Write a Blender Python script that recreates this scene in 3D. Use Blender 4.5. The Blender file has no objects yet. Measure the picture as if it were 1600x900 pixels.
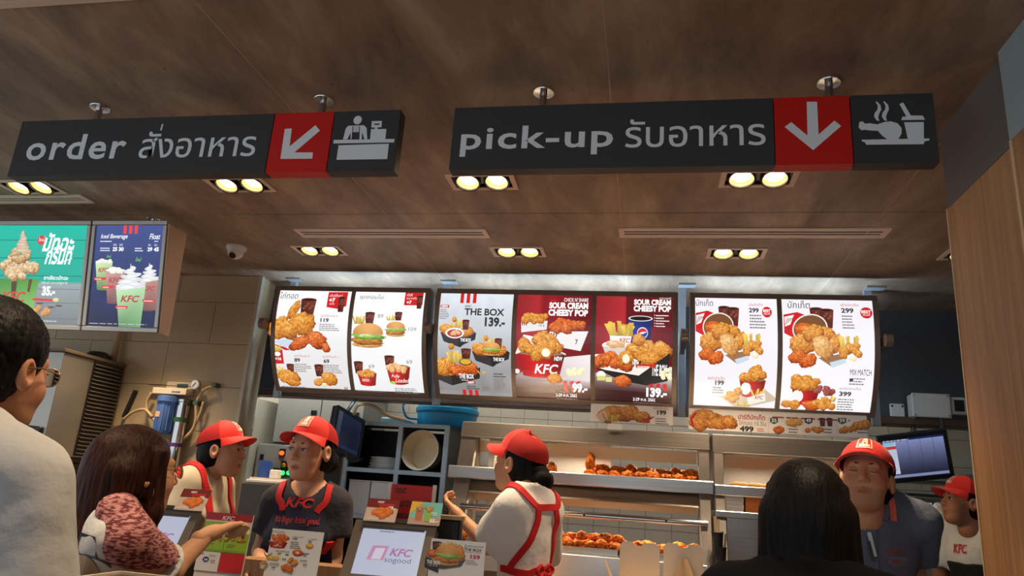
import bpy, bmesh, math, random
import numpy as np
from mathutils import Vector, Matrix, noise as mnoise
from mathutils.bvhtree import BVHTree
random.seed(7)
RNG = np.random.default_rng(7)
SC = bpy.context.scene
COL = SC.collection
PI = math.pi

# ------------------------------------------------------------------ camera
YAW, PITCH, ROLL, FPX = math.radians(11.115), math.radians(15.925), math.radians(4.0), 1135.0
CAM = np.array([0.0, 0.0, 1.38])
FW = np.array([-math.sin(YAW)*math.cos(PITCH), math.cos(YAW)*math.cos(PITCH), math.sin(PITCH)])
_rt = np.array([math.cos(YAW), math.sin(YAW), 0.0])
_up = np.cross(_rt, FW)
RT = _rt*math.cos(ROLL) + _up*math.sin(ROLL)
UP = -_rt*math.sin(ROLL) + _up*math.cos(ROLL)
cd = bpy.data.cameras.new('camera')
cam = bpy.data.objects.new('camera', cd)
COL.objects.link(cam)
cd.sensor_width = 36.0
cd.lens = FPX/1600.0*36.0
cd.clip_start = 0.02
cam.matrix_world = Matrix(((RT[0], UP[0], -FW[0], CAM[0]), (RT[1], UP[1], -FW[1], CAM[1]),
                           (RT[2], UP[2], -FW[2], CAM[2]), (0, 0, 0, 1)))
SC.camera = cam

# ------------------------------------------------------------------ world, exposure
SC.view_settings.view_transform = 'Standard'
SC.view_settings.look = 'None'
SC.view_settings.gamma = 1.0
SC.view_settings.use_curve_mapping = False
SC.view_settings.exposure = 0.0
WORLD_STRENGTH = 1.08
SPOT_W = 54.0
POSTER_E = 1.15
KITCHEN_E = 55.0
wd = bpy.data.worlds.new('daylight')
SC.world = wd
wd.use_nodes = True
wd.node_tree.nodes['Background'].inputs[0].default_value = (0.82, 0.91, 1.0, 1)
wd.node_tree.nodes['Background'].inputs[1].default_value = WORLD_STRENGTH

# ------------------------------------------------------------------ pixel rays (1600x900)
def ray(x, y): return FW + RT*(x-800)/FPX - UP*(y-450)/FPX
def atY(x, y, Y): v = ray(x, y); return CAM + v*(Y-CAM[1])/v[1]
def atZ(x, y, Z): v = ray(x, y); return CAM + v*(Z-CAM[2])/v[2]
def atX(x, y, X): v = ray(x, y); return CAM + v*(X-CAM[0])/v[0]
def atD(x, y, D): return CAM + ray(x, y)*D

# ------------------------------------------------------------------ materials
def lin(c):
    r = []
    for q in c[:3]:
        q = q/255.0
        r.append(q/12.92 if q <= 0.04045 else ((q+0.055)/1.055)**2.4)
    return tuple(r) + (1.0,)
MATS = {}
def mat(name, col=(200, 200, 200), rough=0.5, metal=0.0, emit=0.0, var=None, bump=None, trans=0.0, sheen=0.0,
        stretch=(1, 1, 1), spec=None, sss=0.0, vcol=False, var2=None, aniso=0.0, ior=None):
    if name in MATS: return MATS[name]
    m = bpy.data.materials.new(name); MATS[name] = m
    m.use_nodes = True
    nt = m.node_tree; N = nt.nodes; L = nt.links
    b = N['Principled BSDF']
    b.inputs['Roughness'].default_value = rough
    b.inputs['Metallic'].default_value = metal
    if spec is not None: b.inputs['Specular IOR Level'].default_value = spec
    if trans: b.inputs['Transmission Weight'].default_value = trans
    if ior: b.inputs['IOR'].default_value = ior
    if sheen: b.inputs['Sheen Weight'].default_value = sheen
    if sss:
        b.inputs['Subsurface Weight'].default_value = sss
        b.inputs['Subsurface Radius'].default_value = (0.02, 0.008, 0.005)
        b.inputs['Subsurface Scale'].default_value = 0.4
    c = lin(col)
    b.inputs['Base Color'].default_value = c
    src = None
    co = None
    def coord():
        nonlocal co
        if co is None:
            tc = N.new('ShaderNodeTexCoord'); mp = N.new('ShaderNodeMapping')
            mp.inputs['Scale'].default_value = stretch
            L.new(tc.outputs['Object'], mp.inputs['Vector']); co = mp.outputs['Vector']
        return co
    if vcol:
        at = N.new('ShaderNodeAttribute'); at.attribute_name = 'Col'; src = at.outputs['Color']
    for vv in (var, var2):
        if not vv: continue
        scale, amount = vv[0], vv[1]
        n = N.new('ShaderNodeTexNoise'); n.inputs['Scale'].default_value = scale
        n.inputs['Detail'].default_value = 6; n.inputs['Roughness'].default_value = 0.6
        L.new(coord(), n.inputs['Vector'])
        r = N.new('ShaderNodeMapRange')
        r.inputs['From Min'].default_value = 0.3; r.inputs['From Max'].default_value = 0.7
        r.inputs['To Min'].default_value = 1-amount; r.inputs['To Max'].default_value = 1+amount
        L.new(n.outputs['Fac'], r.inputs['Value'])
        mx = N.new('ShaderNodeMix'); mx.data_type = 'RGBA'; mx.blend_type = 'MULTIPLY'
        mx.inputs[0].default_value = 1.0
        if src is None: mx.inputs[6].default_value = c
        else: L.new(src, mx.inputs[6])
        L.new(r.outputs[0], mx.inputs[7])
        src = mx.outputs[2]
    if src is not None: L.new(src, b.inputs['Base Color'])
    if bump:
        n = N.new('ShaderNodeTexNoise'); n.inputs['Scale'].default_value = bump[0]; n.inputs['Detail'].default_value = 5
        L.new(coord(), n.inputs['Vector'])
        bp = N.new('ShaderNodeBump'); bp.inputs['Strength'].default_value = bump[1]
        bp.inputs['Distance'].default_value = bump[2] if len(bump) > 2 else 0.01
        L.new(n.outputs['Fac'], bp.inputs['Height']); L.new(bp.outputs['Normal'], b.inputs['Normal'])
    if emit:
        if src is not None: L.new(src, b.inputs['Emission Color'])
        else: b.inputs['Emission Color'].default_value = c
        b.inputs['Emission Strength'].default_value = emit
        if vcol:
            b.inputs['Base Color'].default_value = (0.02, 0.02, 0.02, 1)
            for l in list(b.inputs['Base Color'].links): L.remove(l)
    return m

def wood_mat(name, col, sc=1.0, rough=0.45):
    m = mat(name, col, rough)
    nt = m.node_tree; N = nt.nodes; L = nt.links; b = N['Principled BSDF']
    tc = N.new('ShaderNodeTexCoord'); mp = N.new('ShaderNodeMapping')
    mp.inputs['Scale'].default_value = (30*sc, 30*sc, 1.2*sc)
    L.new(tc.outputs['Object'], mp.inputs['Vector'])
    n = N.new('ShaderNodeTexNoise'); n.inputs['Scale'].default_value = 2.0; n.inputs['Detail'].default_value = 7
    L.new(mp.outputs[0], n.inputs['Vector'])
    rp = N.new('ShaderNodeValToRGB')
    c = lin(col)
    rp.color_ramp.elements[0].position = 0.3; rp.color_ramp.elements[1].position = 0.72
    rp.color_ramp.elements[0].color = (c[0]*.72, c[1]*.68, c[2]*.6, 1)
    rp.color_ramp.elements[1].color = (c[0]*1.1, c[1]*1.1, c[2]*1.1, 1)
    L.new(n.outputs['Fac'], rp.inputs[0]); L.new(rp.outputs[0], b.inputs['Base Color'])
    return m

def concrete_mat():
    m = mat('ceiling_concrete', (150, 122, 100), 0.62)
    nt = m.node_tree; N = nt.nodes; L = nt.links; b = N['Principled BSDF']
    tc = N.new('ShaderNodeTexCoord')
    mp = N.new('ShaderNodeMapping'); mp.inputs['Scale'].default_value = (1.6, 0.55, 1)
    mp.inputs['Rotation'].default_value = (0, 0, 0.25)
    L.new(tc.outputs['Object'], mp.inputs['Vector'])
    n1 = N.new('ShaderNodeTexNoise'); n1.inputs['Scale'].default_value = 1.9; n1.inputs['Detail'].default_value = 9
    n1.inputs['Roughness'].default_value = 0.68; n1.inputs['Distortion'].default_value = 0.35
    L.new(mp.outputs[0], n1.inputs['Vector'])
    rp = N.new('ShaderNodeValToRGB')
    e = rp.color_ramp.elements
    e[0].position = 0.28; e[0].color = lin((90, 75, 60))
    e[1].position = 0.75; e[1].color = lin((198, 174, 146))
    k = e.new(0.5); k.color = lin((148, 125, 102))
    L.new(n1.outputs['Fac'], rp.inputs[0])
    # pale scuffs
    n2 = N.new('ShaderNodeTexNoise'); n2.inputs['Scale'].default_value = 5.0; n2.inputs['Detail'].default_value = 12
    n2.inputs['Roughness'].default_value = 0.8
    L.new(tc.outputs['Object'], n2.inputs['Vector'])
    r2 = N.new('ShaderNodeMapRange'); r2.inputs['From Min'].default_value = 0.64; r2.inputs['From Max'].default_value = 0.80
    L.new(n2.outputs['Fac'], r2.inputs['Value'])
    mx = N.new('ShaderNodeMix'); mx.data_type = 'RGBA'
    L.new(r2.outputs[0], mx.inputs[0]); L.new(rp.outputs[0], mx.inputs[6]); mx.inputs[7].default_value = lin((200, 185, 165))
    # dark pin holes
    vo = N.new('ShaderNodeTexVoronoi'); vo.inputs['Scale'].default_value = 9.0
    L.new(tc.outputs['Object'], vo.inputs['Vector'])
    r3 = N.new('ShaderNodeMapRange'); r3.inputs['From Min'].default_value = 0.03; r3.inputs['From Max'].default_value = 0.06
    r3.inputs['To Min'].default_value = 0.35
    L.new(vo.outputs['Distance'], r3.inputs['Value'])
    m2 = N.new('ShaderNodeMix'); m2.data_type = 'RGBA'; m2.blend_type = 'MULTIPLY'; m2.inputs[0].default_value = 1
    L.new(mx.outputs[2], m2.inputs[6]); L.new(r3.outputs[0], m2.inputs[7])
    L.new(m2.outputs[2], b.inputs['Base Color'])
    bp = N.new('ShaderNodeBump'); bp.inputs['Strength'].default_value = 0.25; bp.inputs['Distance'].default_value = 0.01
    L.new(n1.outputs['Fac'], bp.inputs['Height']); L.new(bp.outputs[0], b.inputs['Normal'])
    return m

def steel_mat(name, col=(165, 165, 165), rough=0.32, st=(1, 60, 60)):
    return mat(name, col, rough, 1.0, var=(3, 0.12), stretch=st, bump=(6, 0.05, 0.002))

# ------------------------------------------------------------------ fast gradient noise
_PM = np.random.default_rng(3).permutation(256); _PM = np.concatenate([_PM, _PM, _PM])
_GR = np.random.default_rng(4).normal(size=(256, 3)); _GR /= np.linalg.norm(_GR, axis=1)[:, None]
def pnoise(P):
    P = np.asarray(P, float); I = np.floor(P).astype(int); f = P-I; I &= 255; u = f*f*f*(f*(f*6-15)+10); r = 0
    for i in (0, 1):
        for j in (0, 1):
            for k in (0, 1):
                g = _GR[_PM[_PM[_PM[(I[:, 0]+i) & 255]+((I[:, 1]+j) & 255)]+((I[:, 2]+k) & 255)]]
                w = (u[:, 0] if i else 1-u[:, 0])*(u[:, 1] if j else 1-u[:, 1])*(u[:, 2] if k else 1-u[:, 2])
                r = r+w*(g*(f-np.array([i, j, k]))).sum(1)
    return r*1.5

# ------------------------------------------------------------------ objects
OFF = {}
def tag(o, label=None, cat=None, group=None, kind=None):
    if label: o['label'] = label
    if cat: o['category'] = cat
    if group: o['group'] = group
    if kind: o['kind'] = kind
    return o
def thing(name, label, cat, loc=(0, 0, 0), rz=0.0, group=None):
    o = bpy.data.objects.new(name, None); COL.objects.link(o)
    o.empty_display_size = 0.1
    o.location = tuple(float(q) for q in loc); o.rotation_euler = (0, 0, rz)
    OFF[o.name] = np.zeros(3) if rz else np.array([float(q) for q in loc])
    return tag(o, label, cat, group)
def struct(o): o['kind'] = 'structure'; return o
def mesh_obj(name, V, F, material, parent=None, smooth=False, bevel=0.0, seg=1, cols=None, local=False, recenter=True):
    V = np.asarray(V, dtype=float).reshape(-1, 3)
    off = np.zeros(3)
    if not local:
        if parent is not None: off = OFF.get(parent.name, np.zeros(3))
        elif recenter and len(V):
            off = np.array([(V[:, 0].min()+V[:, 0].max())/2, (V[:, 1].min()+V[:, 1].max())/2, V[:, 2].min()])
    me = bpy.data.meshes.new(name)
    me.from_pydata((V-off).tolist(), [], [tuple(int(i) for i in f) for f in F])
    if cols is not None:
        a = me.attributes.new('Col', 'FLOAT_COLOR', 'POINT')
        a.data.foreach_set('color', np.asarray(cols, dtype=np.float32).ravel())
    if bevel > 0:
        bm = bmesh.new(); bm.from_mesh(me)
        bmesh.ops.remove_doubles(bm, verts=bm.verts, dist=1e-6)
        ed = [e for e in bm.edges if len(e.link_faces) == 2 and e.calc_face_angle(0) > 0.6]
        if ed: bmesh.ops.bevel(bm, geom=ed, offset=bevel, segments=seg, affect='EDGES', profile=0.5, clamp_overlap=True)
        bm.to_mesh(me); bm.free()
    if smooth:
        me.polygons.foreach_set('use_smooth', [True]*len(me.polygons))
        if smooth == 'auto':
            try: me.set_sharp_from_angle(angle=0.7)
            except Exception: pass
    if material is not None: me.materials.append(material)
    o = bpy.data.objects.new(name, me); COL.objects.link(o)
    if parent is not None: o.parent = parent
    else: o.location = off
    OFF[o.name] = off
    return o

class MB:
    def __init__(s): s.v = []; s.f = []
    def add(s, V, F):
        b = len(s.v); s.v += [tuple(float(c) for c in p) for p in V]; s.f += [tuple(i+b for i in f) for f in F]; return s
    def box(s, x0, x1, y0, y1, z0, z1):
        return s.add([(x0, y0, z0), (x1, y0, z0), (x1, y1, z0), (x0, y1, z0), (x0, y0, z1), (x1, y0, z1), (x1, y1, z1), (x0, y1, z1)],
                     [(3, 2, 1, 0), (4, 5, 6, 7), (0, 1, 5, 4), (1, 2, 6, 5), (2, 3, 7, 6), (3, 0, 4, 7)])
    def hexa(s, p):   # 8 points: bottom ring 4, top ring 4
        return s.add(p, [(3, 2, 1, 0), (4, 5, 6, 7), (0, 1, 5, 4), (1, 2, 6, 5), (2, 3, 7, 6), (3, 0, 4, 7)])
    def bar(s, a, b, w, h, up=(0, 0, 1)):
        a = np.array(a, float); b = np.array(b, float); t = b-a; t = t/np.linalg.norm(t)
        u = np.cross(t, np.array(up, float)); u = u/np.linalg.norm(u)*w/2; v = np.cross(u, t); v = v/np.linalg.norm(v)*h/2
        return s.hexa([a-u-v, a+u-v, b+u-v, b-u-v, a-u+v, a+u+v, b+u+v, b-u+v])
    def cyl(s, a, b, r0, r1=None, n=16, cap=True):
        r1 = r0 if r1 is None else r1
        a = np.array(a, float); b = np.array(b, float); t = b-a; t /= np.linalg.norm(t)
        q = np.array([0, 0, 1.0]) if abs(t[2]) < 0.9 else np.array([1.0, 0, 0])
        u = np.cross(t, q); u /= np.linalg.norm(u); w = np.cross(t, u)
        V = []; F = []
        for c, r in ((a, r0), (b, r1)):
            for i in range(n):
                g = 2*PI*i/n; V.append(c + (u*math.cos(g)+w*math.sin(g))*r)
        for i in range(n): F.append((i, (i+1) % n, n+(i+1) % n, n+i))
        if cap: F.append(tuple(range(n-1, -1, -1))); F.append(tuple(range(n, 2*n)))
        return s.add(V, F)
    def tube(s, pts, r, n=8, cap=True):
        P = [np.array(p, float) for p in pts]; V = []; F = []
        u = None
        for i, p in enumerate(P):
            t = P[min(i+1, len(P)-1)]-P[max(i-1, 0)]; t /= np.linalg.norm(t)
            if u is None:
                q = np.array([0, 0, 1.0]) if abs(t[2]) < 0.9 else np.array([1.0, 0, 0]); u = np.cross(t, q)
            u = u-t*np.dot(u, t); u /= np.linalg.norm(u); w = np.cross(t, u)
            rr = r[i] if hasattr(r, '__len__') else r
            for k in range(n): g = 2*PI*k/n; V.append(p+(u*math.cos(g)+w*math.sin(g))*rr)
        for i in range(len(P)-1):
            for k in range(n): F.append((i*n+k, i*n+(k+1) % n, (i+1)*n+(k+1) % n, (i+1)*n+k))
        if cap: F.append(tuple(range(n-1, -1, -1))); F.append(tuple(range((len(P)-1)*n, len(P)*n)))
        return s.add(V, F)
    def lathe(s, prof, c=(0, 0, 0), n=24, axis=2, rot=None):
        V = []; F = []; m = len(prof)
        for k in range(n):
            g = 2*PI*k/n
            for r, z in prof:
                p = np.array((r*math.cos(g), r*math.sin(g), z))
                if axis == 1: p = np.array((p[0], p[2], p[1]))
                if rot is not None: p = np.array(rot @ Vector(p))
                V.append(p+np.array(c, float))
        for k in range(n):
            for j in range(m-1):
                a = k*m+j; b2 = ((k+1) % n)*m+j; F.append((a, b2, b2+1, a+1))
        return s.add(V, F)
    def prism(s, pts, o, u, v, d):   # 2D polygon -> slab; d = depth vector
        o, u, v, d = [np.array(q, float) for q in (o, u, v, d)]
        n = len(pts)
        A = [o+u*p[0]+v*p[1] for p in pts]; B = [a+d for a in A]
        F = [tuple(range(n)), tuple(range(2*n-1, n-1, -1))]
        for i in range(n): F.append((i, n+i, n+(i+1) % n, (i+1) % n))
        return s.add(A+B, F)
    def build(s, name, material, parent=None, **k):
        return mesh_obj(name, s.v, s.f, material, parent, **k)
def fix_normals(o):
    bm = bmesh.new(); bm.from_mesh(o.data); bmesh.ops.recalc_face_normals(bm, faces=bm.faces); bm.to_mesh(o.data); bm.free(); return o
def arc_pts(pts, sub=6):       # Catmull-Rom through points
    P = [np.array(p, float) for p in pts]; P = [2*P[0]-P[1]]+P+[2*P[-1]-P[-2]]; out = []
    for i in range(1, len(P)-2):
        for k in range(sub):
            t = k/sub; a, b, c, d = P[i-1:i+3]
            out.append(0.5*((2*b)+(c-a)*t+(2*a-5*b+4*c-d)*t*t+(-a+3*b-3*c+d)*t**3))
    out.append(P[-2]); return out
def copy_tree(o, parent=None):
    c = o.copy(); COL.objects.link(c)
    if parent is not None: c.parent = parent
    OFF[c.name] = OFF.get(o.name, np.zeros(3))
    for ch in list(o.children): copy_tree(ch, c)
    return c

# ------------------------------------------------------------------ lettering
_T = {}
def text2d(s, bold=0.0, spacing=1.0):
    k = (s, bold, spacing)
    if k in _T: return _T[k]
    cu = bpy.data.curves.new('lettering', 'FONT'); cu.body = s; cu.size = 1.0; cu.offset = bold; cu.resolution_u = 3
    cu.space_character = spacing
    o = bpy.data.objects.new('lettering', cu); COL.objects.link(o)
    dg = bpy.context.evaluated_depsgraph_get(); dg.update()
    me = o.evaluated_get(dg).to_mesh()
    V = np.array([tuple(v.co)[:2] for v in me.vertices]).reshape(-1, 2); F = [tuple(p.vertices) for p in me.polygons]
    o.evaluated_get(dg).to_mesh_clear()
    bpy.data.objects.remove(o); bpy.data.curves.remove(cu)
    _T[k] = (V, F); return _T[k]
def text_fit(s, x0, y0, x1=None, y1=None, bold=0.0, shear=0.0, spacing=1.0, align='l', em=None):
    """text scaled so its ink box is x0..x1, y0..y1; or with em size at baseline y0"""
    V, F = text2d(s, bold, spacing)
    if len(V) == 0: return V, F
    V = V.copy()
    if shear: V[:, 0] += V[:, 1]*shear
    a = V.min(0); b = V.max(0)
    if em is not None:
        V = V*em; w = (b-a)[0]*em
        V[:, 0] += x0 - a[0]*em - (0 if align == 'l' else w/2 if align == 'c' else w); V[:, 1] += y0
        return V, F
    sx = (x1-x0)/(b[0]-a[0]) if x1 is not None else None
    sy = (y1-y0)/(b[1]-a[1]) if y1 is not None else None
    sx = sx or sy; sy = sy or sx
    return (V-a)*np.array([sx, sy])+np.array([x0, y0]), F

class Print:
    """flat print on a panel: coloured shapes in panel units, mapped by surf(x, y) -> (point, normal)"""
    def __init__(s, surf, step=0.00006): s.surf = surf; s.V = []; s.F = []; s.C = []; s.k = 0; s.step = step
    band = None
    def split(s, V2, F, cols):     # cut shapes along the panel's fold lines so they follow its curve
        B = s.band; V = [tuple(p) for p in V2]; C = None if cols is None else [tuple(c) for c in cols]; out = []
        nv = []; nc = []
        for f in F:
            P = [(V[i], C[i] if C else None) for i in f]; ys = [q[0][1] for q in P]; k0 = math.floor(min(ys)/B+1e-6); k1 = math.ceil(max(ys)/B-1e-6)
            for k in range(k0, max(k1, k0+1)):
                Q = P
                for lim, sg in ((k*B, 1), ((k+1)*B, -1)):
                    if k1-k0 <= 1: break
                    R = []
                    for i in range(len(Q)):
                        a, b2 = Q[i-1], Q[i]; da = (a[0][1]-lim)*sg; db = (b2[0][1]-lim)*sg
                        if (da < 0) != (db < 0):
                            t = da/(da-db); R.append((tuple(a[0][j]+(b2[0][j]-a[0][j])*t for j in range(2)), tuple(a[1][j]+(b2[1][j]-a[1][j])*t for j in range(3)) if C else None))
                        if db >= 0: R.append(b2)
                    Q = R
                    if not Q: break
                if len(Q) >= 3:
                    b3 = len(nv); nv += [q[0] for q in Q]; nc += [q[1] for q in Q]; out.append(tuple(range(b3, b3+len(Q))))
        return nv, out, (nc if C else None)
    def mesh(s, V2, F, col, cols=None, fine=False):
        if len(V2) == 0: return
        if s.band and not fine: V2, F, cols = s.split(V2, F, cols)
        s.k += 1; b = len(s.V); cl = lin(col)
        for i, p in enumerate(V2):
            P, n = s.surf(p[0], p[1]); s.V.append(P+n*(s.k*s.step))
            s.C.append(cl if cols is None else lin(cols[i]))
        s.F += [tuple(i+b for i in f) for f in F]
    def grid(s, x0, y0, x1, y1, col, col2=None, nx=1, ny=8, fn=None):
        V = []; F = []; C = []
        for j in range(ny+1):
            for i in range(nx+1):
                u = i/nx; v = j/ny; V.append((x0+(x1-x0)*u, y0+(y1-y0)*v))
                c = np.array(col, float)
                if col2 is not None: c = c*(1-v)+np.array(col2, float)*v
                if fn: c = np.array(fn(u, v, c))
                C.append(c)
        for j in range(ny):
            for i in range(nx): a = j*(nx+1)+i; F.append((a, a+1, a+nx+2, a+nx+1))
        s.mesh(V, F, col, C)
    def poly(s, pts, col, cols=None): s.mesh(pts, [tuple(range(len(pts)))], col, cols)
    def ell(s, cx, cy, rx, ry, col, n=24, rot=0.0, col2=None):
        V = [(cx, cy)]; c, q = math.cos(rot), math.sin(rot)
        for i in range(n):
            g = 2*PI*i/n; a = rx*math.cos(g); b = ry*math.sin(g); V.append((cx+a*c-b*q, cy+a*q+b*c))
        s.mesh(V, [(0, 1+i, 1+(i+1) % n) for i in range(n)], col, None if col2 is None else [col]+[col2]*n)
    def text(s, t, x0, y0, x1=None, y1=None, col=(0, 0, 0), **k):
        V, F = text_fit(t, x0, y0, x1, y1, **k); s.mesh(V, F, col)
    def line(s, pts, w, col):
        for a, b in zip(pts[:-1], pts[1:]):
            a = np.array(a, float); b = np.array(b, float); t = b-a; t /= max(1e-9, np.linalg.norm(t)); n = np.array((-t[1], t[0]))*w/2
            s.poly([a-n, b-n, b+n, a+n], col)
    def greek(s, x, y, w, h, rows, col, seed=1):   # tiny illegible small print as short dashes
        r = random.Random(seed); V = []; F = []
        for i in range(rows):
            yy = y-(i+1)*h/rows; xx = x
            end = x+w*r.uniform(0.6, 1.0)
            while xx < end:
                l = min(r.uniform(0.05, 0.16)*w, end-xx); hh = h/rows*0.45
                b = len(V); V += [(xx, yy), (xx+l, yy), (xx+l, yy+hh), (xx, yy+hh)]; F.append((b, b+1, b+2, b+3)); xx += l+0.025*w
        s.mesh(V, F, col)
    # --- printed food
    def crust(s, cx, cy, rx, ry, pal, rot=0.0, seed=0, rough=0.22, nr=9, na=38, det=1.0):
        c, q = math.cos(rot), math.sin(rot); pal = np.array(pal, float)
        J, I = np.meshgrid(np.arange(nr+1)/nr, np.arange(na), indexing='ij'); f = J.ravel(); g = 2*PI*I.ravel()/na
        o = np.ones_like(g); e = 1+rough*pnoise(np.stack([np.cos(g)*1.7, np.sin(g)*1.7, o*seed*3.7], 1))+rough*.6*pnoise(np.stack([np.cos(g)*6, np.sin(g)*6, o*seed*5.1], 1))
        a = rx*e*f*np.cos(g); b = ry*e*f*np.sin(g); x = cx+a*c-b*q; y = cy+a*q+b*c
        n1 = pnoise(np.stack([a/rx*3.4*det, b/ry*3.4*det, o*seed*2.3], 1)); n2 = pnoise(np.stack([a/rx*9*det, b/ry*9*det, o*(seed+9.3)], 1)); n3 = pnoise(np.stack([a/rx*19, b/ry*19, o*(seed+4.7)], 1))
        lt = .56+.34*((y-cy)/ry*.8-(x-cx)/rx*.35)-.30*f**4+.36*n1+.40*n2+.25*n3
        lt = np.clip(lt, 0, .9999)*(len(pal)-1); k = lt.astype(int); C = pal[k]*(1-(lt-k))[:, None]+pal[k+1]*(lt-k)[:, None]
        F = [(jj*na+i, jj*na+(i+1) % na, (jj+1)*na+(i+1) % na, (jj+1)*na+i) for jj in range(nr) for i in range(na)]
        s.mesh(np.stack([x, y], 1), F, (0, 0, 0), C, fine=True)
    def fries(s, cx, cy, w, h, n=12, seed=3, col=(245, 205, 90)):
        r = random.Random(seed)
        for i in range(n):
            x = cx+(i/(n-1)-.5)*w*.8+r.uniform(-.04, .04)*w; hh = h*r.uniform(.65, 1); t = r.uniform(-.25, .25)*w+(i/(n-1)-.5)*w*.3; ww = w*.075
            d = r.uniform(.82, 1.05); c = tuple(min(255, q*d) for q in col)
            s.poly([(x-ww, cy), (x+ww, cy), (x+t+ww, cy+hh), (x+t-ww, cy+hh)], c, [tuple(q*.8 for q in c)]*2+[c, c])
    def cola(s, x, y, w, h):
        s.poly([(x-w*.38, y), (x+w*.38, y), (x+w*.5, y+h), (x-w*.5, y+h)], (70, 25, 20), [(60, 20, 15), (95, 40, 30), (120, 60, 50), (85, 40, 34)])
        s.ell(x, y+h, w*.5, h*.09, (110, 60, 50)); s.ell(x, y+h*.99, w*.43, h*.06, (55, 20, 18))
        for i in range(5): s.ell(x+w*(-.25+.13*i), y+h*(.55+.12*((i*7) % 3)), w*.09, h*.06, (140, 80, 66), n=8)
    def bucket(s, x, y, w, h, red=(190, 28, 32), txt=None, stripes=True, tcol=(255, 250, 245)):
        n = 10; V = []; C = []; F = []
        for i in range(n+1):
            t = i/n*2-1; dip = -(1-t*t)*h*.10
            V += [(x+t*w*.38, y+dip), (x+t*w*.5, y+h+dip)]
            sh = 0.72+0.36*(1-abs(t+.25))
            C += [tuple(min(255, q*sh) for q in red)]*2
        for i in range(n): F.append((2*i, 2*i+2, 2*i+3, 2*i+1))
        s.ell(x, y+h, w*.52, h*.16, (238, 232, 225)); s.ell(x, y+h, w*.47, h*.12, (150, 120, 95))
        s.mesh(V, F, red, C)
        if txt: s.text(txt, x-w*.24, y+h*.22, x+w*.26, y+h*.66, col=tcol, bold=.02, shear=.18)
    def burger(s, x, y, w, seed=1):
        s.crust(x, y+w*.06, w*.46, w*.09, [(150, 95, 40), (215, 165, 90), (240, 205, 140)], seed=seed, rough=.05)
        s.crust(x, y+w*.18, w*.5, w*.13, [(110, 60, 20), (185, 115, 45), (235, 180, 90)], seed=seed+1, rough=.25)
        s.crust(x, y+w*.30, w*.5, w*.09, [(70, 120, 30), (130, 180, 60), (225, 240, 190)], seed=seed+2, rough=.4)
        n = 16; V = [(x, y+w*.36)]; C = [(220, 160, 95)]
        for i in range(n+1):
            g = PI*i/n; V.append((x+w*.46*math.cos(g), y+w*.36+w*.32*math.sin(g)**.8)); C.append((190+40*math.sin(g), 125+45*math.sin(g), 60+40*math.sin(g)))
        s.mesh(V, [(0, i+1, i+2) for i in range(n)], (0, 0, 0), C)
    def build(s, name, material, parent, label=None):
        o = mesh_obj(name, s.V, s.F, material, parent, cols=s.C)
        if label: o['label'] = label
        return o
def flat_surf(o, u, v):
    o, u, v = [np.array(q, float) for q in (o, u, v)]; n = np.cross(u, v); n /= np.linalg.norm(n)
    return lambda x, y: (o+u*x+v*y, n)
GOLD = [(120, 62, 18), (190, 112, 36), (222, 150, 62), (246, 200, 120)]
SPICY = [(105, 40, 14), (180, 74, 26), (215, 108, 44), (245, 165, 90)]

# ================================================================== SETTING
H = 2.71
M_CEIL = concrete_mat()
M_PLAST = mat('grey_plaster', (104, 100, 98), 0.8, var=(3, 0.08))
M_PLASTB = mat('bluish_lit_plaster', (150, 168, 170), 0.7, var=(3, 0.05))  # bluish light on the near wall's plaster is put into this paler colour
M_WOOD = wood_mat('oak_laminate', (166, 122, 82), 1.0, 0.5)
M_WOODE = mat('pale_oak_edge', (205, 175, 135), 0.5, var=(8, 0.1))
M_TILE = mat('beige_wall_tile', (182, 160, 124), 0.35, var=(2.5, 0.07), bump=(40, 0.05, 0.002))
M_GROUT = mat('grout', (128, 112, 90), 0.9)
M_WTILE = mat('white_wall_tile', (205, 200, 188), 0.25, var=(3, 0.04))
M_BULK = mat('charcoal_bulkhead_paint', (74, 76, 80), 0.7, var=(2, 0.08))
M_BROWN = mat('brown_metal_trim', (96, 72, 56), 0.45, 0.3)
M_STEEL = steel_mat('brushed_steel', (178, 174, 168), 0.33)
M_STEELV = steel_mat('brushed_steel_vertical', (178, 174, 168), 0.33, (60, 60, 1))
M_CHROME = mat('polished_chrome', (205, 205, 205), 0.12, 1.0)
M_ALU = mat('satin_aluminium', (150, 148, 144), 0.4, 0.8)
M_BLACK = mat('black_plastic', (22, 22, 23), 0.45)
M_DARK = mat('dark_void', (10, 10, 10), 0.9)
M_FLOOR = mat('floor_tile_brown', (110, 96, 84), 0.4, var=(2, 0.1))
M_WHITE = mat('white_plastic', (225, 222, 214), 0.4)
M_FRAME = mat('bronze_grey_metal_frame', (132, 114, 100), 0.42, 0.3)

struct(MB().box(-6.5, 3.5, -3.0, 7.5, -0.05, 0.0).build('floor', M_FLOOR))

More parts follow.
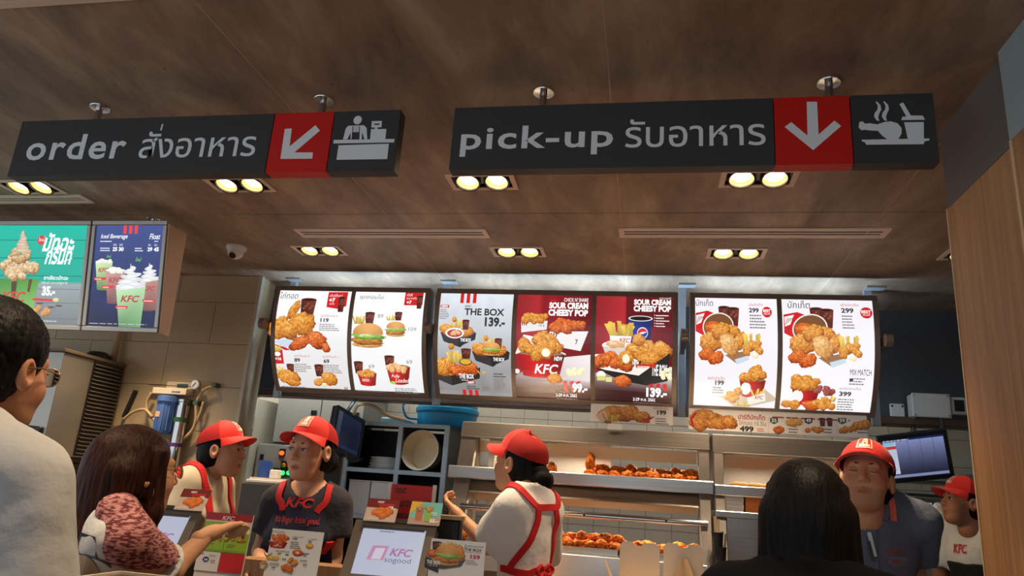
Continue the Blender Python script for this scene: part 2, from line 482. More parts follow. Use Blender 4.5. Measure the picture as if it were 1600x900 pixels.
# ---- lamps and diffusers sit in holes of the ceiling
ROW1 = [(-3.07, 2.885), (-1.915, 2.885), (-0.735, 2.885), (0.437, 2.885)]
ROW2 = [(-3.12, 3.83), (-1.935, 3.83), (-0.732, 3.83), (0.455, 3.83), (1.62, 3.83)]
ADDED_ROW = [(-3.07, 1.40), (-1.915, 1.40), (-0.735, 1.40), (0.437, 1.40)]  # extra row added out of view to light the customers and counter cards
DL_W, DL_D = 0.305, 0.165
HOLES = [(x-DL_W/2+.012, x+DL_W/2-.012, y-DL_D/2+.012, y+DL_D/2-.012) for x, y in ROW1+ROW2+ADDED_ROW]
SLOTS = [(-1.93, -0.845, 3.47, 3.60), (-0.155, 1.12, 3.455, 3.585), (-4.2, -2.86, 2.985, 3.09), (-2.6, -1.40, 1.49, 1.585)]
HOLES += [(a+.015, b-.015, c+.015, d-.015) for a, b, c, d in SLOTS]
ceil = bpy.data.objects.new('ceiling', None); COL.objects.link(ceil); struct(ceil); OFF[ceil.name] = np.zeros(3)
SX = [-6.0, -4.86, -3.68, -2.5, -1.326, -0.14, 1.03, 2.2, 3.4]
SY = [-3.0, -1.6, 0.84, 3.262, 5.68, 7.2]
for i in range(len(SX)-1):
    for j in range(len(SY)-1):
        a, b, c, d = SX[i]+.003, SX[i+1]-.003, SY[j]+.003, SY[j+1]-.003
        hs = [h for h in HOLES if h[1] > a and h[0] < b and h[3] > c and h[2] < d]
        xs = sorted({a, b} | {min(b, max(a, q)) for h in hs for q in h[:2]}); ys = sorted({c, d} | {min(d, max(c, q)) for h in hs for q in h[2:]})
        m = MB()
        for p in range(len(xs)-1):
            for q in range(len(ys)-1):
                mx, my = (xs[p]+xs[p+1])/2, (ys[q]+ys[q+1])/2
                if xs[p+1]-xs[p] < 1e-5 or ys[q+1]-ys[q] < 1e-5: continue
                if any(h[0] < mx < h[1] and h[2] < my < h[3] for h in hs): continue
                m.box(xs[p], xs[p+1], ys[q], ys[q+1], H, H+.02)
        m.build('ceiling_panel', M_CEIL, ceil)
# slab above, with the panels' joints showing as dark recessed lines
MB().box(-6.0, 3.4, -3.0, 7.2, H+.16, H+.2).build('ceiling_slab', M_DARK, ceil)
for i in range(len(SX)): MB().box(SX[i]-.0028, SX[i]+.0028, -3, 7.2, H+.0008, H+.004).build('joint_strip', mat('joint_filler', (190, 165, 142), 0.8), ceil)

# ---- beige tiled wall on the left
WY = 4.38
wl = MB().box(-6.0, -2.625, WY+.012, WY+.20, 0, H).build('wall_left', M_GROUT); struct(wl)
TH = 0.29; z = 1.648-TH*5-.1; row = 0
zr = 1.648-TH*6
while zr < H:
    z0, z1 = max(0, zr), min(H, zr+TH)
    if z1-z0 > .02:
        xo = -2.915-(0.3 if row % 2 else 0.0)
        x = xo+.6*3
        while x > -6:
            a, b = max(-6.0, x-.6), min(-2.625, x)
            if b-a > .02: MB().box(a+.0012, b-.0012, WY, WY+.012, z0+.0012, z1-.0012).build('tile', M_TILE, wl, bevel=.001)
            x -= .6
    zr += TH; row += 1
# corner trim and the return of that wall
struct(MB().box(-2.625, -2.60, WY-.004, WY+.03, 0, H).build('trim_1', mat('pale_corner_trim', (188, 176, 156), 0.5)))
struct(MB().box(-2.6245, -2.612, WY+.031, WY+.20, 0, H).build('wall_left_end', M_TILE))

# ---- bulkhead behind the menu boards, brown bottom trim
struct(MB().box(-4.6, 3.4, 4.97, 5.05, 2.015, H).build('wall_bulkhead', M_BULK))
struct(MB().box(-4.6, 3.4, 4.90, 5.06, 1.965, 2.014).build('trim_2', M_BROWN, bevel=.004))
# ---- kitchen back wall with small white tiles
BY = 6.0
wb = MB().box(-4.6, 3.4, BY+.01, BY+.1, 0, H).build('wall_back', M_GROUT); struct(wb)
for i in range(34):
    for j in range(8):
        a = -3.4+i*.2; z0 = .6+j*.2
        MB().box(a+.002, min(3.4, a+.2)-.002, BY, BY+.01, z0+.002, z0+.198).build('tile', M_WTILE, wb)
struct(MB().box(3.4, 3.5, -3, 7.2, 0, H).build('wall_far_right', M_PLAST))

# ---- right side wall: oak panel below, grey plaster above
wr = MB().box(1.0, 1.12, 2.045, 2.53, 0, 2.422).build('wall_right', M_WOOD); struct(wr)
MB().box(1.0, 1.12, 2.045, 2.53, 2.424, H).build('plaster_upper', M_PLAST, wr)
MB().box(0.997, 1.12, 2.53, 2.536, 0, 2.424).build('edge_banding', M_WOODE, wr)
wn = MB().box(0.985, 1.12, -3.0, 2.03, 0, 2.422).build('wall_right_near', M_WOOD); struct(wn)
MB().box(0.985, 1.12, -3.0, 2.044, 2.424, H).build('plaster_upper', M_PLASTB, wn)
MB().box(0.983, 1.12, 2.03, 2.044, 0, 2.424).build('edge_banding', M_WOODE, wn)

# ---- downlights
M_LENS = mat('lamp_lens', (255, 232, 190), 0.3, emit=25.0)
M_LRING = mat('lamp_reflector', (255, 190, 90), 0.25, 0.6, emit=4.0)
M_RING = mat('gunmetal_ring', (52, 46, 42), 0.35, 0.7)
M_RIM = mat('taupe_ceiling_trim', (226, 204, 184), 0.55)
def downlight(x, y, label, lamp=True):
    t = thing('downlight', label, 'ceiling light', (x, y, H), 0, 'twin recessed downlights in the ceiling')
    w, d, e = DL_W/2, DL_D/2, .022
    m = MB()
    for a, b, c, f in ((-w, w, -d, -d+e), (-w, w, d-e, d), (-w, -w+e, -d+e, d-e), (w-e, w, -d+e, d-e)):
        m.box(x+a, x+b, y+c, y+f, H-.006, H-.0005)
    m.build('frame', M_RIM, t)
    m = MB()
    a, b, c, f = x-w+.012, x+w-.012, y-d+.012, y+d-.012
    m.add([(a, c, H), (b, c, H), (b, f, H), (a, f, H), (a, c, H+.12), (b, c, H+.12), (b, f, H+.12), (a, f, H+.12)],
          [(0, 1, 5, 4), (1, 2, 6, 5), (2, 3, 7, 6), (3, 0, 4, 7), (4, 5, 6, 7)])
    m.build('recess', M_BLACK, t)
    for sx in (-1, 1):
        cx = x+sx*.066
        R = Matrix.Rotation(-.30, 4, 'X').to_3x3()
        c0 = (cx, y+.004, H+.004)
        g = MB().lathe([(.058, .012), (.060, .0), (.058, -.012), (.050, -.014), (.047, -.006), (.047, .02)], c0, 28, rot=R).build('gimbal_ring', M_RING, t, smooth='auto')
        r2 = MB().lathe([(.047, -.006), (.047, .012), (.040, .012)], c0, 28, rot=R).build('reflector', M_LRING, g, smooth='auto')
        cc = Vector(c0)+R @ Vector((0, 0, .012)); n = 24
        V = [tuple(cc)]+[tuple(cc+R @ Vector((.040*math.cos(2*PI*k/n), .040*math.sin(2*PI*k/n), 0))) for k in range(n)]
        MB().add(V, [(0, 1+(k+1) % n, 1+k) for k in range(n)]).build('lens', M_LENS, g)
        if lamp:
            ld = bpy.data.lights.new('downlight_beam', 'SPOT'); ld.energy = SPOT_W*(.12 if x > 1.2 else .75 if y < 2 else 1); ld.color = (1.0, 0.75, 0.50)
            ld.spot_size = math.radians(84); ld.spot_blend = 0.8; ld.shadow_soft_size = 0.035
            lo = bpy.data.objects.new('downlight_beam', ld); COL.objects.link(lo)
            lo.parent = t; lo.location = (sx*.066, -.004, -.03)
    return t
d1 = ['far left in the ceiling, half hidden by the order sign', 'under the order sign, below its arrow', 'under the left end of the pick-up sign', 'under the red arrow of the pick-up sign']
for (x, y), l in zip(ROW1, d1): downlight(x, y, 'lit twin downlight '+l)
d2 = ['behind the left drinks lightbox', 'above the fried chicken menu board', 'above the middle menu board', 'above the right menu board', 'at the edge of the oak wall']
for (x, y), l in zip(ROW2, d2): downlight(x, y, 'lit twin downlight '+l)
d0 = ['added out of view far left over the queue', 'added out of view over the queue at left', 'added out of view over the queue near the middle', 'added out of view over the queue by the oak wall']
for (x, y), l in zip(ADDED_ROW, d0): downlight(x, y, 'lit twin downlight '+l)

# ---- slot diffusers
sl = ['slot air diffuser above the left menu board', 'slot air diffuser above the right menu board', 'slot air diffuser left of the order sign', 'slot air diffuser at the top left of the ceiling']
for (a, b, c, d), l in zip(SLOTS, sl):
    t = thing('slot_diffuser', 'long taupe '+l, 'air vent', ((a+b)/2, (c+d)/2, H), 0, 'linear air diffusers in the ceiling')
    e = .026
    m = MB(); m.box(a, b, c, c+e, H-.006, H-.0005).box(a, b, d-e, d, H-.006, H-.0005).box(a, a+e, c+e, d-e, H-.006, H-.0005).box(b-e, b, c+e, d-e, H-.006, H-.0005)
    m.build('frame', M_RIM, t)
    p, q, r, s = a+.015, b-.015, c+.015, d-.015
    MB().add([(p, r, H), (q, r, H), (q, s, H), (p, s, H), (p, r, H+.06), (q, r, H+.06), (q, s, H+.06), (p, s, H+.06)],
             [(0, 1, 5, 4), (1, 2, 6, 5), (2, 3, 7, 6), (3, 0, 4, 7), (4, 5, 6, 7)]).build('plenum', M_DARK, t)
    ym = (c+d)/2; g = (d-c-2*e)
    for k in (-1, 0, 1): MB().box(a+e, b-e, ym+k*g*.42-g*.10, ym+k*g*.42+g*.10, H-.005, H-.002).build('blade', M_RIM, t)

# ---- dome camera
p = atZ(370, 385, H)
t = thing('dome_camera', 'white dome security camera on the brown ceiling', 'camera', (p[0], p[1], H))
MB().lathe([(.001, -.001), (.058, -.001), (.06, -.012), (.05, -.03), (.047, -.035)], (p[0], p[1], H), 28).build('base', M_WHITE, t, smooth='auto')
m = MB(); R = Matrix.Rotation(-0.75, 4, 'X').to_3x3()
m.lathe([(.047*math.cos(a), -.047*math.sin(a)) for a in np.linspace(0, 1.15, 8)]+[(.02, -.036)], (p[0], p[1], H-.035), 24, rot=R)
m.build('dome', M_WHITE, t, smooth='auto')
c = Vector((p[0], p[1], H-.035)); a = R @ Vector((0, 0, -1))
b2 = MB().cyl(tuple(c+a*.03), tuple(c+a*.046), .024, .021, 20).build('lens_window', mat('black_glass', (8, 8, 9), .08), t, smooth='auto')
for k in range(8):
    q = R @ Vector((.0165*math.cos(k*PI/4), .0165*math.sin(k*PI/4), 0)); MB().cyl(tuple(c+a*.045+q), tuple(c+a*.048+q), .0035, n=8).build('infrared_led', mat('led_bead', (150, 60, 40), .3), b2)

# ================================================================== HANGING SIGNS
M_SIGN = mat('charcoal_sign_laminate', (58, 60, 62), 0.5)
M_SRED = mat('red_sign_laminate', (214, 24, 10), 0.45)
M_PRINT = mat('matte_print', vcol=True, rough=0.45)
SYF, SYB, SZ0, SZ1 = 2.145, 2.195, 2.412, 2.645
WHT = (240, 246, 248)
def spx(x, y): p = atY(x, y, SYF); return (p[0], p[2])
SURF = flat_surf((0, SYF-.0008, 0), (1, 0, 0), (0, 0, 1))
def sign(label, xs, poles):
    t = thing('hanging_sign', label, 'sign', ((xs[0]+xs[3])/2, (SYF+SYB)/2, SZ0), 0, 'direction signs hung from the ceiling')
    for i, (mm, n) in enumerate(((M_SIGN, 'name_box'), (M_SRED, 'arrow_box'), (M_SIGN, 'pictogram_box'))):
        MB().box(xs[i]+.0012, xs[i+1]-.0012, SYF, SYB, SZ0, SZ1).build(n, mm, t, bevel=.0015)
    for x in poles:
        po = MB().cyl((x, 2.172, SZ1), (x, 2.172, H-.004), .0125, n=18).build('hanging_pole', M_CHROME, t, smooth='auto')
        MB().lathe([(.0, -.006), (.036, -.005), (.038, -.002), (.038, .0)], (x, 2.172, H-.0005), 28).build('ceiling_flange', M_CHROME, po, smooth='auto')
    return t
def poly_px(P, pts, sc, ox, oy, col=WHT): P.poly([spx(ox+a/sc, oy+b/sc) for a, b in pts], col)
# --- order sign
t = sign('dark hanging sign reading order with a red diagonal arrow', [-2.398, spx(422, 222)[0], spx(516.5, 220)[0], -0.857], [atZ(152, 165, H)[0], atZ(503, 152, H)[0]])
P = Print(SURF)
a, b = spx(42, 236), spx(196, 234)
P.text('order', a[0], spx(120, 249.5)[1], b[0], spx(136, 209.5)[1], col=WHT, bold=.018, spacing=1.12)
a, b = spx(221, 222), spx(401, 222)
P.text('สังอาหาร', a[0], spx(300, 246)[1], b[0], spx(300, 204)[1], col=WHT, bold=.006)
m0, m1 = spx(250.5, 204), spx(255.5, 194)
P.poly([(m0[0], m0[1]), (m1[0]-.001, m0[1]), (m1[0], m1[1]), (m0[0]+.001, m1[1])], WHT)
P.build('lettering', M_PRINT, t); P = Print(SURF)
S = (5.293, 380, 140)
poly_px(P, [(345, 325), (403, 323), (385, 470), (598, 295), (635, 340), (425, 520), (578, 520), (572, 572), (308, 574)][::-1], *S)
P.build('arrow', M_PRINT, t); P = Print(SURF)
c = spx(380+947/5.293, 140+253/5.293); P.ell(c[0], c[1], .0155, .0168, WHT)
poly_px(P, [(826, 415), (848, 325), (870, 300), (1000, 296), (1022, 320), (1027, 412), (1003, 412), (985, 352), (980, 412), (960, 412), (962, 350), (905, 352), (895, 412), (888, 412), (890, 355), (862, 413)][::-1], *S)
poly_px(P, [(905, 303), (968, 303), (966, 352), (908, 353)][::-1], *S, col=(225, 228, 228))
poly_px(P, [(960, 303), (966, 303), (962, 412), (955, 412)][::-1], *S, col=(62, 64, 67)); poly_px(P, [(905, 303), (911, 303), (905, 412), (897, 412)][::-1], *S, col=(62, 64, 67))
poly_px(P, [(1065, 262), (1148, 260), (1145, 312), (1112, 314), (1112, 328), (1186, 326), (1176, 412), (1050, 412), (1058, 328), (1088, 328), (1088, 315), (1060, 315)][::-1], *S)
poly_px(P, [(1085, 282), (1128, 281), (1126, 293), (1084, 294)][::-1], *S, col=(62, 64, 67))
poly_px(P, [(750, 418), (1253, 409), (1248, 438), (746, 447)][::-1], *S)
poly_px(P, [(790, 462), (1206, 449), (1192, 576), (772, 582)][::-1], *S)
P.build('pictogram', M_PRINT, t)
# --- pick-up sign
t = sign('dark hanging sign reading pick-up with a red downward arrow', [-0.666, spx(1210, 200)[0], spx(1331, 200)[0], 0.842], [atZ(850, 146, H)[0], atZ(1294, 130, H)[0]])
P = Print(SURF)
a, b = spx(720, 222), spx(958, 216)
P.text('pick-up', a[0], spx(838, 243)[1], b[0], spx(838, 196)[1], col=WHT, bold=.018, spacing=1.1)
a, b = spx(977, 208), spx(1196, 208)
P.text('รับอาหาร', a[0], spx(1087, 229)[1], b[0], spx(1087, 184)[1], col=WHT, bold=.006)
P.build('lettering', M_PRINT, t); P = Print(SURF)
S = (3.3333, 1120, 80)
poly_px(P, [(468, 264), (522, 264), (530, 435), (612, 362), (648, 390), (502, 516), (353, 395), (388, 370), (472, 440)][::-1], *S)
P.build('arrow', M_PRINT, t); P = Print(SURF)
# drumstick, bucket, tray, steam
dr = [(738, 398), (742, 370), (758, 366), (772, 378), (800, 376), (835, 382), (870, 370), (905, 366), (940, 376), (962, 400), (962, 430), (945, 458), (888, 460), (860, 440), (838, 415), (800, 414), (770, 410), (752, 412)]
V = [spx(1120+x/3.3333, 80+y/3.3333) for x, y in dr]; ctr = [spx(1120+x/3.3333, 80+y/3.3333) for x, y in ((800, 395), (905, 415))]
P.poly([V[i] for i in (0, 1, 2, 3, 4, 5, 14, 15, 16, 17)][::-1], WHT); P.poly([V[i] for i in (5, 6, 7, 8, 9, 10, 11, 12, 13, 14)][::-1], WHT)
poly_px(P, [(755, 462), (1106, 455), (1106, 466), (1082, 470), (1076, 485), (778, 488), (770, 474), (755, 470)][::-1], *S)
poly_px(P, [(975, 371), (1077, 370), (1078, 458), (994, 459)][::-1], *S)
poly_px(P, [(960, 360), (966, 342), (986, 340), (950, 276), (970, 268), (1010, 336), (1072, 336), (1083, 358)][::-1], *S)
for ox in (0, 40):
    L = [(826, 264), (838, 285), (836, 305), (822, 322), (818, 340), (830, 360)]; Rr = [(846, 366), (840, 345), (846, 325), (856, 305), (852, 282), (832, 262)]
    pts = [spx(1120+(x+ox)/3.3333, 80+y/3.3333) for x, y in L+Rr]
    n = len(L)
    for k in range(n-1): P.poly([pts[k], pts[k+1], pts[2*n-2-k], pts[2*n-1-k]], WHT)
P.build('pictogram', M_PRINT, t)

# ================================================================== MENU LIGHTBOXES
M_LIT = mat('backlit_print', vcol=True, rough=0.25, emit=POSTER_E)
M_GALV = mat('galvanised_steel', (150, 154, 156), 0.45, 0.3, var=(6, 0.12))
M_TUBE = mat('cool_white_tube', (190, 222, 255), 0.3, emit=85.0)
MYT, MZT, MYB, MZB = 4.22, 2.597, 4.42, 1.94
_c = np.array([MYT, MZT]); _d = np.array([MYB-MYT, MZB-MZT]); _l = float(np.hypot(*_d)); _n = np.array([_d[1], -_d[0]])/_l
if _n[0] > 0: _n = -_n
def mprof(t, off=0.0):     # t: 0 bottom .. 1 top, bulging towards the room
    q = _c+_d*(1-t); b = 0.085*(1-(2*t-1)**2)+off
    return q+_n*b
ARC = 0.70
BAND = 0.035
def menu_surf(xa):
    def g(t): return mprof(t)
    def f(x, y):
        k = math.floor(y/BAND); fr = y/BAND-k; p = mprof(k*BAND/ARC)*(1-fr)+mprof((k+1)*BAND/ARC)*fr; t = y/ARC; a = mprof(t+.01)-mprof(t-.01); n = np.array([-a[1], a[0]]); n /= np.linalg.norm(n)
        if n[0] > 0: n = -n
        return np.array([xa+x, p[0], p[1]])+np.array([0, n[0], n[1]])*.006, np.array([0, n[0], n[1]])
    return f
def strip(m, x0, x1, t0, t1, th=.014, inner=-.004):
    ts = np.linspace(t0, t1, max(2, int(abs(t1-t0)*14)+1)); V = []; F = []
    for tt in ts:
        a, b = mprof(tt, inner), mprof(tt, th); V += [(x0, a[0], a[1]), (x1, a[0], a[1]), (x1, b[0], b[1]), (x0, b[0], b[1])]
    for i in range(len(ts)-1):
        for k in range(4): F.append((4*i+k, 4*i+(k+1) % 4, 4*i+4+(k+1) % 4, 4*i+4+k))
    F += [(3, 2, 1, 0), tuple(4*(len(ts)-1)+k for k in range(4))]
    m.add(V, F)
EB = 0.030/ARC
def menu_box(label, x0, x1, divs, surf_names):
    t = thing('menu_lightbox', label, 'menu board', ((x0+x1)/2, MYT, MZB), 0, 'curved lightbox menu boards over the counter')
    ts = np.linspace(0, 1, 15); prof = [mprof(q) for q in ts]+[np.array([MYT+.11, MZT]), np.array([MYB+.06, MZB])]
    n = len(prof); V = [(x0+.004, p[0], p[1]) for p in prof]+[(x1-.004, p[0], p[1]) for p in prof]
    F = [tuple(range(n)), tuple(range(2*n-1, n-1, -1))]+[(i, n+i, n+(i+1) % n, (i+1) % n) for i in range(n)]
    fix_normals(MB().add(V, F).build('housing', M_FRAME, t))
    for ta, tb_ in ((0, EB), (1-EB, 1)):
        fr = MB(); strip(fr, x0, x1, ta, tb_); fr.build('rail', M_FRAME, t)
    for a, b in [(x0, x0+.028)]+[(q-.013, q+.013) for q in divs]+[(x1-.028, x1)]:
        m = MB(); strip(m, a, b, EB, 1-EB); m.build('stile', M_FRAME, t)
    tb = MB().cyl((x0+.08, 4.425, 2.44), (x1-.08, 4.425, 2.44), .013, n=12).build('backlight_tube', M_TUBE, t)
    MB().box(x0+.06, x1-.06, 4.44, 4.46, 2.425, 2.455).build('tube_batten', M_WHITE, tb)
    ed = [x0+.028]+[q for d in divs for q in (d-.013, d+.013)]+[x1-.028]
    return t, [(ed[2*i], ed[2*i+1]) for i in range(len(ed)//2)]
class Panel(Print):
    """a poster of a menu lightbox; place by view coordinates of its corners (tl, tr, bl)"""
    def __init__(s, xa, xb, tl, tr, bl, y0=EB*ARC, y1=ARC-EB*ARC, surf=None):
        super().__init__(surf or menu_surf(xa)); s.band = None if surf else BAND; s.w = xb-xa; s.y0 = y0; s.y1 = y1
        s.A = np.linalg.inv(np.array([[tr[0]-tl[0], bl[0]-tl[0]], [tr[1]-tl[1], bl[1]-tl[1]]])); s.tl = np.array(tl, float)
        s.sx = s.w/math.hypot(tr[0]-tl[0], tr[1]-tl[1]); s.sy = (y1-y0)/abs(bl[1]-tl[1])
    def q(s, x, y):
        u, v = s.A @ (np.array([x, y], float)-s.tl); return (u*s.w, s.y1-(s.y1-s.y0)*v)
    def bg(s, c, c2=None, fn=None, nx=1, ny=14): s.grid(0, s.y0, s.w, s.y1, c, c2, nx, ny, fn)
    def T(s, t, x0, y0, x1, y1, col, **k):      # box: left, top, right, bottom in view units
        a = s.q(x0, (y0+y1)/2); b = s.q(x1, (y0+y1)/2); m = s.q((x0+x1)/2, y1); n = s.q((x0+x1)/2, y0)
        s.text(t, a[0], m[1], b[0], n[1], col=col, **k)
    def K(s, x, y, rx, ry, pal=GOLD, rot=0., seed=0, **k): c = s.q(x, y); s.crust(c[0], c[1], rx*s.sx, ry*s.sy, pal, -rot, seed, **k)
    def E(s, x, y, rx, ry, col, **k): c = s.q(x, y); s.ell(c[0], c[1], rx*s.sx, ry*s.sy, col, **k)
    def R(s, x0, y0, x1, y1, col): s.poly([s.q(x0, y1), s.q(x1, y1), s.q(x1, y0), s.q(x0, y0)], col)
    def G(s, pts, col, cols=None): s.poly([s.q(*p) for p in pts], col, cols)
    def CO(s, x, y, w, h): c = s.q(x, y); s.cola(c[0], c[1], w*s.sx, h*s.sy)
    def FR(s, x, y, w, h, n=10, seed=2): c = s.q(x, y); s.fries(c[0], c[1], w*s.sx, h*s.sy, n, seed)
    def BK(s, x, y, w, h, **k): c = s.q(x, y); s.bucket(c[0], c[1], w*s.sx, h*s.sy, **k)
    def BU(s, x, y, w, seed=1): c = s.q(x, y); s.burger(c[0], c[1], w*s.sx, seed)
    def GK(s, x, y, w, h, rows, col, seed=1): c = s.q(x, y); s.greek(c[0], c[1], w*s.sx, h*s.sy, rows, col, seed)
    def cluster(s, x, y, rx, ry, n, r, pal=GOLD, seed=0):
        rn = random.Random(seed); L = []
        for i in range(n):
            g = rn.uniform(0, 2*PI); d = math.sqrt(rn.random()); L.append((x+rx*d*math.cos(g), y+ry*d*math.sin(g)))
        for i, (a, b) in enumerate(sorted(L, key=lambda p: p[1])): s.K(a, b, r*rn.uniform(.8, 1.2), r*rn.uniform(.7, 1.05), pal, rn.uniform(-1, 1), seed*7+i, nr=5, na=18)
INK = (50, 46, 46); REDC = (200, 30, 34); GRY = (120, 116, 114)
def boxtray(p, x, y, w, h, sk, txt='THE BOX', col=(38, 36, 38)):
    """open black carton: x, y = top-left of its front, sk = drop to the right corner"""
    p.G([(x, y), (x+w*.1, y+h), (x+w*.55, y+h+sk), (x+w, y+sk*.3), (x+w*.95, y-h*.1)][::-1], (24, 22, 24))
    p.G([(x, y), (x+w*.08, y+h*.9), (x+w*.5, y+h+sk*.9), (x+w*.52, y+sk*1.1)][::-1], (52, 50, 52))
    p.G([(x+w*.52, y+sk*1.1), (x+w*.5, y+h+sk*.9), (x+w*.97, y+h*.75), (x+w, y)][::-1], col)
xdL = [atY(543, 530, 4.2)[0]]; xdM = [atY(801, 535, 4.2)[0], atY(926, 540, 4.2)[0]]; xdR = [atY(1220, 545, 4.2)[0]]
# ---------- left board
t, pn = menu_box('curved menu lightbox of fried chicken and combo sets at left', -2.385, -1.345, xdL, 0)
p = Panel(*pn[0], (140, 120), (568, 130), (135, 738)); p.bg((214, 212, 212), (246, 246, 248))
p.T('ไก่ทอด', 143, 132, 252, 175, INK)
p.G([(430, 135), (545, 135), (545, 222), (500, 240), (430, 228)][::-1], REDC); p.T('เป๊ปซี่ใหญ่', 440, 148, 515, 168, (255, 235, 230)); p.T('+7', 440, 172, 475, 198, (255, 255, 255), bold=.04); p.T('บาท', 445, 203, 472, 214, (255, 235, 230)); p.CO(514, 258, 40, 88)
p.CO(320, 300, 92, 118); p.G([(120, 440), (290, 410), (300, 450), (200, 478)][::-1], (196, 208, 226)); p.G([(115, 452), (200, 478), (230, 495), (200, 497)][::-1], REDC)
p.K(240, 245, 26, 62, GOLD, .5, 1); p.K(165, 360, 62, 75, GOLD, .3, 2); p.K(300, 335, 82, 72, GOLD, -.2, 3, det=1.6); p.K(215, 375, 60, 48, GOLD, .5, 5, det=1.5)
p.K(285, 452, 68, 38, SPICY, -.45, 6, det=1.5); p.K(392, 432, 62, 52, SPICY, .3, 7, det=1.5); p.K(440, 480, 28, 26, SPICY, .6, 8)
p.T('ชุดไก่โดนใจ 3', 405, 274, 502, 292, (190, 60, 55)); p.T('119', 404, 296, 452, 321, INK, bold=.035); p.GK(400, 325, 130, 46, 4, GRY, 3)
p.G([(118, 490), (182, 492), (186, 582), (122, 584)][::-1], (190, 40, 44)); p.E(150, 520, 20, 14, (240, 240, 240)); p.FR(148, 502, 50, 40, 8); p.T('+16', 135, 540, 172, 560, (255, 255, 255), bold=.03)
p.T('ชุดไก่โดนใจ 2', 250, 523, 342, 541, (190, 60, 55)); p.T('89', 250, 545, 284, 570, INK, bold=.035); p.GK(248, 574, 105, 58, 5, GRY, 4)
p.T('ชุดไก่โดนใจ 1', 420, 526, 515, 544, (190, 60, 55)); p.T('69', 423, 549, 457, 574, INK, bold=.035); p.GK(420, 578, 110, 58, 5, GRY, 5)
p.CO(222, 640, 46, 54); p.CO(392, 660, 54, 72); p.FR(158, 635, 42, 42, 8, 5); p.K(208, 672, 70, 50, GOLD, .3, 11, det=1.5); p.K(235, 705, 35, 18, GOLD, .2, 12)
p.K(447, 676, 46, 46, GOLD, .2, 13, det=1.4); p.cluster(378, 695, 25, 18, 7, 16, GOLD, 3); p.K(412, 712, 15, 12, [(200, 170, 110), (240, 225, 190), (250, 245, 230)], 0, 4)
p.GK(150, 722, 160, 10, 1, GRY, 6); p.T('37', 524, 728, 547, 746, INK, bold=.03); p.GK(468, 732, 50, 12, 1, GRY, 8)
p.build('poster', M_LIT, t)
p = Panel(*pn[1], (595, 135), (1030, 142), (595, 752)); p.bg((226, 226, 228), (250, 250, 250))
p.T('ชุดคอมโบ', 626, 155, 772, 190, INK); p.R(905, 140, 1018, 220, REDC); p.T('เป๊ปซี่', 917, 148, 950, 165, (255, 235, 230)); p.T('ขนาดใหญ่', 917, 170, 1000, 186, (255, 235, 230)); p.T('+7', 920, 192, 950, 212, (255, 255, 255), bold=.03); p.CO(999, 240, 36, 74)
p.FR(638, 335, 60, 52, 10); p.CO(703, 335, 60, 68); p.BU(698, 472, 205, 3); p.FR(835, 312, 44, 36, 8, 4); p.CO(880, 312, 46, 48); p.BU(868, 405, 125, 8)
p.T('89', 752, 275, 786, 297, GRY); p.T('109', 946, 352, 994, 374, GRY); p.T('69', 700, 581, 735, 605, GRY); p.T('69', 936, 548, 970, 572, GRY)
p.CO(637, 640, 58, 72); p.BK(686, 712, 122, 78); p.GK(652, 668, 66, 20, 2, (250, 240, 235), 3); p.cluster(684, 638, 46, 18, 14, 17, GOLD, 6)
p.CO(832, 600, 62, 72); p.BK(884, 695, 148, 105); p.T('Fully', 840, 640, 890, 665, (255, 250, 245), shear=.2); p.T('Loaded', 862, 664, 945, 690, (255, 250, 245), shear=.2); p.cluster(882, 600, 56, 24, 14, 20, [(170, 110, 60), (225, 170, 110), (250, 215, 170)], 9)
p.E(845, 692, 16, 10, (170, 200, 90)); p.GK(610, 745, 200, 8, 1, GRY, 6); p.GK(850, 720, 165, 40, 4, GRY, 9)
p.build('poster', M_LIT, t)
# ---------- middle board
t, pn = menu_box('curved three-poster menu lightbox with red posters in the middle', -1.30, 0.168, xdM, 0)
p = Panel(*pn[0], (103, 140), (527, 145), (90, 750))
p.bg((140, 138, 138), (205, 212, 220), fn=lambda u, v, c: c*(1.06-.25*max(0, .62-v)*(v > .0))+10*mnoise.noise((u*9, v*9, 2)), nx=10, ny=16)
for x in (219, 255, 292): p.R(x, 141, x+20, 200, REDC)
for x in (226, 263, 298): p.R(x, 716, x+20, 754, REDC)
p.T('KFC', 249, 213, 285, 225, INK, bold=.02, shear=.2); p.T('THE BOX', 248, 231, 478, 272, INK, bold=.03); p.T('139.-', 368, 281, 484, 337, INK, bold=.045)
p.R(106, 211, 156, 228, REDC); p.T('NEW', 112, 213, 150, 226, (255, 255, 255), bold=.03); p.GK(105, 232, 60, 62, 6, (120, 118, 120), 3)
def minibox(p, x, y, w, seed, burger=False, dip=True):
    boxtray(p, x, y, w, w*.26, w*.16)
    p.K(x+w*.22, y-w*.05, w*.24, w*.16, GOLD, .3, seed, det=1.5); p.K(x+w*.72, y-w*.02, w*.22, w*.14, GOLD, -.2, seed+1, det=1.5)
    p.FR(x+w*.46, y-w*.12, w*.28, w*.28, 9, seed); p.CO(x+w*.70, y-w*.08, w*.2, w*.26); p.K(x+w*.38, y-w*.36, w*.06, w*.08, GOLD, 0, seed+2)
    if burger: p.BU(x+w*.52, y+w*.10, w*.5, seed)
    else:
        p.E(x+w*.40, y+w*.02, w*.26, w*.15, (235, 230, 225)); p.E(x+w*.40, y+w*.025, w*.21, w*.11, (170, 60, 40)); p.cluster(x+w*.40, y+w*.01, w*.13, w*.06, 8, w*.05, [(190, 120, 80), (230, 170, 130), (245, 205, 175)], seed)
    c = p.q(x+w*.72, y+w*.24)
    p.T('THE BOX', x+w*.56, y+w*.16, x+w*.86, y+w*.26, (245, 245, 245), bold=.03)
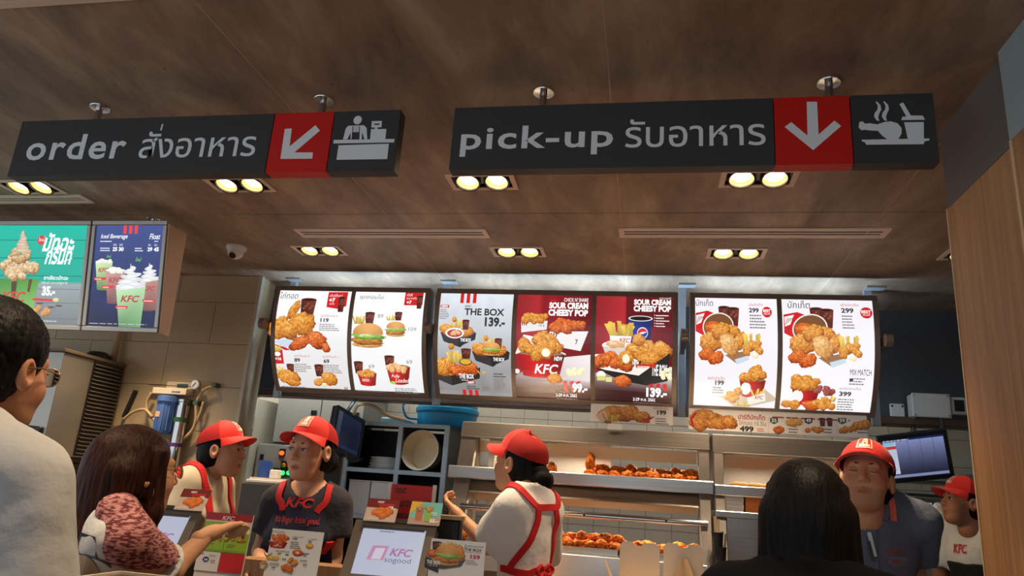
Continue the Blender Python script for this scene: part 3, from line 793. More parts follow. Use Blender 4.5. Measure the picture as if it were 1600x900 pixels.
minibox(p, 113, 372, 208, 3); minibox(p, 296, 480, 216, 5, True)
p.G([(88, 590), (92, 650), (170, 688), (335, 640), (340, 580)][::-1], (30, 28, 30)); p.G([(88, 600), (170, 640), (170, 690), (90, 655)][::-1], (55, 52, 54)); p.G([(170, 640), (340, 575), (333, 642), (170, 690)][::-1], (38, 36, 38))
p.K(140, 580, 62, 58, GOLD, .2, 21, det=1.8); p.K(215, 595, 62, 36, SPICY, .1, 22, det=1.6); p.K(290, 582, 48, 36, SPICY, .5, 23); p.FR(200, 545, 70, 72, 11, 9); p.CO(262, 525, 58, 56); p.E(258, 545, 38, 20, (60, 55, 40)); p.E(258, 543, 32, 16, (214, 170, 50)); p.K(178, 455, 16, 18, GOLD, 0, 24); p.T('THE BOX', 215, 615, 302, 645, (245, 245, 245), bold=.03); p.GK(228, 646, 62, 10, 1, (220, 220, 220), 3)
p.FR(355, 615, 40, 20, 4, 8); p.R(258, 659, 308, 676, REDC); p.T('NEW', 264, 661, 300, 674, (255, 255, 255), bold=.03); p.GK(255, 682, 80, 26, 2, INK, 4); p.GK(415, 600, 78, 30, 2, INK, 4); p.GK(415, 634, 70, 70, 8, (110, 108, 108), 5); p.GK(345, 685, 50, 30, 3, (110, 108, 108), 6)
p.build('poster', M_LIT, t)
def redbg(p, split):
    def f(u, v, c):
        c = np.array((150, 38, 44), float) if u < split else np.array((112, 22, 30), float)
        k = .75+.5*(1-abs(u-.45)*1.4)*(v > .1)
        return np.clip(c*k, 0, 255)
    p.bg((120, 25, 32), None, f, nx=14, ny=14)
p = Panel(*pn[1], (555, 148), (1003, 155), (548, 755)); redbg(p, .3)
p.G([(548, 620), (720, 520), (998, 490), (995, 640), (995, 700), (548, 700)][::-1], (205, 196, 196), [(150, 140, 142), (215, 205, 205), (235, 228, 228), (225, 215, 215), (90, 60, 62), (70, 40, 44)][::-1])
p.G([(548, 690), (995, 690), (995, 775), (548, 757)][::-1], (60, 18, 22))
p.T('KFC', 755, 177, 792, 190, (210, 40, 40), bold=.02, shear=.2); p.T("CHICK N' SHARE", 836, 170, 980, 192, (250, 245, 240), bold=.012); p.T('SOUR CREAM', 748, 196, 980, 232, (255, 252, 248), bold=.05); p.T('CHEESY POP', 745, 236, 980, 273, (255, 252, 248), bold=.05)
p.G([(583, 305), (742, 300), (738, 350), (585, 368)][::-1], (226, 222, 222)); [p.R(588+i*12, 310, 594+i*12, 328, (150, 30, 34)) for i in range(3)]; p.T('14 6', 690, 320, 724, 334, INK); p.cluster(662, 285, 70, 20, 16, 22, GOLD, 31)
p.G([(755, 362), (985, 358), (940, 470), (760, 440)][::-1], (232, 228, 228)); [p.R(764+i*14, 368, 771+i*14, 392, (120, 30, 34)) for i in range(3)]; p.T('7', 908, 405, 924, 432, INK, bold=.02); p.cluster(872, 335, 92, 28, 14, 34, SPICY, 33); p.K(725, 366, 22, 10, GOLD, 0, 9)
p.G([(550, 490), (600, 380), (680, 395), (640, 500)][::-1], (238, 234, 232)); p.BK(705, 618, 285, 130, red=(196, 30, 38)); p.cluster(705, 450, 120, 52, 22, 38, GOLD, 35); p.K(735, 480, 46, 42, GOLD, .2, 41); p.E(735, 482, 26, 24, (250, 240, 215))
p.T('KFC', 665, 548, 808, 605, (255, 250, 250), bold=.02, shear=.22); p.G([(785, 505), (850, 495), (830, 528), (778, 532)][::-1], (28, 24, 26)); p.T('NEW', 783, 503, 835, 528, (255, 255, 255), bold=.03, shear=.2)
p.K(785, 632, 44, 34, GOLD, .1, 43, det=1.5); p.E(560, 592, 16, 14, (235, 228, 215)); p.cluster(900, 590, 60, 25, 7, 18, [(225, 205, 140), (245, 235, 190), (250, 245, 225)], 4)
[p.G([(832+i*40, 650), (856+i*40, 642), (864+i*40, 712), (846+i*40, 712)][::-1], REDC) for i in range(3)]
p.T('99.-', 888, 655, 978, 712, (255, 255, 255), bold=.05); p.T('2-29 พ.ค. 2562', 788, 720, 915, 740, (250, 240, 240), bold=.02); p.GK(790, 745, 190, 8, 1, (190, 150, 150), 3)
p.build('poster', M_LIT, t)
p = Panel(*pn[2], (1032, 155), (1497, 165), (1025, 770)); redbg(p, .4)
p.R(1215, 158, 1498, 330, (96, 22, 28))
p.G([(1025, 600), (1200, 540), (1490, 560), (1490, 640), (1490, 720), (1025, 700)][::-1], (190, 186, 190), [(150, 140, 146), (200, 196, 200), (225, 220, 220), (190, 180, 180), (70, 34, 38), (60, 30, 34)][::-1]); p.G([(1025, 695), (1490, 720), (1490, 800), (1025, 771)][::-1], (52, 18, 22))
p.T('เดอะบอกซ์', 1415, 166, 1485, 180, (240, 225, 220)); p.T('SOUR CREAM', 1262, 180, 1484, 212, (255, 252, 248), bold=.05); p.T('CHEESY POP', 1260, 215, 1484, 249, (255, 252, 248), bold=.05)
for i in range(5): p.E(1386, 268+i*15, 3, 3, (250, 240, 235), n=8); p.GK(1394, 261+i*15, 80-8*(i % 2), 12, 1, (250, 240, 235), i)
p.G([(1228, 285), (1374, 290), (1358, 420), (1250, 420)][::-1], (36, 50, 120), [(40, 56, 130), (30, 40, 100), (26, 36, 92), (46, 66, 150)][::-1]); p.E(1302, 287, 73, 16, (225, 225, 228)); p.E(1302, 287, 64, 12, (40, 26, 26))
p.E(1314, 368, 32, 32, (235, 238, 245)); 
for s0, cc in ((0, (200, 40, 48)), (PI, (30, 60, 150))):
    c0 = p.q(1314, 368); n = 12; P2 = [(c0[0]+.9*32*p.sx*math.cos(s0+PI*i/n+.25), c0[1]+.9*32*p.sx*math.sin(s0+PI*i/n+.25)) for i in range(n+1)]
    P2.append((c0[0]-3*p.sx*math.cos(s0), c0[1]+(6*p.sx if s0 == 0 else -6*p.sx))); p.poly(P2, cc)
p.G([(1115, 370), (1255, 365), (1240, 430), (1120, 420)][::-1], (236, 232, 226)); p.FR(1185, 385, 150, 85, 14, 12); p.T('KFC', 1175, 398, 1240, 424, (200, 60, 50), bold=.02, shear=.2)
p.G([(1025, 490), (1480, 475), (1490, 478), (1335, 665), (1030, 560)][::-1], (235, 228, 220)); p.E(1155, 440, 85, 26, (240, 236, 230)); p.G([(1075, 445), (1238, 445), (1220, 500), (1095, 500)][::-1], (214, 200, 190)); p.K(1155, 432, 62, 22, [(190, 130, 80), (225, 180, 130), (245, 225, 200)], 0, 51, rough=.3)
p.K(1330, 470, 115, 62, GOLD, .1, 52, det=2.2); p.K(1292, 408, 42, 34, GOLD, .5, 53); p.K(1430, 470, 62, 52, GOLD, .2, 54, det=1.8); p.K(1360, 515, 75, 40, GOLD, -.2, 55, det=1.8)
p.cluster(1140, 545, 110, 45, 11, 44, SPICY, 57); p.K(1215, 510, 48, 44, GOLD, .2, 58); p.E(1216, 514, 22, 26, (248, 232, 200))
p.G([(1025, 570), (1290, 610), (1340, 668), (1180, 640)][::-1], (26, 24, 26)); p.G([(1340, 668), (1290, 612), (1480, 478), (1465, 640)][::-1], (34, 32, 34)); p.T('THE BOX', 1370, 545, 1462, 612, (240, 240, 240), bold=.03, shear=.15)
p.G([(1250, 532), (1310, 525), (1300, 550), (1255, 552)][::-1], (28, 24, 26)); p.T('NEW', 1255, 528, 1295, 550, (255, 255, 255), bold=.03); p.R(1275, 545, 1390, 564, (200, 40, 40)); p.GK(1285, 548, 93, 13, 1, (255, 240, 230), 9)
p.K(1198, 645, 54, 36, SPICY, .1, 59, det=1.6); p.E(1065, 612, 28, 26, (240, 236, 225)); p.R(1040, 615, 1092, 642, (210, 205, 120)); p.R(1094, 622, 1130, 650, (220, 210, 140)); p.cluster(1455, 615, 32, 40, 8, 14, [(225, 205, 140), (245, 235, 190), (250, 245, 225)], 5)
[p.G([(1355+i*40, 660), (1378+i*40, 654), (1386+i*40, 700), (1366+i*40, 700)][::-1], REDC) for i in range(3)]
p.T('139.-', 1338, 680, 1462, 738, (255, 255, 255), bold=.05); p.T('2-29 พ.ค. 2562', 1258, 742, 1392, 762, (250, 240, 240), bold=.02); p.GK(1260, 765, 200, 8, 1, (190, 150, 150), 5)
p.build('poster', M_LIT, t)
# ---------- right board
t, pn = menu_box('curved bucket menu lightbox with two white posters at right', 0.237, 1.255, xdR, 0)
def bucketposter(p, dx, dy, k):
    f = lambda x, y: (dx+(x-152)*k, dy+(y-140)*k)
    def C(x, y): return f(x, y)
    a = C(240, 280)
    p.G([C(152, 215), C(215, 203), C(250, 215), C(190, 320), C(150, 300)][::-1], REDC); p.G([C(155, 225), C(200, 215), C(180, 260), C(155, 270)][::-1], (240, 232, 228))
    for i in range(4): p.line([p.q(*C(158+i*10, 262-i*8)), p.q(*C(170+i*8, 230))], .003, (90, 40, 40))
    c = C(300, 235); p.CO(*C(300, 265), 60*k, 78*k); p.CO(*C(345, 275), 66*k, 82*k)
    c = C(268, 278); q = p.q(*c); p.ell(q[0], q[1], 82*k*p.sx, 66*k*p.sy, (232, 226, 216), rot=.35); p.ell(q[0], q[1], 76*k*p.sx, 60*k*p.sy, (120, 78, 48), rot=.35)
    p.G([C(300, 410), C(400, 390), C(430, 410), C(360, 450)][::-1], (150, 110, 80)); p.G([C(350, 430), C(420, 410), C(425, 430), C(360, 455)][::-1], (196, 210, 222))
    p.K(*C(260, 290), 60*k, 36*k, SPICY, .2, 61); p.K(*C(340, 300), 42*k, 30*k, GOLD, .3, 62, det=1.5); p.K(*C(228, 350), 58*k, 48*k, GOLD, .3, 63, det=1.8); p.K(*C(280, 300), 55*k, 40*k, GOLD, .1, 64, det=1.5)
    p.K(*C(375, 345), 28*k, 46*k, GOLD, .3, 65); p.K(*C(325, 365), 40*k, 58*k, [(150, 92, 40), (200, 140, 72), (226, 172, 104), (246, 210, 150)], -.5, 66)
    p.K(*C(205, 408), 42*k, 28*k, SPICY, -.3, 67, det=1.5); p.K(*C(255, 425), 44*k, 32*k, SPICY, -.5, 68, det=1.6)
    p.FR(*C(440, 365), 80*k, 60*k, 11, 14); p.cluster(*C(445, 380), 42*k, 30*k, 12, 18*k, GOLD, 17); p.K(*C(455, 410), 18*k, 12*k, [(220, 190, 130), (245, 230, 190), (252, 248, 235)], 0, 3)
p = Panel(*pn[0], (152, 140), (575, 145), (137, 662)); p.bg((232, 228, 232), (236, 234, 240))
bucketposter(p, 152, 140, 1.0)
p.T('บักเก็ต', 155, 150, 245, 182, INK); p.T('จุใจบักเก็ต', 430, 167, 502, 185, (190, 60, 70)); p.T('299', 430, 190, 480, 212, INK, bold=.035); p.E(521, 209, 25, 25, REDC); p.T('BEST', 502, 196, 540, 210, (255, 240, 235), bold=.03); p.T('SELLER', 505, 212, 538, 221, (255, 240, 235)); p.GK(432, 214, 90, 70, 5, GRY, 3)
p.T('พอใจบักเก็ต', 212, 512, 298, 528, (190, 60, 70)); p.T('199', 250, 531, 296, 555, INK, bold=.035); p.GK(238, 558, 62, 36, 3, GRY, 4)
p.G([(270, 610), (500, 565), (575, 620), (372, 672)][::-1], (196, 178, 156)); p.BK(440, 605, 135, 80); p.E(408, 568, 26, 30, (238, 232, 230)); p.cluster(438, 500, 55, 22, 12, 26, GOLD, 71); p.FR(470, 605, 55, 40, 9, 3); p.cluster(348, 605, 34, 30, 12, 18, GOLD, 73); p.FR(400, 655, 60, 26, 8, 4)
p.G([(415, 612), (505, 585), (512, 625), (425, 648)][::-1], (226, 220, 212)); p.T('KFC', 455, 600, 498, 618, (170, 60, 50), bold=.02, shear=.2); p.GK(150, 664, 130, 6, 1, GRY, 6)
p.build('poster', M_LIT, t)
p = Panel(*pn[1], (603, 145), (1043, 150), (583, 700)); p.bg((240, 238, 242), (232, 230, 236))
bucketposter(p, 608, 143, 1.07)
p.T('บักเก็ต', 632, 155, 740, 192, INK); p.T('จุใจบักเก็ต', 888, 167, 975, 185, (190, 60, 70)); p.T('299', 889, 190, 948, 214, INK, bold=.035); p.E(1008, 212, 29, 27, REDC); p.T('BEST', 984, 200, 1030, 214, (255, 240, 235), bold=.03); p.T('SELLER', 990, 216, 1026, 226, (255, 240, 235)); p.GK(890, 218, 60, 70, 5, GRY, 5)
p.T('MIX·MATCH', 917, 484, 1018, 514, INK); p.GK(915, 520, 100, 40, 3, GRY, 7); p.E(924, 537, 9, 6, INK)
p.T('สุดใจบักเก็ต', 868, 573, 970, 590, GRY); p.T('399', 869, 596, 927, 620, INK, bold=.035); p.GK(865, 626, 110, 78, 6, GRY, 8)
p.BK(705, 665, 135, 78); p.E(668, 626, 28, 32, (238, 232, 230)); p.cluster(702, 555, 56, 26, 14, 27, GOLD, 81); p.cluster(800, 595, 40, 20, 8, 18, [(110, 40, 40), (150, 70, 66), (200, 130, 125)], 83); p.K(620, 668, 30, 20, GOLD, .2, 84); p.K(657, 670, 26, 25, GOLD, .5, 85); p.K(740, 672, 46, 30, SPICY, .1, 86, det=1.6); p.FR(820, 650, 60, 34, 8, 4); p.cluster(800, 665, 48, 26, 14, 18, GOLD, 87)
p.GK(815, 712, 180, 8, 1, GRY, 8)
p.build('poster', M_LIT, t)

# ---------- posts of the menu boards
for x, l in ((-2.42, 'at the left end of the menu boards'), (-1.322, 'between the left and middle menu boards'), (0.203, 'between the middle and right menu boards'), (1.285, 'at the right end of the menu boards')):
    t = thing('support_post', 'galvanised steel hanging post '+l, 'post', (x, 4.5, 1.9), 0, 'hanging posts of the menu boards')
    MB().box(x-.022, x+.022, 4.47, 4.51, 1.9, H).build('channel', M_GALV, t, bevel=.002)
    MB().hexa([(x-.022, 4.40, H-.012), (x-.022, 4.47, H-.012), (x+.08, 4.47, H-.012), (x+.08, 4.40, H-.012), (x-.022, 4.40, H-.001), (x-.022, 4.47, H-.001), (x+.08, 4.47, H-.001), (x+.08, 4.40, H-.001)]).build('ceiling_bracket', M_GALV, t)
    MB().bar((x, 4.18, 2.34), (x, 4.47, 2.30), .03, .05).build('pivot_arm', M_FRAME, t)
    MB().cyl((x-.018, 4.17, 2.33), (x+.018, 4.17, 2.33), .035, n=20).build('pivot_knob', M_FRAME, t, smooth='auto')

# ---------- strips hung below the boards
def strip_sign(label, corners, Y, fill, name='hanging_price_strip'):
    tl, tr, br, bl = [atY(x, y, Y) for x, y in corners]
    x0, x1 = (tl[0]+bl[0])/2, (tr[0]+br[0])/2; z1 = (tl[2]+tr[2])/2; z0 = (bl[2]+br[2])/2
    t = thing(name, label, 'sign', ((x0+x1)/2, Y, z0), 0, 'price strips hung under the menu boards')
    MB().box(x0, x1, Y, Y+.006, z0, z1).build('board', M_WHITE, t)
    p = Panel(0, x1-x0, corners[0], corners[1], corners[3], 0, z1-z0, flat_surf((x0, Y-.0008, z0), (1, 0, 0), (0, 0, 1)))
    p.bg((248, 240, 228)); fill(p); p.build('print', M_PRINT, t)
    for x in (x0+.06, x1-.06): MB().box(x-.004, x+.004, Y+.001, Y+.004, z1, 1.945).build('hook', M_BLACK, t)
def f1(p):
    p.K(965, 646, 26, 11, GOLD, .1, 1, det=1.6); p.K(985, 645, 16, 12, GOLD, .4, 2, det=1.4); p.K(948, 650, 14, 10, GOLD, .2, 3); p.K(1003, 651, 15, 9, GOLD, .2, 4); p.G([(930, 648), (946, 640), (952, 656), (938, 658)][::-1], (235, 200, 170)); p.G([(1000, 655), (1024, 650), (1010, 660)][::-1], (190, 60, 50)); p.FR(955, 658, 20, 12, 7)
    p.T('พอใจบักเก็ต', 1021, 635, 1044, 640, (190, 40, 45)); p.T('199', 1027, 641, 1041, 648.5, INK, bold=.04); p.GK(1024, 651, 24, 11, 3, GRY, 3)
strip_sign('short price strip with fried chicken and 199 under the middle board', [(924, 628), (1052, 634.5), (1051, 666), (922, 658)], 4.40, f1)
def f2(p):
    p.K(1105, 655, 28, 14, GOLD, .1, 1, det=1.6); p.K(1125, 663, 20, 9, GOLD, .1, 2, det=1.5); p.K(1092, 664, 15, 10, GOLD, .3, 3); p.K(1140, 660, 14, 10, GOLD, .3, 5); p.line([p.q(1088, 645), p.q(1080, 655), p.q(1084, 668)], .012, REDC)
    p.T('ปาร์ตีบักเก็ต', 1155, 647, 1197, 656, (190, 40, 45), bold=.015); p.T('ไก่ทอด 15 ชิ้น', 1156, 657.5, 1198, 665, GRY); p.T('499', 1157, 666, 1179, 675, INK, bold=.045); p.GK(1184, 668, 16, 6, 2, REDC, 3)
    p.GK(1208, 648, 140, 5, 1, (190, 60, 60), 5)
    for x, n, c in ((1211, '35', SPICY), (1264, '49', GOLD), (1315, '59', GOLD)):
        p.G([(x-6, 653), (x+6, 653), (x+6, 660), (x, 663), (x-6, 660)][::-1], (50, 70, 60)); p.T(n, x-4, 654, x+4, 660, (250, 250, 245), bold=.03)
        p.cluster(x+8, 671, 11, 4, 7, 4.5, c, x); p.line([p.q(x-8, 652), p.q(x-9, 678)], .0015, (190, 180, 170)); p.GK(x+22, 667, 20, 9, 2, GRY, x)
    p.cluster(1240, 659, 10, 4, 4, 6, [(150, 90, 40), (225, 180, 90), (240, 210, 140)], 3); p.CO(1285, 666, 9, 12); p.CO(1296, 666, 9, 12); p.cluster(1342, 664, 12, 5, 6, 6, GOLD, 4)
strip_sign('long price strip reading 499 under the right menu board', [(1076, 637), (1352, 649.5), (1358, 684), (1076, 671)], 4.40, f2)
# small white shelf tag
p0 = atY(961, 663, 3.99)
tag(MB().box(p0[0]-.038, p0[0]+.038, 3.955, 3.96, 1.755, 1.785).build('shelf_tag', M_WHITE), 'small white shelf tag on top of the chicken warmer', 'tag')

# ================================================================== LEFT DRINKS LIGHTBOXES
M_SILV = mat('silver_frame', (176, 170, 162), 0.35, 0.8)
M_BEIGE = mat('beige_side_panel', (206, 176, 148), 0.5)
def tilt_pt(x, z): # front plane leaning forward at the top
    return np.array([x, 3.25-(z-2.05)*.17, z])
LZ0, LZ1 = 2.055, 2.632
nrm = np.array([0, -1, -.17]); nrm /= np.linalg.norm(nrm); upv = np.array([0, -.17, 1.0]); upv /= np.linalg.norm(upv)
LH = (LZ1-LZ0)/upv[2]
def left_box(label, x0, x1):
    t = thing('drinks_lightbox', label, 'menu board', ((x0+x1)/2, 3.25, LZ0), 0, 'silver lightboxes over the order counter')
    o = tilt_pt(0, LZ0)
    def pt(x, s, d): return np.array([x, o[1], o[2]])+upv*s-nrm*d
    def slab(m, xa, xb, sa, sb, da, db): m.hexa([pt(xa, sa, da), pt(xb, sa, da), pt(xb, sa, db), pt(xa, sa, db), pt(xa, sb, da), pt(xb, sb, da), pt(xb, sb, db), pt(xa, sb, db)])
    m = MB(); slab(m, x0+.006, x1-.006, .004, LH-.004, .006, .09); m.build('housing', M_SILV, t)
    e = .026
    for a, b, c, d in ((x0, x1, 0, e), (x0, x1, LH-e, LH), (x0, x0+e, e, LH-e), (x1-e, x1, e, LH-e)):
        m = MB(); slab(m, a, b, c, d, -.008, .01); m.build('frame_bar', M_SILV, t, bevel=.004)
    surf = flat_surf(pt(x0+e, e, 0), (1, 0, 0), upv)
    return t, surf, x0+e, x1-e, LH-2*e
xl = atY(137, 430, 3.2)[0]; xr = atY(256, 430, 3.2)[0]
t, sf, xa, xb, hh = left_box('silver lightbox with a navy iced drinks poster', xl, xr)
p = Panel(xa, xb, (572, 158), (1005, 158), (530, 810), 0, hh, sf)
p.bg((18, 24, 62), (62, 78, 140), lambda u, v, c: np.clip(c*(1+.35*mnoise.noise((u*5, v*7, 1))*(v < .35)), 0, 255), nx=8, ny=12)
for x in (748, 784, 820): p.G([(x, 158), (x+20, 158), (x+18, 212), (x-2, 212)][::-1], (226, 60, 56))
p.T('Iced Beverage', 600, 215, 775, 252, (245, 245, 250), bold=.01, shear=.25); p.T('Float', 916, 212, 985, 248, (245, 245, 250), bold=.01, shear=.25); p.GK(598, 252, 76, 14, 1, (235, 235, 240), 2); p.GK(948, 252, 38, 12, 1, (235, 235, 240), 3)
for x, a, b in ((680, '25', '30'), (906, '29', '45')):
    p.GK(x-80, 296, 72, 30, 2, (225, 225, 235), x); p.T(a, x, 300, x+30, 326, (250, 250, 252), bold=.04); p.T(b, x+40, 300, x+72, 326, (250, 250, 252), bold=.04); p.GK(x+4, 275, 26, 16, 2, (220, 220, 230), x); p.GK(x+44, 275, 26, 16, 2, (220, 220, 230), x)
def drink(p, x, y, w, h, c1, c2, swirl=True, logo=True):
    p.G([(x-w*.36, y), (x+w*.36, y), (x+w*.5, y-h), (x-w*.5, y-h)], c1, [tuple(.75*q for q in c1), tuple(.9*q for q in c1), c2, tuple(min(255, 1.1*q) for q in c2)])
    p.E(x, y, w*.36, h*.03, tuple(.75*q for q in c1)); p.E(x, y-h, w*.5, h*.05, (235, 236, 236))
    if swirl:
        for i in range(9):
            f = i/8; r = w*.5*(1-f)**.8+2; sh = 255-18*(i % 2)
            p.E(x+w*.06*math.sin(i*2), y-h-f*h*.5, r, h*.07*(1-f*.6)+1.5, (sh, sh, sh), rot=.18*(-1)**i, col2=(205, 206, 210))
    else: p.cluster(x, y-h, w*.36, h*.04, 8, w*.14, [(205, 200, 180), (235, 232, 220), (252, 250, 245)], int(x))
    if logo: p.T('KFC', x-w*.32, y-h*.78, x+w*.3, y-h*.62, (176, 60, 52), bold=.03, shear=.2)
drink(p, 628, 575, 112, 180, (120, 170, 95), (190, 215, 160), False); drink(p, 705, 660, 130, 210, (150, 100, 100), (185, 140, 135), False)
drink(p, 925, 700, 120, 195, (150, 100, 92), (180, 130, 122)); drink(p, 808, 820, 190, 270, (110, 170, 105), (175, 212, 165))
for x, y in ((608, 506), (660, 557), (755, 686), (925, 640)): p.G([(x-40, y-8), (x+40, y-9), (x+36, y+9), (x-38, y+9)][::-1], (214, 50, 50)); p.GK(x-30, y-5, 60, 10, 1, (255, 240, 240), x)
p.T('ใหม่', 648, 350, 676, 370, (120, 220, 80), shear=.2); p.T('ใหม่', 836, 364, 872, 392, (120, 220, 80), shear=.2); p.GK(550, 786, 400, 8, 1, (190, 195, 215), 6)
p.build('poster', M_LIT, t)
# tapered side panel
a = tilt_pt(xr, LZ1); b0 = tilt_pt(xr, LZ0)
q1 = atX(291, 366, xr+.004); q0 = atX(263, 526, xr+.004)
m = MB(); pts = [(a[1], LZ1-.02), (q1[1], q1[2]), (q0[1], q0[2]), (b0[1], LZ0)]
m.prism([(y, z) for y, z in pts], (xr+.002, 0, 0), (0, 1, 0), (0, 0, 1), (.006, 0, 0)); fix_normals(m.build('side_panel', M_BEIGE, t))
pm = atZ(232, 338, H)
po = MB().cyl((pm[0], 3.33, LZ1-.06), (pm[0], 3.33, H-.003), .012, n=14).build('mount_pole', M_CHROME, t, smooth='auto'); MB().lathe([(0, -.005), (.034, -.004), (.036, 0)], (pm[0], 3.33, H-.0005), 24).build('ceiling_flange', M_CHROME, po, smooth='auto')
t, sf, xa, xb, hh = left_box('silver lightbox with a green matcha dessert poster at far left', xl-.93, xl-.004)
p = Panel(xa, xb, (-455, 152), (515, 158), (-480, 800), 0, hh, sf)
p.bg((150, 158, 164), None, lambda u, v, c: np.array((16, 170, 150))*(.9+.15*v) if v > .4 else np.array((150, 160, 165))*(.75+.6*v), nx=2, ny=30)
for y in (255, 373, 490): p.line([p.q(-450, y-4), p.q(512, y)], .004, (10, 110, 96))
for y in (575, 665, 765): p.line([p.q(-460, y-5), p.q(500, y)], .003, (95, 104, 112))
p.T('ใหม่', 186, 228, 232, 256, (255, 255, 255)); p.E(206, 254, 28, 32, (200, 60, 60)); p.T('ใหม่', 188, 238, 226, 262, (255, 250, 245))
p.T('มัทฉะ', 216, 205, 432, 330, (235, 250, 245), bold=.03, shear=.3); p.T('กรีนที', 240, 288, 432, 414, (235, 250, 245), bold=.03, shear=.3); p.line([p.q(320, 410), p.q(425, 374)], .004, (235, 250, 245))
p.T('ชาเขียวมัทฉะ', 242, 486, 408, 514, (245, 250, 248), bold=.02); p.T('ครีมมี่ บราวน์ชูการ์', 226, 524, 404, 545, (235, 240, 238)); p.T('35.-', 236, 556, 325, 618, (255, 255, 255), bold=.05)
p.G([(-110, 510), (210, 510), (170, 830), (-70, 830)], (110, 180, 70), [(60, 130, 50), (80, 150, 60), (150, 200, 110), (140, 195, 100)]); p.G([(20, 520), (60, 515), (50, 700), (30, 700)][::-1], (70, 60, 30)); p.G([(140, 510), (165, 512), (150, 600), (135, 590)][::-1], (100, 60, 25)); p.T('KFC', -40, 592, 125, 665, (200, 60, 50), bold=.03, shear=.2)
p.cluster(60, 440, 130, 60, 34, 32, [(120, 80, 40), (205, 165, 110), (245, 235, 215)], 5); p.cluster(75, 340, 60, 55, 16, 26, [(110, 70, 35), (190, 150, 95), (240, 225, 200)], 6)
for i in range(7): p.E(80+5*math.sin(i*2), 320-i*19, 50*(1-i/7.5), 16, (225-12*(i % 2), 205-12*(i % 2), 180), col2=(190, 165, 135))
p.line([p.q(180, 642), p.q(340, 648)], .012, (214, 40, 46)); p.K(340, 646, 22, 14, [(150, 140, 90), (210, 205, 160), (235, 230, 200)], 0, 3)
p.cluster(250, 710, 60, 25, 9, 20, [(150, 90, 40), (205, 140, 70), (235, 190, 130)], 8)
for x, y in ((230, 668), (310, 692), (360, 682)): p.E(x, y, 24, 6, (90, 70, 60))
p.GK(225, 775, 175, 8, 1, (235, 238, 240), 7)
p.build('poster', M_LIT, t)

# ================================================================== EQUIPMENT
M_GREYC = mat('grey_enamel', (148, 150, 148), 0.45, var=(2, 0.04))
M_CREAM = mat('cream_plastic', (244, 222, 182), 0.45, var=(3, 0.05))
M_CARD = mat('cream_cardboard', (248, 230, 202), 0.7, var=(4, 0.04))
M_KRAFT = mat('kraft_paper', (206, 172, 128), 0.8, var=(8, 0.06))
M_GLASS = mat('clear_glass', (245, 250, 250), 0.03, trans=1.0, ior=1.05)
M_ACRY = mat('clear_acrylic', (225, 240, 245), 0.05, trans=1.0, ior=1.3)
M_LIT_S = mat('backlit_screen', vcol=True, rough=0.2, emit=0.75)

# ---- fried chicken pieces (a few shapes, copied)
def chicken_mat():
    m = mat('fried_crust', (196, 104, 30), 0.65, spec=.2)
    nt = m.node_tree; N = nt.nodes; L = nt.links; b = N['Principled BSDF']
    tc = N.new('ShaderNodeTexCoord'); n = N.new('ShaderNodeTexNoise'); n.inputs['Scale'].default_value = 38; n.inputs['Detail'].default_value = 5
    L.new(tc.outputs['Object'], n.inputs['Vector'])
    rp = N.new('ShaderNodeValToRGB'); e = rp.color_ramp.elements
    e[0].position = .3; e[0].color = lin((120, 48, 10)); e[1].position = .72; e[1].color = lin((238, 158, 66)); k = e.new(.5); k.color = lin((205, 102, 26))
    L.new(n.outputs['Fac'], rp.inputs[0]); L.new(rp.outputs[0], b.inputs['Base Color'])
    bp = N.new('ShaderNodeBump'); bp.inputs['Strength'].default_value = .7; bp.inputs['Distance'].default_value = .006
    L.new(n.outputs['Fac'], bp.inputs['Height']); L.new(bp.outputs[0], b.inputs['Normal'])
    return m
M_CHICK = chicken_mat()
def chick_mesh(seed, sx, sy, sz):
    bm = bmesh.new(); bmesh.ops.create_icosphere(bm, subdivisions=4, radius=1)
    for v in bm.verts:
        p = v.co.copy(); d = 1+.28*mnoise.noise(p*1.3+Vector((seed*3, 0, 0)))+.20*mnoise.noise(p*4+Vector((0, seed, 0)))+.20*mnoise.noise(p*8+Vector((0, 0, seed)))+.12*mnoise.noise(p*17+Vector((seed, 0, seed)))
        v.co = Vector((p.x*sx*d, p.y*sy*d, p.z*sz*d))
    zmin = min(v.co.z for v in bm.verts)
    for v in bm.verts: v.co.z -= zmin
    me = bpy.data.meshes.new('chicken_piece'); bm.to_mesh(me); bm.free()
    me.polygons.foreach_set('use_smooth', [True]*len(me.polygons)); me.materials.append(M_CHICK); return me
CH = [chick_mesh(1, .065, .045, .034), chick_mesh(2, .05, .05, .04), chick_mesh(3, .075, .04, .032), chick_mesh(4, .045, .04, .055), chick_mesh(5, .055, .045, .036)]
def put_chicken(x, y, z, k, rz, s, label, group):
    o = bpy.data.objects.new('fried_chicken', CH[k]); COL.objects.link(o); o.location = (x, y, z); o.rotation_euler = (0, 0, rz); o.scale = (s, s, s)
    tag(o, label, 'fried chicken', group); return o

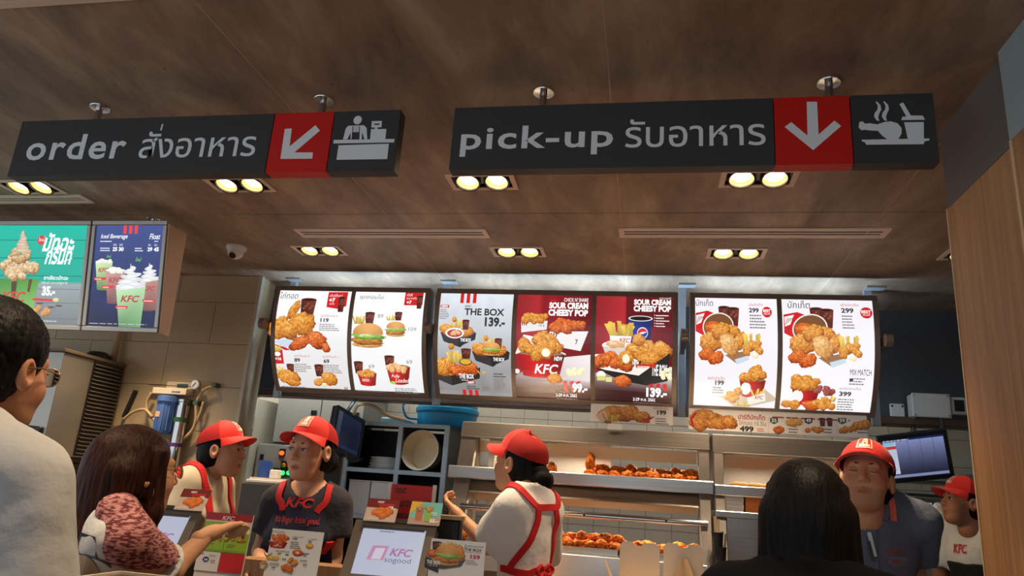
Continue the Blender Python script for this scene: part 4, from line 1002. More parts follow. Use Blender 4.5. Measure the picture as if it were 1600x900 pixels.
# ---- left heated display (chicken warmer)
WX0, WX1 = -1.0, 0.318
def wy(z): return 3.74+(z-1.05)*.34      # front leans back
t = thing('heated_display', 'steel heated display cabinet with fried chicken on two levels', 'food warmer', ((WX0+WX1)/2, 4.0, 0))
YB = 4.34
MB().box(WX0+.02, WX1-.02, 3.80, YB, 0.0, 1.06).build('base_cabinet', M_STEEL, t, bevel=.004)
for xa, xb, n in ((WX0, WX0+.085, 'post'), (WX1-.055, WX1, 'post')):
    m = MB(); m.hexa([(xa, wy(1.0), 1.0), (xb, wy(1.0), 1.0), (xb, wy(1.0)+.05, 1.0), (xa, wy(1.0)+.05, 1.0), (xa, wy(1.75), 1.755), (xb, wy(1.75), 1.755), (xb, wy(1.75)+.05, 1.755), (xa, wy(1.75)+.05, 1.755)]); m.build(n, M_STEELV, t, bevel=.003)
for xa in (WX0, WX1-.02):
    m = MB(); m.hexa([(xa+.002, wy(1.06)+.05, 1.06), (xa+.018, wy(1.06)+.05, 1.06), (xa+.018, YB-.03, 1.06), (xa+.002, YB-.03, 1.06), (xa+.002, wy(1.7)+.05, 1.70), (xa+.018, wy(1.7)+.05, 1.70), (xa+.018, YB-.03, 1.70), (xa+.002, YB-.03, 1.70)]); m.build('side_glass', M_STEEL if xa < -.5 else M_GLASS, t)
    MB().box(xa, xa+.03, YB-.03, YB, 1.06, 1.72).build('rear_post', M_STEELV, t)
m = MB(); m.hexa([(WX0-.004, wy(1.68)-.012, 1.675), (WX1+.004, wy(1.68)-.012, 1.675), (WX1+.004, YB, 1.70), (WX0-.004, YB, 1.70), (WX0-.004, wy(1.76)-.012, 1.76), (WX1+.004, wy(1.76)-.012, 1.76), (WX1+.004, YB, 1.76), (WX0-.004, YB, 1.76)]); m.build('top_hood', M_STEEL, t, bevel=.004)
M_COPPER = mat('warm_lamp_housing', (196, 150, 104), 0.35, 0.8)
M_HEAT = mat('heat_element', (255, 150, 60), 0.4, emit=0.9)
for z, nm in ((1.632, 'upper'), (1.378, 'lower')):
    y0 = wy(z)+.10
    hs = MB().hexa([(WX0+.09, y0, z), (WX1-.06, y0, z), (WX1-.06, y0+.16, z), (WX0+.09, y0+.16, z), (WX0+.09, y0, z+.034), (WX1-.06, y0, z+.034), (WX1-.06, y0+.16, z+.034), (WX0+.09, y0+.16, z+.034)]).build('heater_housing', M_COPPER, t, bevel=.003); MB().box(WX0+.09, WX1-.06, y0-.006, y0-.0005, z-.028, z+.034).build('heater_lip', M_COPPER, t)
    for q in range(3):
        xq = WX0+.26+q*.40; MB().cyl((xq-.13, y0+.08, z-.006), (xq+.13, y0+.08, z-.006), .006, n=10).build('heat_element', M_HEAT, hs)
        ld = bpy.data.lights.new('heat_lamp_glow', 'AREA'); ld.shape = 'RECTANGLE'; ld.size = .26; ld.size_y = .018; ld.energy = 2.6; ld.color = (1, .78, .50)
        lo = bpy.data.objects.new('heat_lamp_glow', ld); COL.objects.link(lo); lo.parent = t; lo.location = Vector((xq, y0+.08, z-.016))-t.location
# mid bar, lower hood, guard rail, trays
MB().box(WX0-.03, WX1+.012, wy(1.48)-.045, wy(1.48)+.02, 1.452, 1.515).build('middle_bar', M_STEEL, t, bevel=.004)
MB().box(WX0+.085, WX1-.055, wy(1.48)+.02, YB-.03, 1.470, 1.482).build('upper_shelf', M_STEEL, t)
MB().hexa([(WX0+.085, wy(1.36)+.04, 1.385), (WX1-.055, wy(1.36)+.04, 1.385), (WX1-.055, wy(1.36)+.05, 1.385), (WX0+.085, wy(1.36)+.05, 1.385), (WX0+.085, wy(1.45)+.05, 1.462), (WX1-.055, wy(1.45)+.05, 1.462), (WX1-.055, wy(1.45)+.06, 1.462), (WX0+.085, wy(1.45)+.06, 1.462)]).build('lower_hood', M_STEEL, t)
gr = MB().cyl((WX0+.06, wy(1.30)-.012, 1.312), (WX1-.02, wy(1.30)-.012, 1.312), .016, n=14).build('guard_rail', M_CHROME, t, smooth='auto')
for x in (-.7, -.3, .1): MB().cyl((x, wy(1.3)-.03, 1.312), (x, wy(1.3)-.02, 1.312), .006, n=10).build('rail_screw', M_BLACK, gr)
MB().box(WX0+.085, WX1-.055, wy(1.06)+.03, YB-.04, 1.118, 1.130).build('lower_shelf', M_STEEL, t)
MB().box(WX0+.06, WX1-.03, wy(1.05)-.02, wy(1.05)+.0, 1.02, 1.128).build('front_panel', mat('bright_steel_panel', (214, 220, 226), 0.28, 0.6), t, bevel=.003)
MB().box(WX0+.085, WX0+.46, YB-.04, YB-.034, 1.13, 1.46).build('rear_panel', M_STEEL, t); MB().box(WX0+.085, -.20, YB-.04, YB-.034, 1.49, 1.70).build('rear_panel', mat('grey_back_panel', (160, 160, 162), .5, .3), t)
for z, a, b in ((1.4825, WX0+.11, -.42), (1.4825, -.40, WX1-.08), (1.1305, WX0+.11, -.13), (1.1305, -.11, WX1-.08)):
    tr = MB(); y0 = wy(z)+.02; y1 = YB-.07
    tr.box(a, b, y0, y1, z, z+.006).box(a, b, y0, y0+.006, z+.006, z+.03).box(a, b, y1-.006, y1, z+.006, z+.03).box(a, a+.006, y0+.006, y1-.006, z+.006, z+.03).box(b-.006, b, y0+.006, y1-.006, z+.006, z+.03)
    tr.build('tray', M_STEEL, t)
g = thing('wall_thermometer', 'round white temperature gauge inside the chicken warmer', 'gauge', (-.80, 4.29, 1.4885)); 
MB().box(-.875, -.70, 4.27, 4.295, 1.4885, 1.60).build('plate', mat('pale_gauge_plate', (214, 205, 190), .4), g, bevel=.003)
dl = MB().cyl((-.835, 4.262, 1.555), (-.835, 4.272, 1.555), .026, n=24).build('dial', M_WHITE, g, smooth='auto'); MB().lathe([(.026, -.003), (.030, -.003), (.030, .006), (.026, .006)], (-.835, 4.265, 1.555), 24, axis=1).build('bezel', M_BLACK, dl); MB().bar((-.835, 4.260, 1.555), (-.825, 4.260, 1.573), .003, .003, (0, 1, 0)).build('needle', M_BLACK, dl)
rn = random.Random(5); G1 = 'fried chicken pieces on the upper warmer tray'; G2 = 'fried chicken pieces on the lower warmer tray'
xa, xb = atY(918, 745, 3.95)[0], atY(1088, 755, 3.95)[0]
for r in range(2):
    for i in range(9):
        x = xa+.012+(xb-xa-.02)*(i+.25*r)/8.3; put_chicken(x, 3.965+r*.12, 1.489, rn.randrange(3), PI/2+rn.uniform(-.18, .18)+(PI if i % 2 else 0), rn.uniform(.72, .80), 'golden fried chicken piece in the row on the upper warmer tray', G1)
for i in range(7):
    x = xa+.07+(xb-xa-.08)*i/6.2; put_chicken(x, 4.02, 1.524, (i*2) % 3, rn.uniform(-.2, .2), rn.uniform(.62, .74), 'golden fried chicken piece in the row on the upper warmer tray', G1)
put_chicken(xa+.012, 3.96, 1.520, 3, .4, .7, 'upright fried chicken wing at the left end of the upper tray', G1).scale = (.55, .45, .85)
xs = atY(861, 738, 3.95)[0]; put_chicken(xs, 3.98, 1.489, 3, .3, .62, 'lone small fried chicken piece beside the cap of the worker', G1)
xa, xb = atY(866, 845, 3.85)[0], atY(968, 848, 3.85)[0]
for r in range(3):
    for i in range(6):
        x = xa+(xb-xa)*(i+.25*r)/5.4; put_chicken(x, 3.86+r*.115, 1.137, rn.randrange(3), PI/2+rn.uniform(-.2, .2)+(PI if i % 2 else 0), rn.uniform(.72, .84), 'crisp orange chicken piece on the lower tray beside the worker', G2)
for i in range(6):
    x = xa+.02+(xb-xa)*i/5.6; put_chicken(x, 3.885+.06*(i % 2), 1.186, rn.randrange(3), rn.uniform(-.5, .5), rn.uniform(.48, .62), 'crisp orange chicken piece on the lower tray beside the worker', G2)
xa2, xb2 = atY(988, 850, 3.9)[0], atY(1096, 858, 3.9)[0]
for i in range(8):
    put_chicken(xa2+.03+(xb2-xa2-.04)*i/7.4, 3.94+.115*(i % 2), 1.137, rn.randrange(3), PI/2+rn.uniform(-.3, .3), rn.uniform(.72, .85), 'crisp chicken piece on the lower tray behind the cream cartons', 'fried chicken pieces behind the cartons')
for i in range(4): put_chicken(atY(724+i*7, 832, 3.85)[0]+.0, 3.88+.08*(i % 2), 1.137, i % 5, i*1.1, .7, 'dark chicken piece at the left end of the lower tray', 'fried chicken pieces at the left of the lower tray')

# ---- right heated display
VX0, VX1 = 0.338, 1.16
t = thing('heated_display', 'steel holding cabinet with bread sticks and cartons behind the black-haired customer', 'food warmer', ((VX0+VX1)/2, 4.0, 0))
MB().box(VX0+.02, VX1-.02, 3.82, YB, 0.0, 1.02).build('base_cabinet', M_STEEL, t, bevel=.004)
for xa in (VX0, VX1-.05):
    MB().hexa([(xa, wy(1.0), 1.02), (xa+.05, wy(1.0), 1.02), (xa+.05, wy(1.0)+.05, 1.02), (xa, wy(1.0)+.05, 1.02), (xa, wy(1.75), 1.755), (xa+.05, wy(1.75), 1.755), (xa+.05, wy(1.75)+.05, 1.755), (xa, wy(1.75)+.05, 1.755)]).build('post', M_STEELV, t, bevel=.003)
    MB().box(xa, xa+.03, YB-.03, YB, 1.02, 1.72).build('rear_post', M_STEELV, t)
MB().hexa([(VX0-.004, wy(1.68)-.012, 1.665), (VX1, wy(1.68)-.012, 1.665), (VX1, YB, 1.68), (VX0-.004, YB, 1.68), (VX0-.004, wy(1.76)-.012, 1.76), (VX1, wy(1.76)-.012, 1.76), (VX1, YB, 1.76), (VX0-.004, YB, 1.76)]).build('top_hood', M_STEEL, t, bevel=.004)
y0 = wy(1.63)+.05
hs = MB().box(VX0+.055, VX1-.06, y0, y0+.14, 1.622, 1.652).build('heater_housing', M_COPPER, t, bevel=.003); MB().box(VX0+.055, VX1-.06, y0-.006, y0-.0005, 1.594, 1.652).build('heater_lip', M_COPPER, t)
for q in range(2):
    xq = VX0+.26+q*.42; MB().cyl((xq-.14, y0+.07, 1.616), (xq+.14, y0+.07, 1.616), .006, n=10).build('heat_element', M_HEAT, hs)
    ld = bpy.data.lights.new('heat_lamp_glow', 'AREA'); ld.shape = 'RECTANGLE'; ld.size = .26; ld.size_y = .018; ld.energy = 2.2; ld.color = (1, .78, .50)
    lo = bpy.data.objects.new('heat_lamp_glow', ld); COL.objects.link(lo); lo.parent = t; lo.location = Vector((xq, y0+.07, 1.604))-t.location
MB().box(VX0-.004, VX1, wy(1.48)-.035, wy(1.48)+.02, 1.452, 1.502).build('middle_bar', M_STEEL, t, bevel=.004)
MB().box(VX0+.05, VX1-.05, wy(1.48)+.02, YB-.03, 1.478, 1.490).build('upper_shelf', M_STEEL, t)
MB().box(VX0-.002, VX1, wy(1.36)-.025, YB-.05, 1.348, 1.379).build('lower_shelf', M_STEEL, t, bevel=.003)
MB().box(VX0+.05, VX1-.05, wy(1.1)+.06, wy(1.1)+.07, 1.02, 1.347).build('front_panel', M_STEEL, t)
MB().box(VX0+.03, VX1-.03, YB-.04, YB-.034, 1.02, 1.72).build('rear_panel', mat('grey_back_panel'), t)
for i in range(5):
    x = .47+i*.075
    o = MB().tube([(x-.05, 3.95, 1.506), (x-.02, 3.95, 1.510), (x+.02, 3.95, 1.509), (x+.05, 3.95, 1.505)], [.010, .016, .016, .010], 10).build('bread_stick', mat('toasted_bread', (214, 150, 80), .6, var=(20, .2)), smooth=True)
    tag(o, 'toasted bread stick lying on the upper shelf of the right cabinet', 'bread', 'bread sticks on the upper shelf')
for x0, x1, c, l in ((.385, .475, (226, 222, 214), 'stack of white folded cartons on the cabinet shelf'), (.482, .56, (214, 120, 50), 'stack of orange folded cartons on the cabinet shelf')):
    k = thing('carton_stack', l, 'cartons', ((x0+x1)/2, 3.93, 1.38))
    mm = mat('carton_'+l.split()[2], c, .6)
    for q in range(5): MB().box(x0+.002*(q % 2), x1-.002*((q+1) % 2), 3.87, 3.97, 1.3795+q*.0165, 1.3795+q*.0165+.0155).build('carton', mm, k)
for i, x in enumerate((.605, .69)):
    k = thing('cup_stack', ['white cup lying on its side on the cabinet shelf', 'stack of pale cups lying beside the white cup'][i], 'cup', (x, 3.93, 1.3795))
    MB().lathe([(.0, .0), (.026, .0), (.036, .12), (.038, .12), (.038, .115), (.034, .115), (.025, .006), (0, .006)], (x, 3.86, 1.418), 20, axis=1).build('cup', M_WHITE, k, smooth='auto')
    MB().lathe([(.036, -.004), (.0395, -.004), (.0395, .004), (.036, .004)], (x, 3.98, 1.418), 20, axis=1).build('rim', M_WHITE, k, smooth='auto')
# utensil cups hanging on the post with tongs
for i, (px_, py_, lab) in enumerate(((1118, 815, 'upper'), (1123, 838, 'lower'))):
    c = atY(px_+3, py_+22, 3.70); k = thing('utensil_holder', lab+' black utensil cup hooked on the warmer post', 'utensil holder', (c[0], 3.70, c[2]-.09), 0, 'utensil cups on the warmer post')
    MB().lathe([(0, 0), (.022, 0), (.026, .10), (.028, .10), (.028, .105), (.024, .105), (.020, .006), (0, .006)], (c[0], 3.70, c[2]-.09), 20).build('cup', M_BLACK, k, smooth='auto')
    MB().box(c[0]-.006, c[0]+.006, 3.722, 3.80, c[2]+.0, c[2]+.008).build('hook', M_STEEL, k)
    w = thing('serving_tongs', ['wooden-handled tongs in the upper utensil cup', 'steel tongs in the lower utensil cup'][i], 'tongs', (c[0], 3.70, c[2]-.08))
    MB().bar((c[0]-.004, 3.70, c[2]-.07), (c[0]-.012+.02*i, 3.69, c[2]+.085), .012, .006, (0, 1, 0)).build('handle', [M_WOODE, M_STEEL][i], w); MB().bar((c[0]+.008, 3.70, c[2]-.07), (c[0]+.004+.02*i, 3.69, c[2]+.075), .010, .005, (0, 1, 0)).build('handle', [M_WOODE, M_STEEL][i], w)

# ---- open steel shelf with tubs
FX0, FX1, FY, FZ = -2.195, -1.415, 5.20, 1.842
t = thing('storage_shelf', 'grey steel cube shelf holding tubs and white boxes', 'shelf', ((FX0+FX1)/2, 5.42, 0))
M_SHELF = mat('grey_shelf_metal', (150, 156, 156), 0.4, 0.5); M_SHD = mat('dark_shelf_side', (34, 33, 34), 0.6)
xm = atY(624, 690, FY)[0]; zm = atY(624, 738, FY)[2]; zb = 1.165
for x in (FX0, xm-.016, FX1-.032): MB().box(x, x+.032, FY, FY+.03, 0, FZ).build('upright', M_SHELF, t)
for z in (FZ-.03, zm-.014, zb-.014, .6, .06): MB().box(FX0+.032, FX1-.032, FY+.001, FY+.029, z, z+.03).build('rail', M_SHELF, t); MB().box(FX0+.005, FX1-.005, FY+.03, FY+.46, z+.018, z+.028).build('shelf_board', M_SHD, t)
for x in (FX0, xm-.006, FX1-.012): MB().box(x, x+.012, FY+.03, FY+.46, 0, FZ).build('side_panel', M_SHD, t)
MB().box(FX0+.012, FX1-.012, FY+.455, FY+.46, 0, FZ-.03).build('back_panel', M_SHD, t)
c = atY(659, 707, FY+.06)
o = MB(); R = Matrix.Rotation(1.45, 4, 'X').to_3x3(); R = Matrix.Rotation(-.12, 4, 'Z').to_3x3() @ R
o.lathe([(.0, -.005), (.118, -.005), (.125, 0), (.143, .135), (.148, .135), (.148, .143), (.138, .143), (.136, .135), (.117, .008), (0, .008)], (c[0]+.0, FY+.20, c[2]+.0), 40, rot=R)
tub = o.build('round_tub', M_CREAM, smooth='auto'); tag(tub, 'cream round tub lying on its side in the steel shelf', 'tub')
k = thing('plate_stack', 'stack of pale round lids in the left shelf cell', 'lids', (-1.93, FY+.22, zm+.0145))
for q in range(4): MB().lathe([(0, 0), (.13-.004*q, 0), (.145-.004*q, .02), (.145-.004*q, .024), (0, .024)], (-1.92, FY+.2, zm+.015+q*.022), 32).build('lid', mat('pale_lid', (190, 184, 172), .5), k, smooth='auto')
for i, (xa, xb) in enumerate(((FX0+.05, -1.985), (-1.975, xm-.02))):
    k = thing('carton', ['white box at the left of the lower shelf cell', 'white box at the right of the lower shelf cell'][i], 'box', ((xa+xb)/2, FY+.2, zb+.015))
    MB().box(xa, xb, FY+.04, FY+.36, zb+.0145, zb+.245).build('body', mat('offwhite_box', (206, 192, 178), .7), k, bevel=.004); MB().box(xa-.002, xb+.002, FY+.036, FY+.36, zb+.2455, zb+.252).build('lid', mat('offwhite_box'), k)
for i, (x, w_) in enumerate(((xm+.08, .05), (xm+.19, .045))):
    tag(MB().lathe([(0, 0), (w_, 0), (w_*1.15, .13), (w_*1.05, .13), (w_*.9, .006), (0, .006)], (x, FY+.2, zb+.015), 20).build('container', mat('dim_container', (110, 110, 112), .5), smooth='auto'), ['dim grey container in the lower right shelf cell', 'second grey container in the lower right shelf cell'][i], 'container')
tag(MB().box(-1.98, -1.80, FY+.1, FY+.38, FZ+.0, FZ+.045).build('tray_stack', mat('pale_blue_tray', (120, 170, 190), .4), bevel=.008), 'pale blue flat tray on top of the steel shelf', 'tray')
# blue barrel behind the shelf
M_BLUE = mat('blue_plastic_drum', (14, 130, 184), 0.35)
k = thing('plastic_drum', 'bright blue plastic drum on top of the steel shelf', 'drum', (-1.50, 5.56, FZ))
MB().lathe([(0, 0), (.21, 0), (.225, .02), (.23, .10), (.245, .115), (.245, .14), (.23, .155), (.225, .30), (.2, .33), (0, .33)], (-1.52, 5.50, FZ-.001), 36).build('drum_body', M_BLUE, k, smooth='auto')
MB().tube(arc_pts([(-1.74, 5.38, FZ+.18), (-1.82, 5.32, FZ+.15), (-1.80, 5.36, FZ+.06), (-1.72, 5.40, FZ+.05)]), .008, 8).build('handle', M_BLUE, k, smooth=True)

# ---- electrical cabinets at the back left
t = thing('electrical_cabinet', 'grey two-door electrical cabinet on the kitchen wall', 'cabinet', (-2.6, 5.7, 1.65))
MB().box(-2.95, -2.20, 5.52, 5.99, 1.655, 2.35).build('body', M_GREYC, t)
for a, b, hx in ((-2.945, -2.57, -2.62), (-2.562, -2.205, -2.262)):
    d = MB().box(a, b, 5.50, 5.519, 1.665, 2.34).build('door', M_GREYC, t, bevel=.004); h0 = atY(492, 645, 5.5)[2]
    MB().box(hx-.022, hx+.022, 5.485, 5.50, h0-.018, h0+.018).build('latch', M_BLACK, d)
t = thing('control_panel', 'grey control panel with red and green pilot lights', 'control panel', (-2.84, 5.6, 0))
MB().box(-3.06, -2.55, 5.50, 5.98, 0, 1.648).build('body', M_GREYC, t, bevel=.004)
def px5(x, y): return atY(x, y, 5.495)
for (x, y, c, e, n) in ((441, 708, (255, 70, 20), 4, 'red pilot light'), (454, 728, (255, 70, 20), 4, 'red pilot light'), (444, 727, (150, 120, 40), 0, 'unlit amber lamp'), (442, 739, (30, 230, 90), 4, 'green pilot light'), (452, 739, (30, 230, 90), 4, 'green pilot light')):
    q = px5(x, y); b = MB().box(q[0]-.024, q[0]+.024, 5.492, 5.50, q[2]-.024, q[2]+.034).build('label_plate', M_BLACK, t)
    MB().lathe([(0, -.024), (.012, -.021), (.017, -.012), (.017, .0)], (q[0], 5.492, q[2]), 16, axis=1).build('pilot_lamp', mat('pilot_%d_%d_%d' % c, c, .3, emit=e), b, smooth='auto')
q = px5(431, 738); b = MB().box(q[0]-.024, q[0]+.024, 5.492, 5.50, q[2]-.024, q[2]+.034).build('label_plate', M_BLACK, t); MB().bar((q[0]-.02, 5.485, q[2]-.02), (q[0]+.016, 5.485, q[2]+.016), .012, .012, (0, 1, 0)).build('switch_knob', M_BLACK, b)
q = px5(409, 714); MB().box(q[0]-.014, q[0]+.014, 5.49, 5.50, q[2]-.022, q[2]+.022).build('latch', M_BLACK, t)
t = thing('metal_door', 'pale grey tall metal cabinet at the end of the tiled wall', 'cabinet', (-3.4, 5.6, 0))
MB().box(-3.9, -3.08, 5.42, 5.98, 0, 2.0).build('body', mat('pale_grey_enamel', (178, 178, 168), .5), t, bevel=.004); q = atY(392, 660, 5.4); MB().box(q[0]-.02, q[0]+.02, 5.39, 5.42, q[2]-.05, q[2]+.05).build('handle', M_GREYC, t)
# small things on the low dark counter in front of it
t = thing('paper_dispenser', 'dark grey bin unit with a white tray top behind the cashier', 'bin unit', (-1.99, 3.85, 0))
MB().box(-2.12, -1.80, 3.70, 4.05, 0, 1.355).build('body', mat('dark_grey_panel', (58, 54, 52), .5), t, bevel=.006); MB().box(-2.10, -1.82, 3.705, 4.04, 1.356, 1.372).build('top_tray', M_WHITE, t, bevel=.003); MB().box(-2.09, -1.83, 3.72, 4.03, 1.3725, 1.384).build('paper_pile', mat('paper_white', (232, 228, 220), .7), t)
q = atY(411, 748, 3.9)
t = thing('card_reader', 'black handset standing beside the white tray', 'handset', (q[0], 3.88, 1.3845)); MB().box(q[0]-.014, q[0]+.014, 3.87, 3.90, 1.3845, 1.395).build('base', M_BLACK, t); MB().bar((q[0], 3.885, 1.395), (q[0]+.004, 3.885, 1.46), .022, .018, (0, 1, 0)).build('handset', M_BLACK, t, bevel=.003)
tag(MB().lathe([(0, 0), (.035, 0), (.038, .075), (.034, .09), (0, .09)], (-2.085, 3.86, 1.3845), 18).build('blue_cup', mat('blue_cup_plastic', (40, 80, 160), .4), smooth='auto'), 'blue cup behind the profile of the left worker', 'cup')
tag(MB().box(-2.045, -2.0, 3.84, 3.90, 1.3845, 1.43).build('napkin_pack', mat('paper_white'), bevel=.005), 'small white napkin pack beside the blue cup', 'napkins')

# ---- hanging monitors
def monitor(label, c, a, tl_, r, w, h, fill, post_top, name='hanging_monitor'):
    n = np.array([math.sin(a)*math.cos(tl_), -math.cos(a)*math.cos(tl_), -math.sin(tl_)]); u = np.array([math.cos(a), math.sin(a), 0.]); v = np.cross(n, u)
    if v[2] < 0: v = -v
    u, v = u*math.cos(r)+v*math.sin(r), -u*math.sin(r)+v*math.cos(r); c = np.array(c, float)
    if np.dot(np.cross(u, v), n) < 0: n = -n
    t = thing(name, label, 'monitor', tuple(c-np.array([0, 0, h/2])), 0, 'order monitors hung in the kitchen')
    def slab(m, ua, ub, va, vb, da, db): m.hexa([c+u*x+v*y+n*d for y in (va, vb) for x, d in ((ua, db), (ub, db), (ub, da), (ua, da))])
    m = MB(); slab(m, -w/2, w/2, -h/2, h/2, -.045, -.004); m.build('casing', M_BLACK, t, bevel=.006)
    e = .022
    for a1, b1, c1, d1 in ((-w/2, w/2, -h/2, -h/2+e*1.3), (-w/2, w/2, h/2-e, h/2), (-w/2, -w/2+e, -h/2+e*1.3, h/2-e), (w/2-e, w/2, -h/2+e*1.3, h/2-e)):
        m = MB(); slab(m, a1, b1, c1, d1, -.004, .006); m.build('bezel', M_BLACK, t)
    o = c-u*(w/2-e)+v*(-h/2+e*1.3)-n*.003
    p = Print(flat_surf(o, u, v)); fill(p, w-2*e, h-2.3*e); p.build('screen', M_LIT_S, t)
    k = c-n*.04
    MB().tube([k, k-n*.05, (k-n*.05+np.array(post_top))/2+np.array([0, 0, .03]), post_top], .014, 10).build('bracket_arm', M_ALU, t, smooth=True)
    return t
def scr1(p, w, h):
    p.grid(0, 0, w, h, (10, 12, 40), (22, 26, 52), 3, 6); p.grid(0, .0, w*.2, h, (40, 48, 66), (70, 76, 84), 1, 4); p.poly([(0, 0), (w, 0), (w, h*.12), (0, h*.1)], (18, 40, 66))
t = monitor('dark blue kitchen monitor seen at an angle beside the steel shelf', (-2.068, 4.921, 1.723), 1.37, -.072, -.186, .36, .30, scr1, np.array((-2.05, 4.93, 1.966)))
MB().tube(arc_pts([(-2.06, 4.96, 1.86), (-2.02, 4.93, 1.93), (-1.93, 5.0, 1.93), (-1.85, 5.1, 1.88), (-1.75, 5.16, 1.86)]), .012, 10).build('conduit', mat('tan_conduit', (196, 168, 130), .5), t, smooth=True)
MB().tube(arc_pts([(-2.02, 4.83, 1.58), (-2.0, 4.80, 1.545), (-1.97, 4.86, 1.53), (-1.95, 4.95, 1.56)]), .005, 8).build('cable', M_BLACK, t, smooth=True)
tag(MB().box(-2.24, -2.10, 4.93, 5.05, 2.016, 2.05).build('cable_clip', M_ALU), 'grey bracket plate on the rail above the angled monitor', 'bracket')
def scr2(p, w, h):
    p.grid(0, 0, w, h, (26, 28, 48), (150, 162, 214), 3, 8); p.poly([(0, h*.94), (w, h*.94), (w, h), (0, h)], (20, 36, 90)); p.poly([(0, 0), (w, 0), (w, h*.07), (0, h*.07)], (140, 146, 190))
    for i in range(1, 4): p.poly([(w*(.22+.2*i), h*.07), (w*(.225+.2*i), h*.07), (w*(.225+.2*i), h*.94), (w*(.22+.2*i), h*.94)], (50, 54, 84))
    p.poly([(0, h*.1), (w*.22, h*.1), (w*.22, h*.92), (0, h*.92)], (206, 214, 236)); p.poly([(0, h*.74), (w*.22, h*.74), (w*.22, h*.82), (0, h*.82)], (210, 60, 66)); p.poly([(0, h*.84), (w*.2, h*.84), (w*.2, h*.92), (0, h*.92)], (140, 210, 236)); p.greek(w*.02, h*.6, w*.16, h*.4, 8, (120, 130, 160), 3)
    p.greek(w*.02, h*.99, w*.6, h*.04, 1, (230, 235, 245), 4)
t = monitor('lit order monitor with pale columns above the worker in grey shirt', (1.586, 4.819, 1.764), -.079, .363, .174, .38, .29, scr2, np.array((1.63, 4.93, 1.966)))
k = MB().tube(arc_pts([(1.60, 4.93, 1.99), (1.66, 4.88, 2.03), (1.75, 4.88, 2.03), (1.78, 4.9, 1.98), (1.77, 4.92, 1.93)]), .012, 10).build('cable', mat('grey_cable', (96, 92, 88), .5), t, smooth=True)
b = thing('junction_box', 'white junction box on the charcoal bulkhead', 'junction box', (1.715, 4.9, 2.016)); MB().box(1.612, 1.822, 4.875, 4.968, 2.016, 2.156).build('box', M_WHITE, b, bevel=.006); MB().box(1.607, 1.827, 4.862, 4.875, 2.012, 2.160).build('lid', M_WHITE, b, bevel=.005)
for x in (1.622, 1.812):
    for z in (2.026, 2.146): MB().cyl((x, 4.858, z), (x, 4.863, z), .005, n=10).build('screw', M_ALU, b)
b = thing('bracket_plate', 'pale steel bracket plate beside the junction box', 'bracket', (1.55, 4.95, 2.016)); MB().box(1.505, 1.590, 4.95, 4.966, 2.016, 2.10).build('plate', M_WHITE, b, bevel=.006)
for x in (1.518, 1.578): MB().cyl((x, 4.945, 2.085), (x, 4.951, 2.085), .007, n=12).build('bolt', M_BLACK, b)
b = thing('socket_box', 'white wall socket beside the oak wall edge', 'socket', (1.90, 4.95, 2.04)); MB().box(1.852, 1.945, 4.93, 4.968, 2.045, 2.155).build('plate', M_WHITE, b, bevel=.012, seg=2); MB().box(1.872, 1.925, 4.924, 4.931, 2.065, 2.135).build('insert', M_BLACK, b)
# ---- oven rack at the far right back
t = thing('tray_rack', 'steel rack of stacked oven trays at the right back', 'rack', (1.85, 5.6, 0))
for x in (1.45, 2.28):
    for y in (5.42, 5.9): MB().box(x, x+.03, y, y+.03, 0, 1.75).build('post', M_STEELV, t)
for i in range(11): MB().box(1.482, 2.278, 5.40, 5.92, .78+i*.088, .78+i*.088+.022).build('tray', M_STEEL, t, bevel=.004)
t = thing('towel_dispenser', 'pale dispenser with crumpled paper behind the worker in grey shirt', 'dispenser', (1.50, 4.6, 0))
q = atY(1448, 800, 4.6); MB().box(q[0]-.05, q[0]+.03, 4.6, 4.72, 0, 1.43).build('pedestal', M_GREYC, t); MB().box(q[0]-.05, q[0]+.03, 4.58, 4.70, 1.431, 1.50).build('body', M_WHITE, t, bevel=.006)
bm = bmesh.new(); bmesh.ops.create_icosphere(bm, subdivisions=3, radius=.05)
for v in bm.verts: v.co *= 1+.5*mnoise.noise(v.co*22)
mesh_obj('crumpled_paper', [tuple(v.co+Vector((q[0]+.065, 4.58, 1.45))) for v in bm.verts], [tuple(x.index for x in f.verts) for f in bm.faces], mat('paper_white'), t); bm.free()

# ---- ice machine
IX = -3.505
t = thing('ice_machine', 'stainless ice machine with black louvred side and blue display', 'ice machine', (-3.9, 4.1, 0))
zt = 2.062; zb0 = 1.425; YF_, YK = 3.83, 4.365
MB().box(-4.35, IX, YF_, YK, zb0, zt-.022).build('body', mat('ice_machine_steel', (172, 166, 156), .34, .75, var=(2, .06)), t, bevel=.004)
MB().box(-4.36, IX+.012, YF_-.012, YK, zt-.022, zt).build('lid', mat('brown_grey_lid', (120, 104, 86), .45, .4), t, bevel=.004)
MB().box(-4.36, IX+.006, YF_-.006, YK, zb0-.03, zb0-.001).build('base_trim', M_BLACK, t); MB().box(-4.35, IX-.02, YF_-.1, YK, 0, zb0-.031).build('storage_bin', mat('dark_bin', (60, 54, 48), .5), t, bevel=.006)
y1 = atX(147, 566, IX)[1]; y2 = YK-.012
lv = MB().box(IX+.0005, IX+.006, y1, y2, zb0+.012, zt-.03).build('louvre_panel', M_BLACK, t)
for i in range(24):
    z = zb0+.03+i*.0243; m = MB(); m.hexa([(IX+.006, y1+.008, z), (IX+.02, y1+.008, z-.006), (IX+.02, y2-.006, z-.006), (IX+.006, y2-.006, z), (IX+.006, y1+.008, z+.004), (IX+.02, y1+.008, z-.002), (IX+.02, y2-.006, z-.002), (IX+.006, y2-.006, z+.004)]); m.build('louvre_slat', mat('louvre_edge', (96, 88, 78), .5), lv)
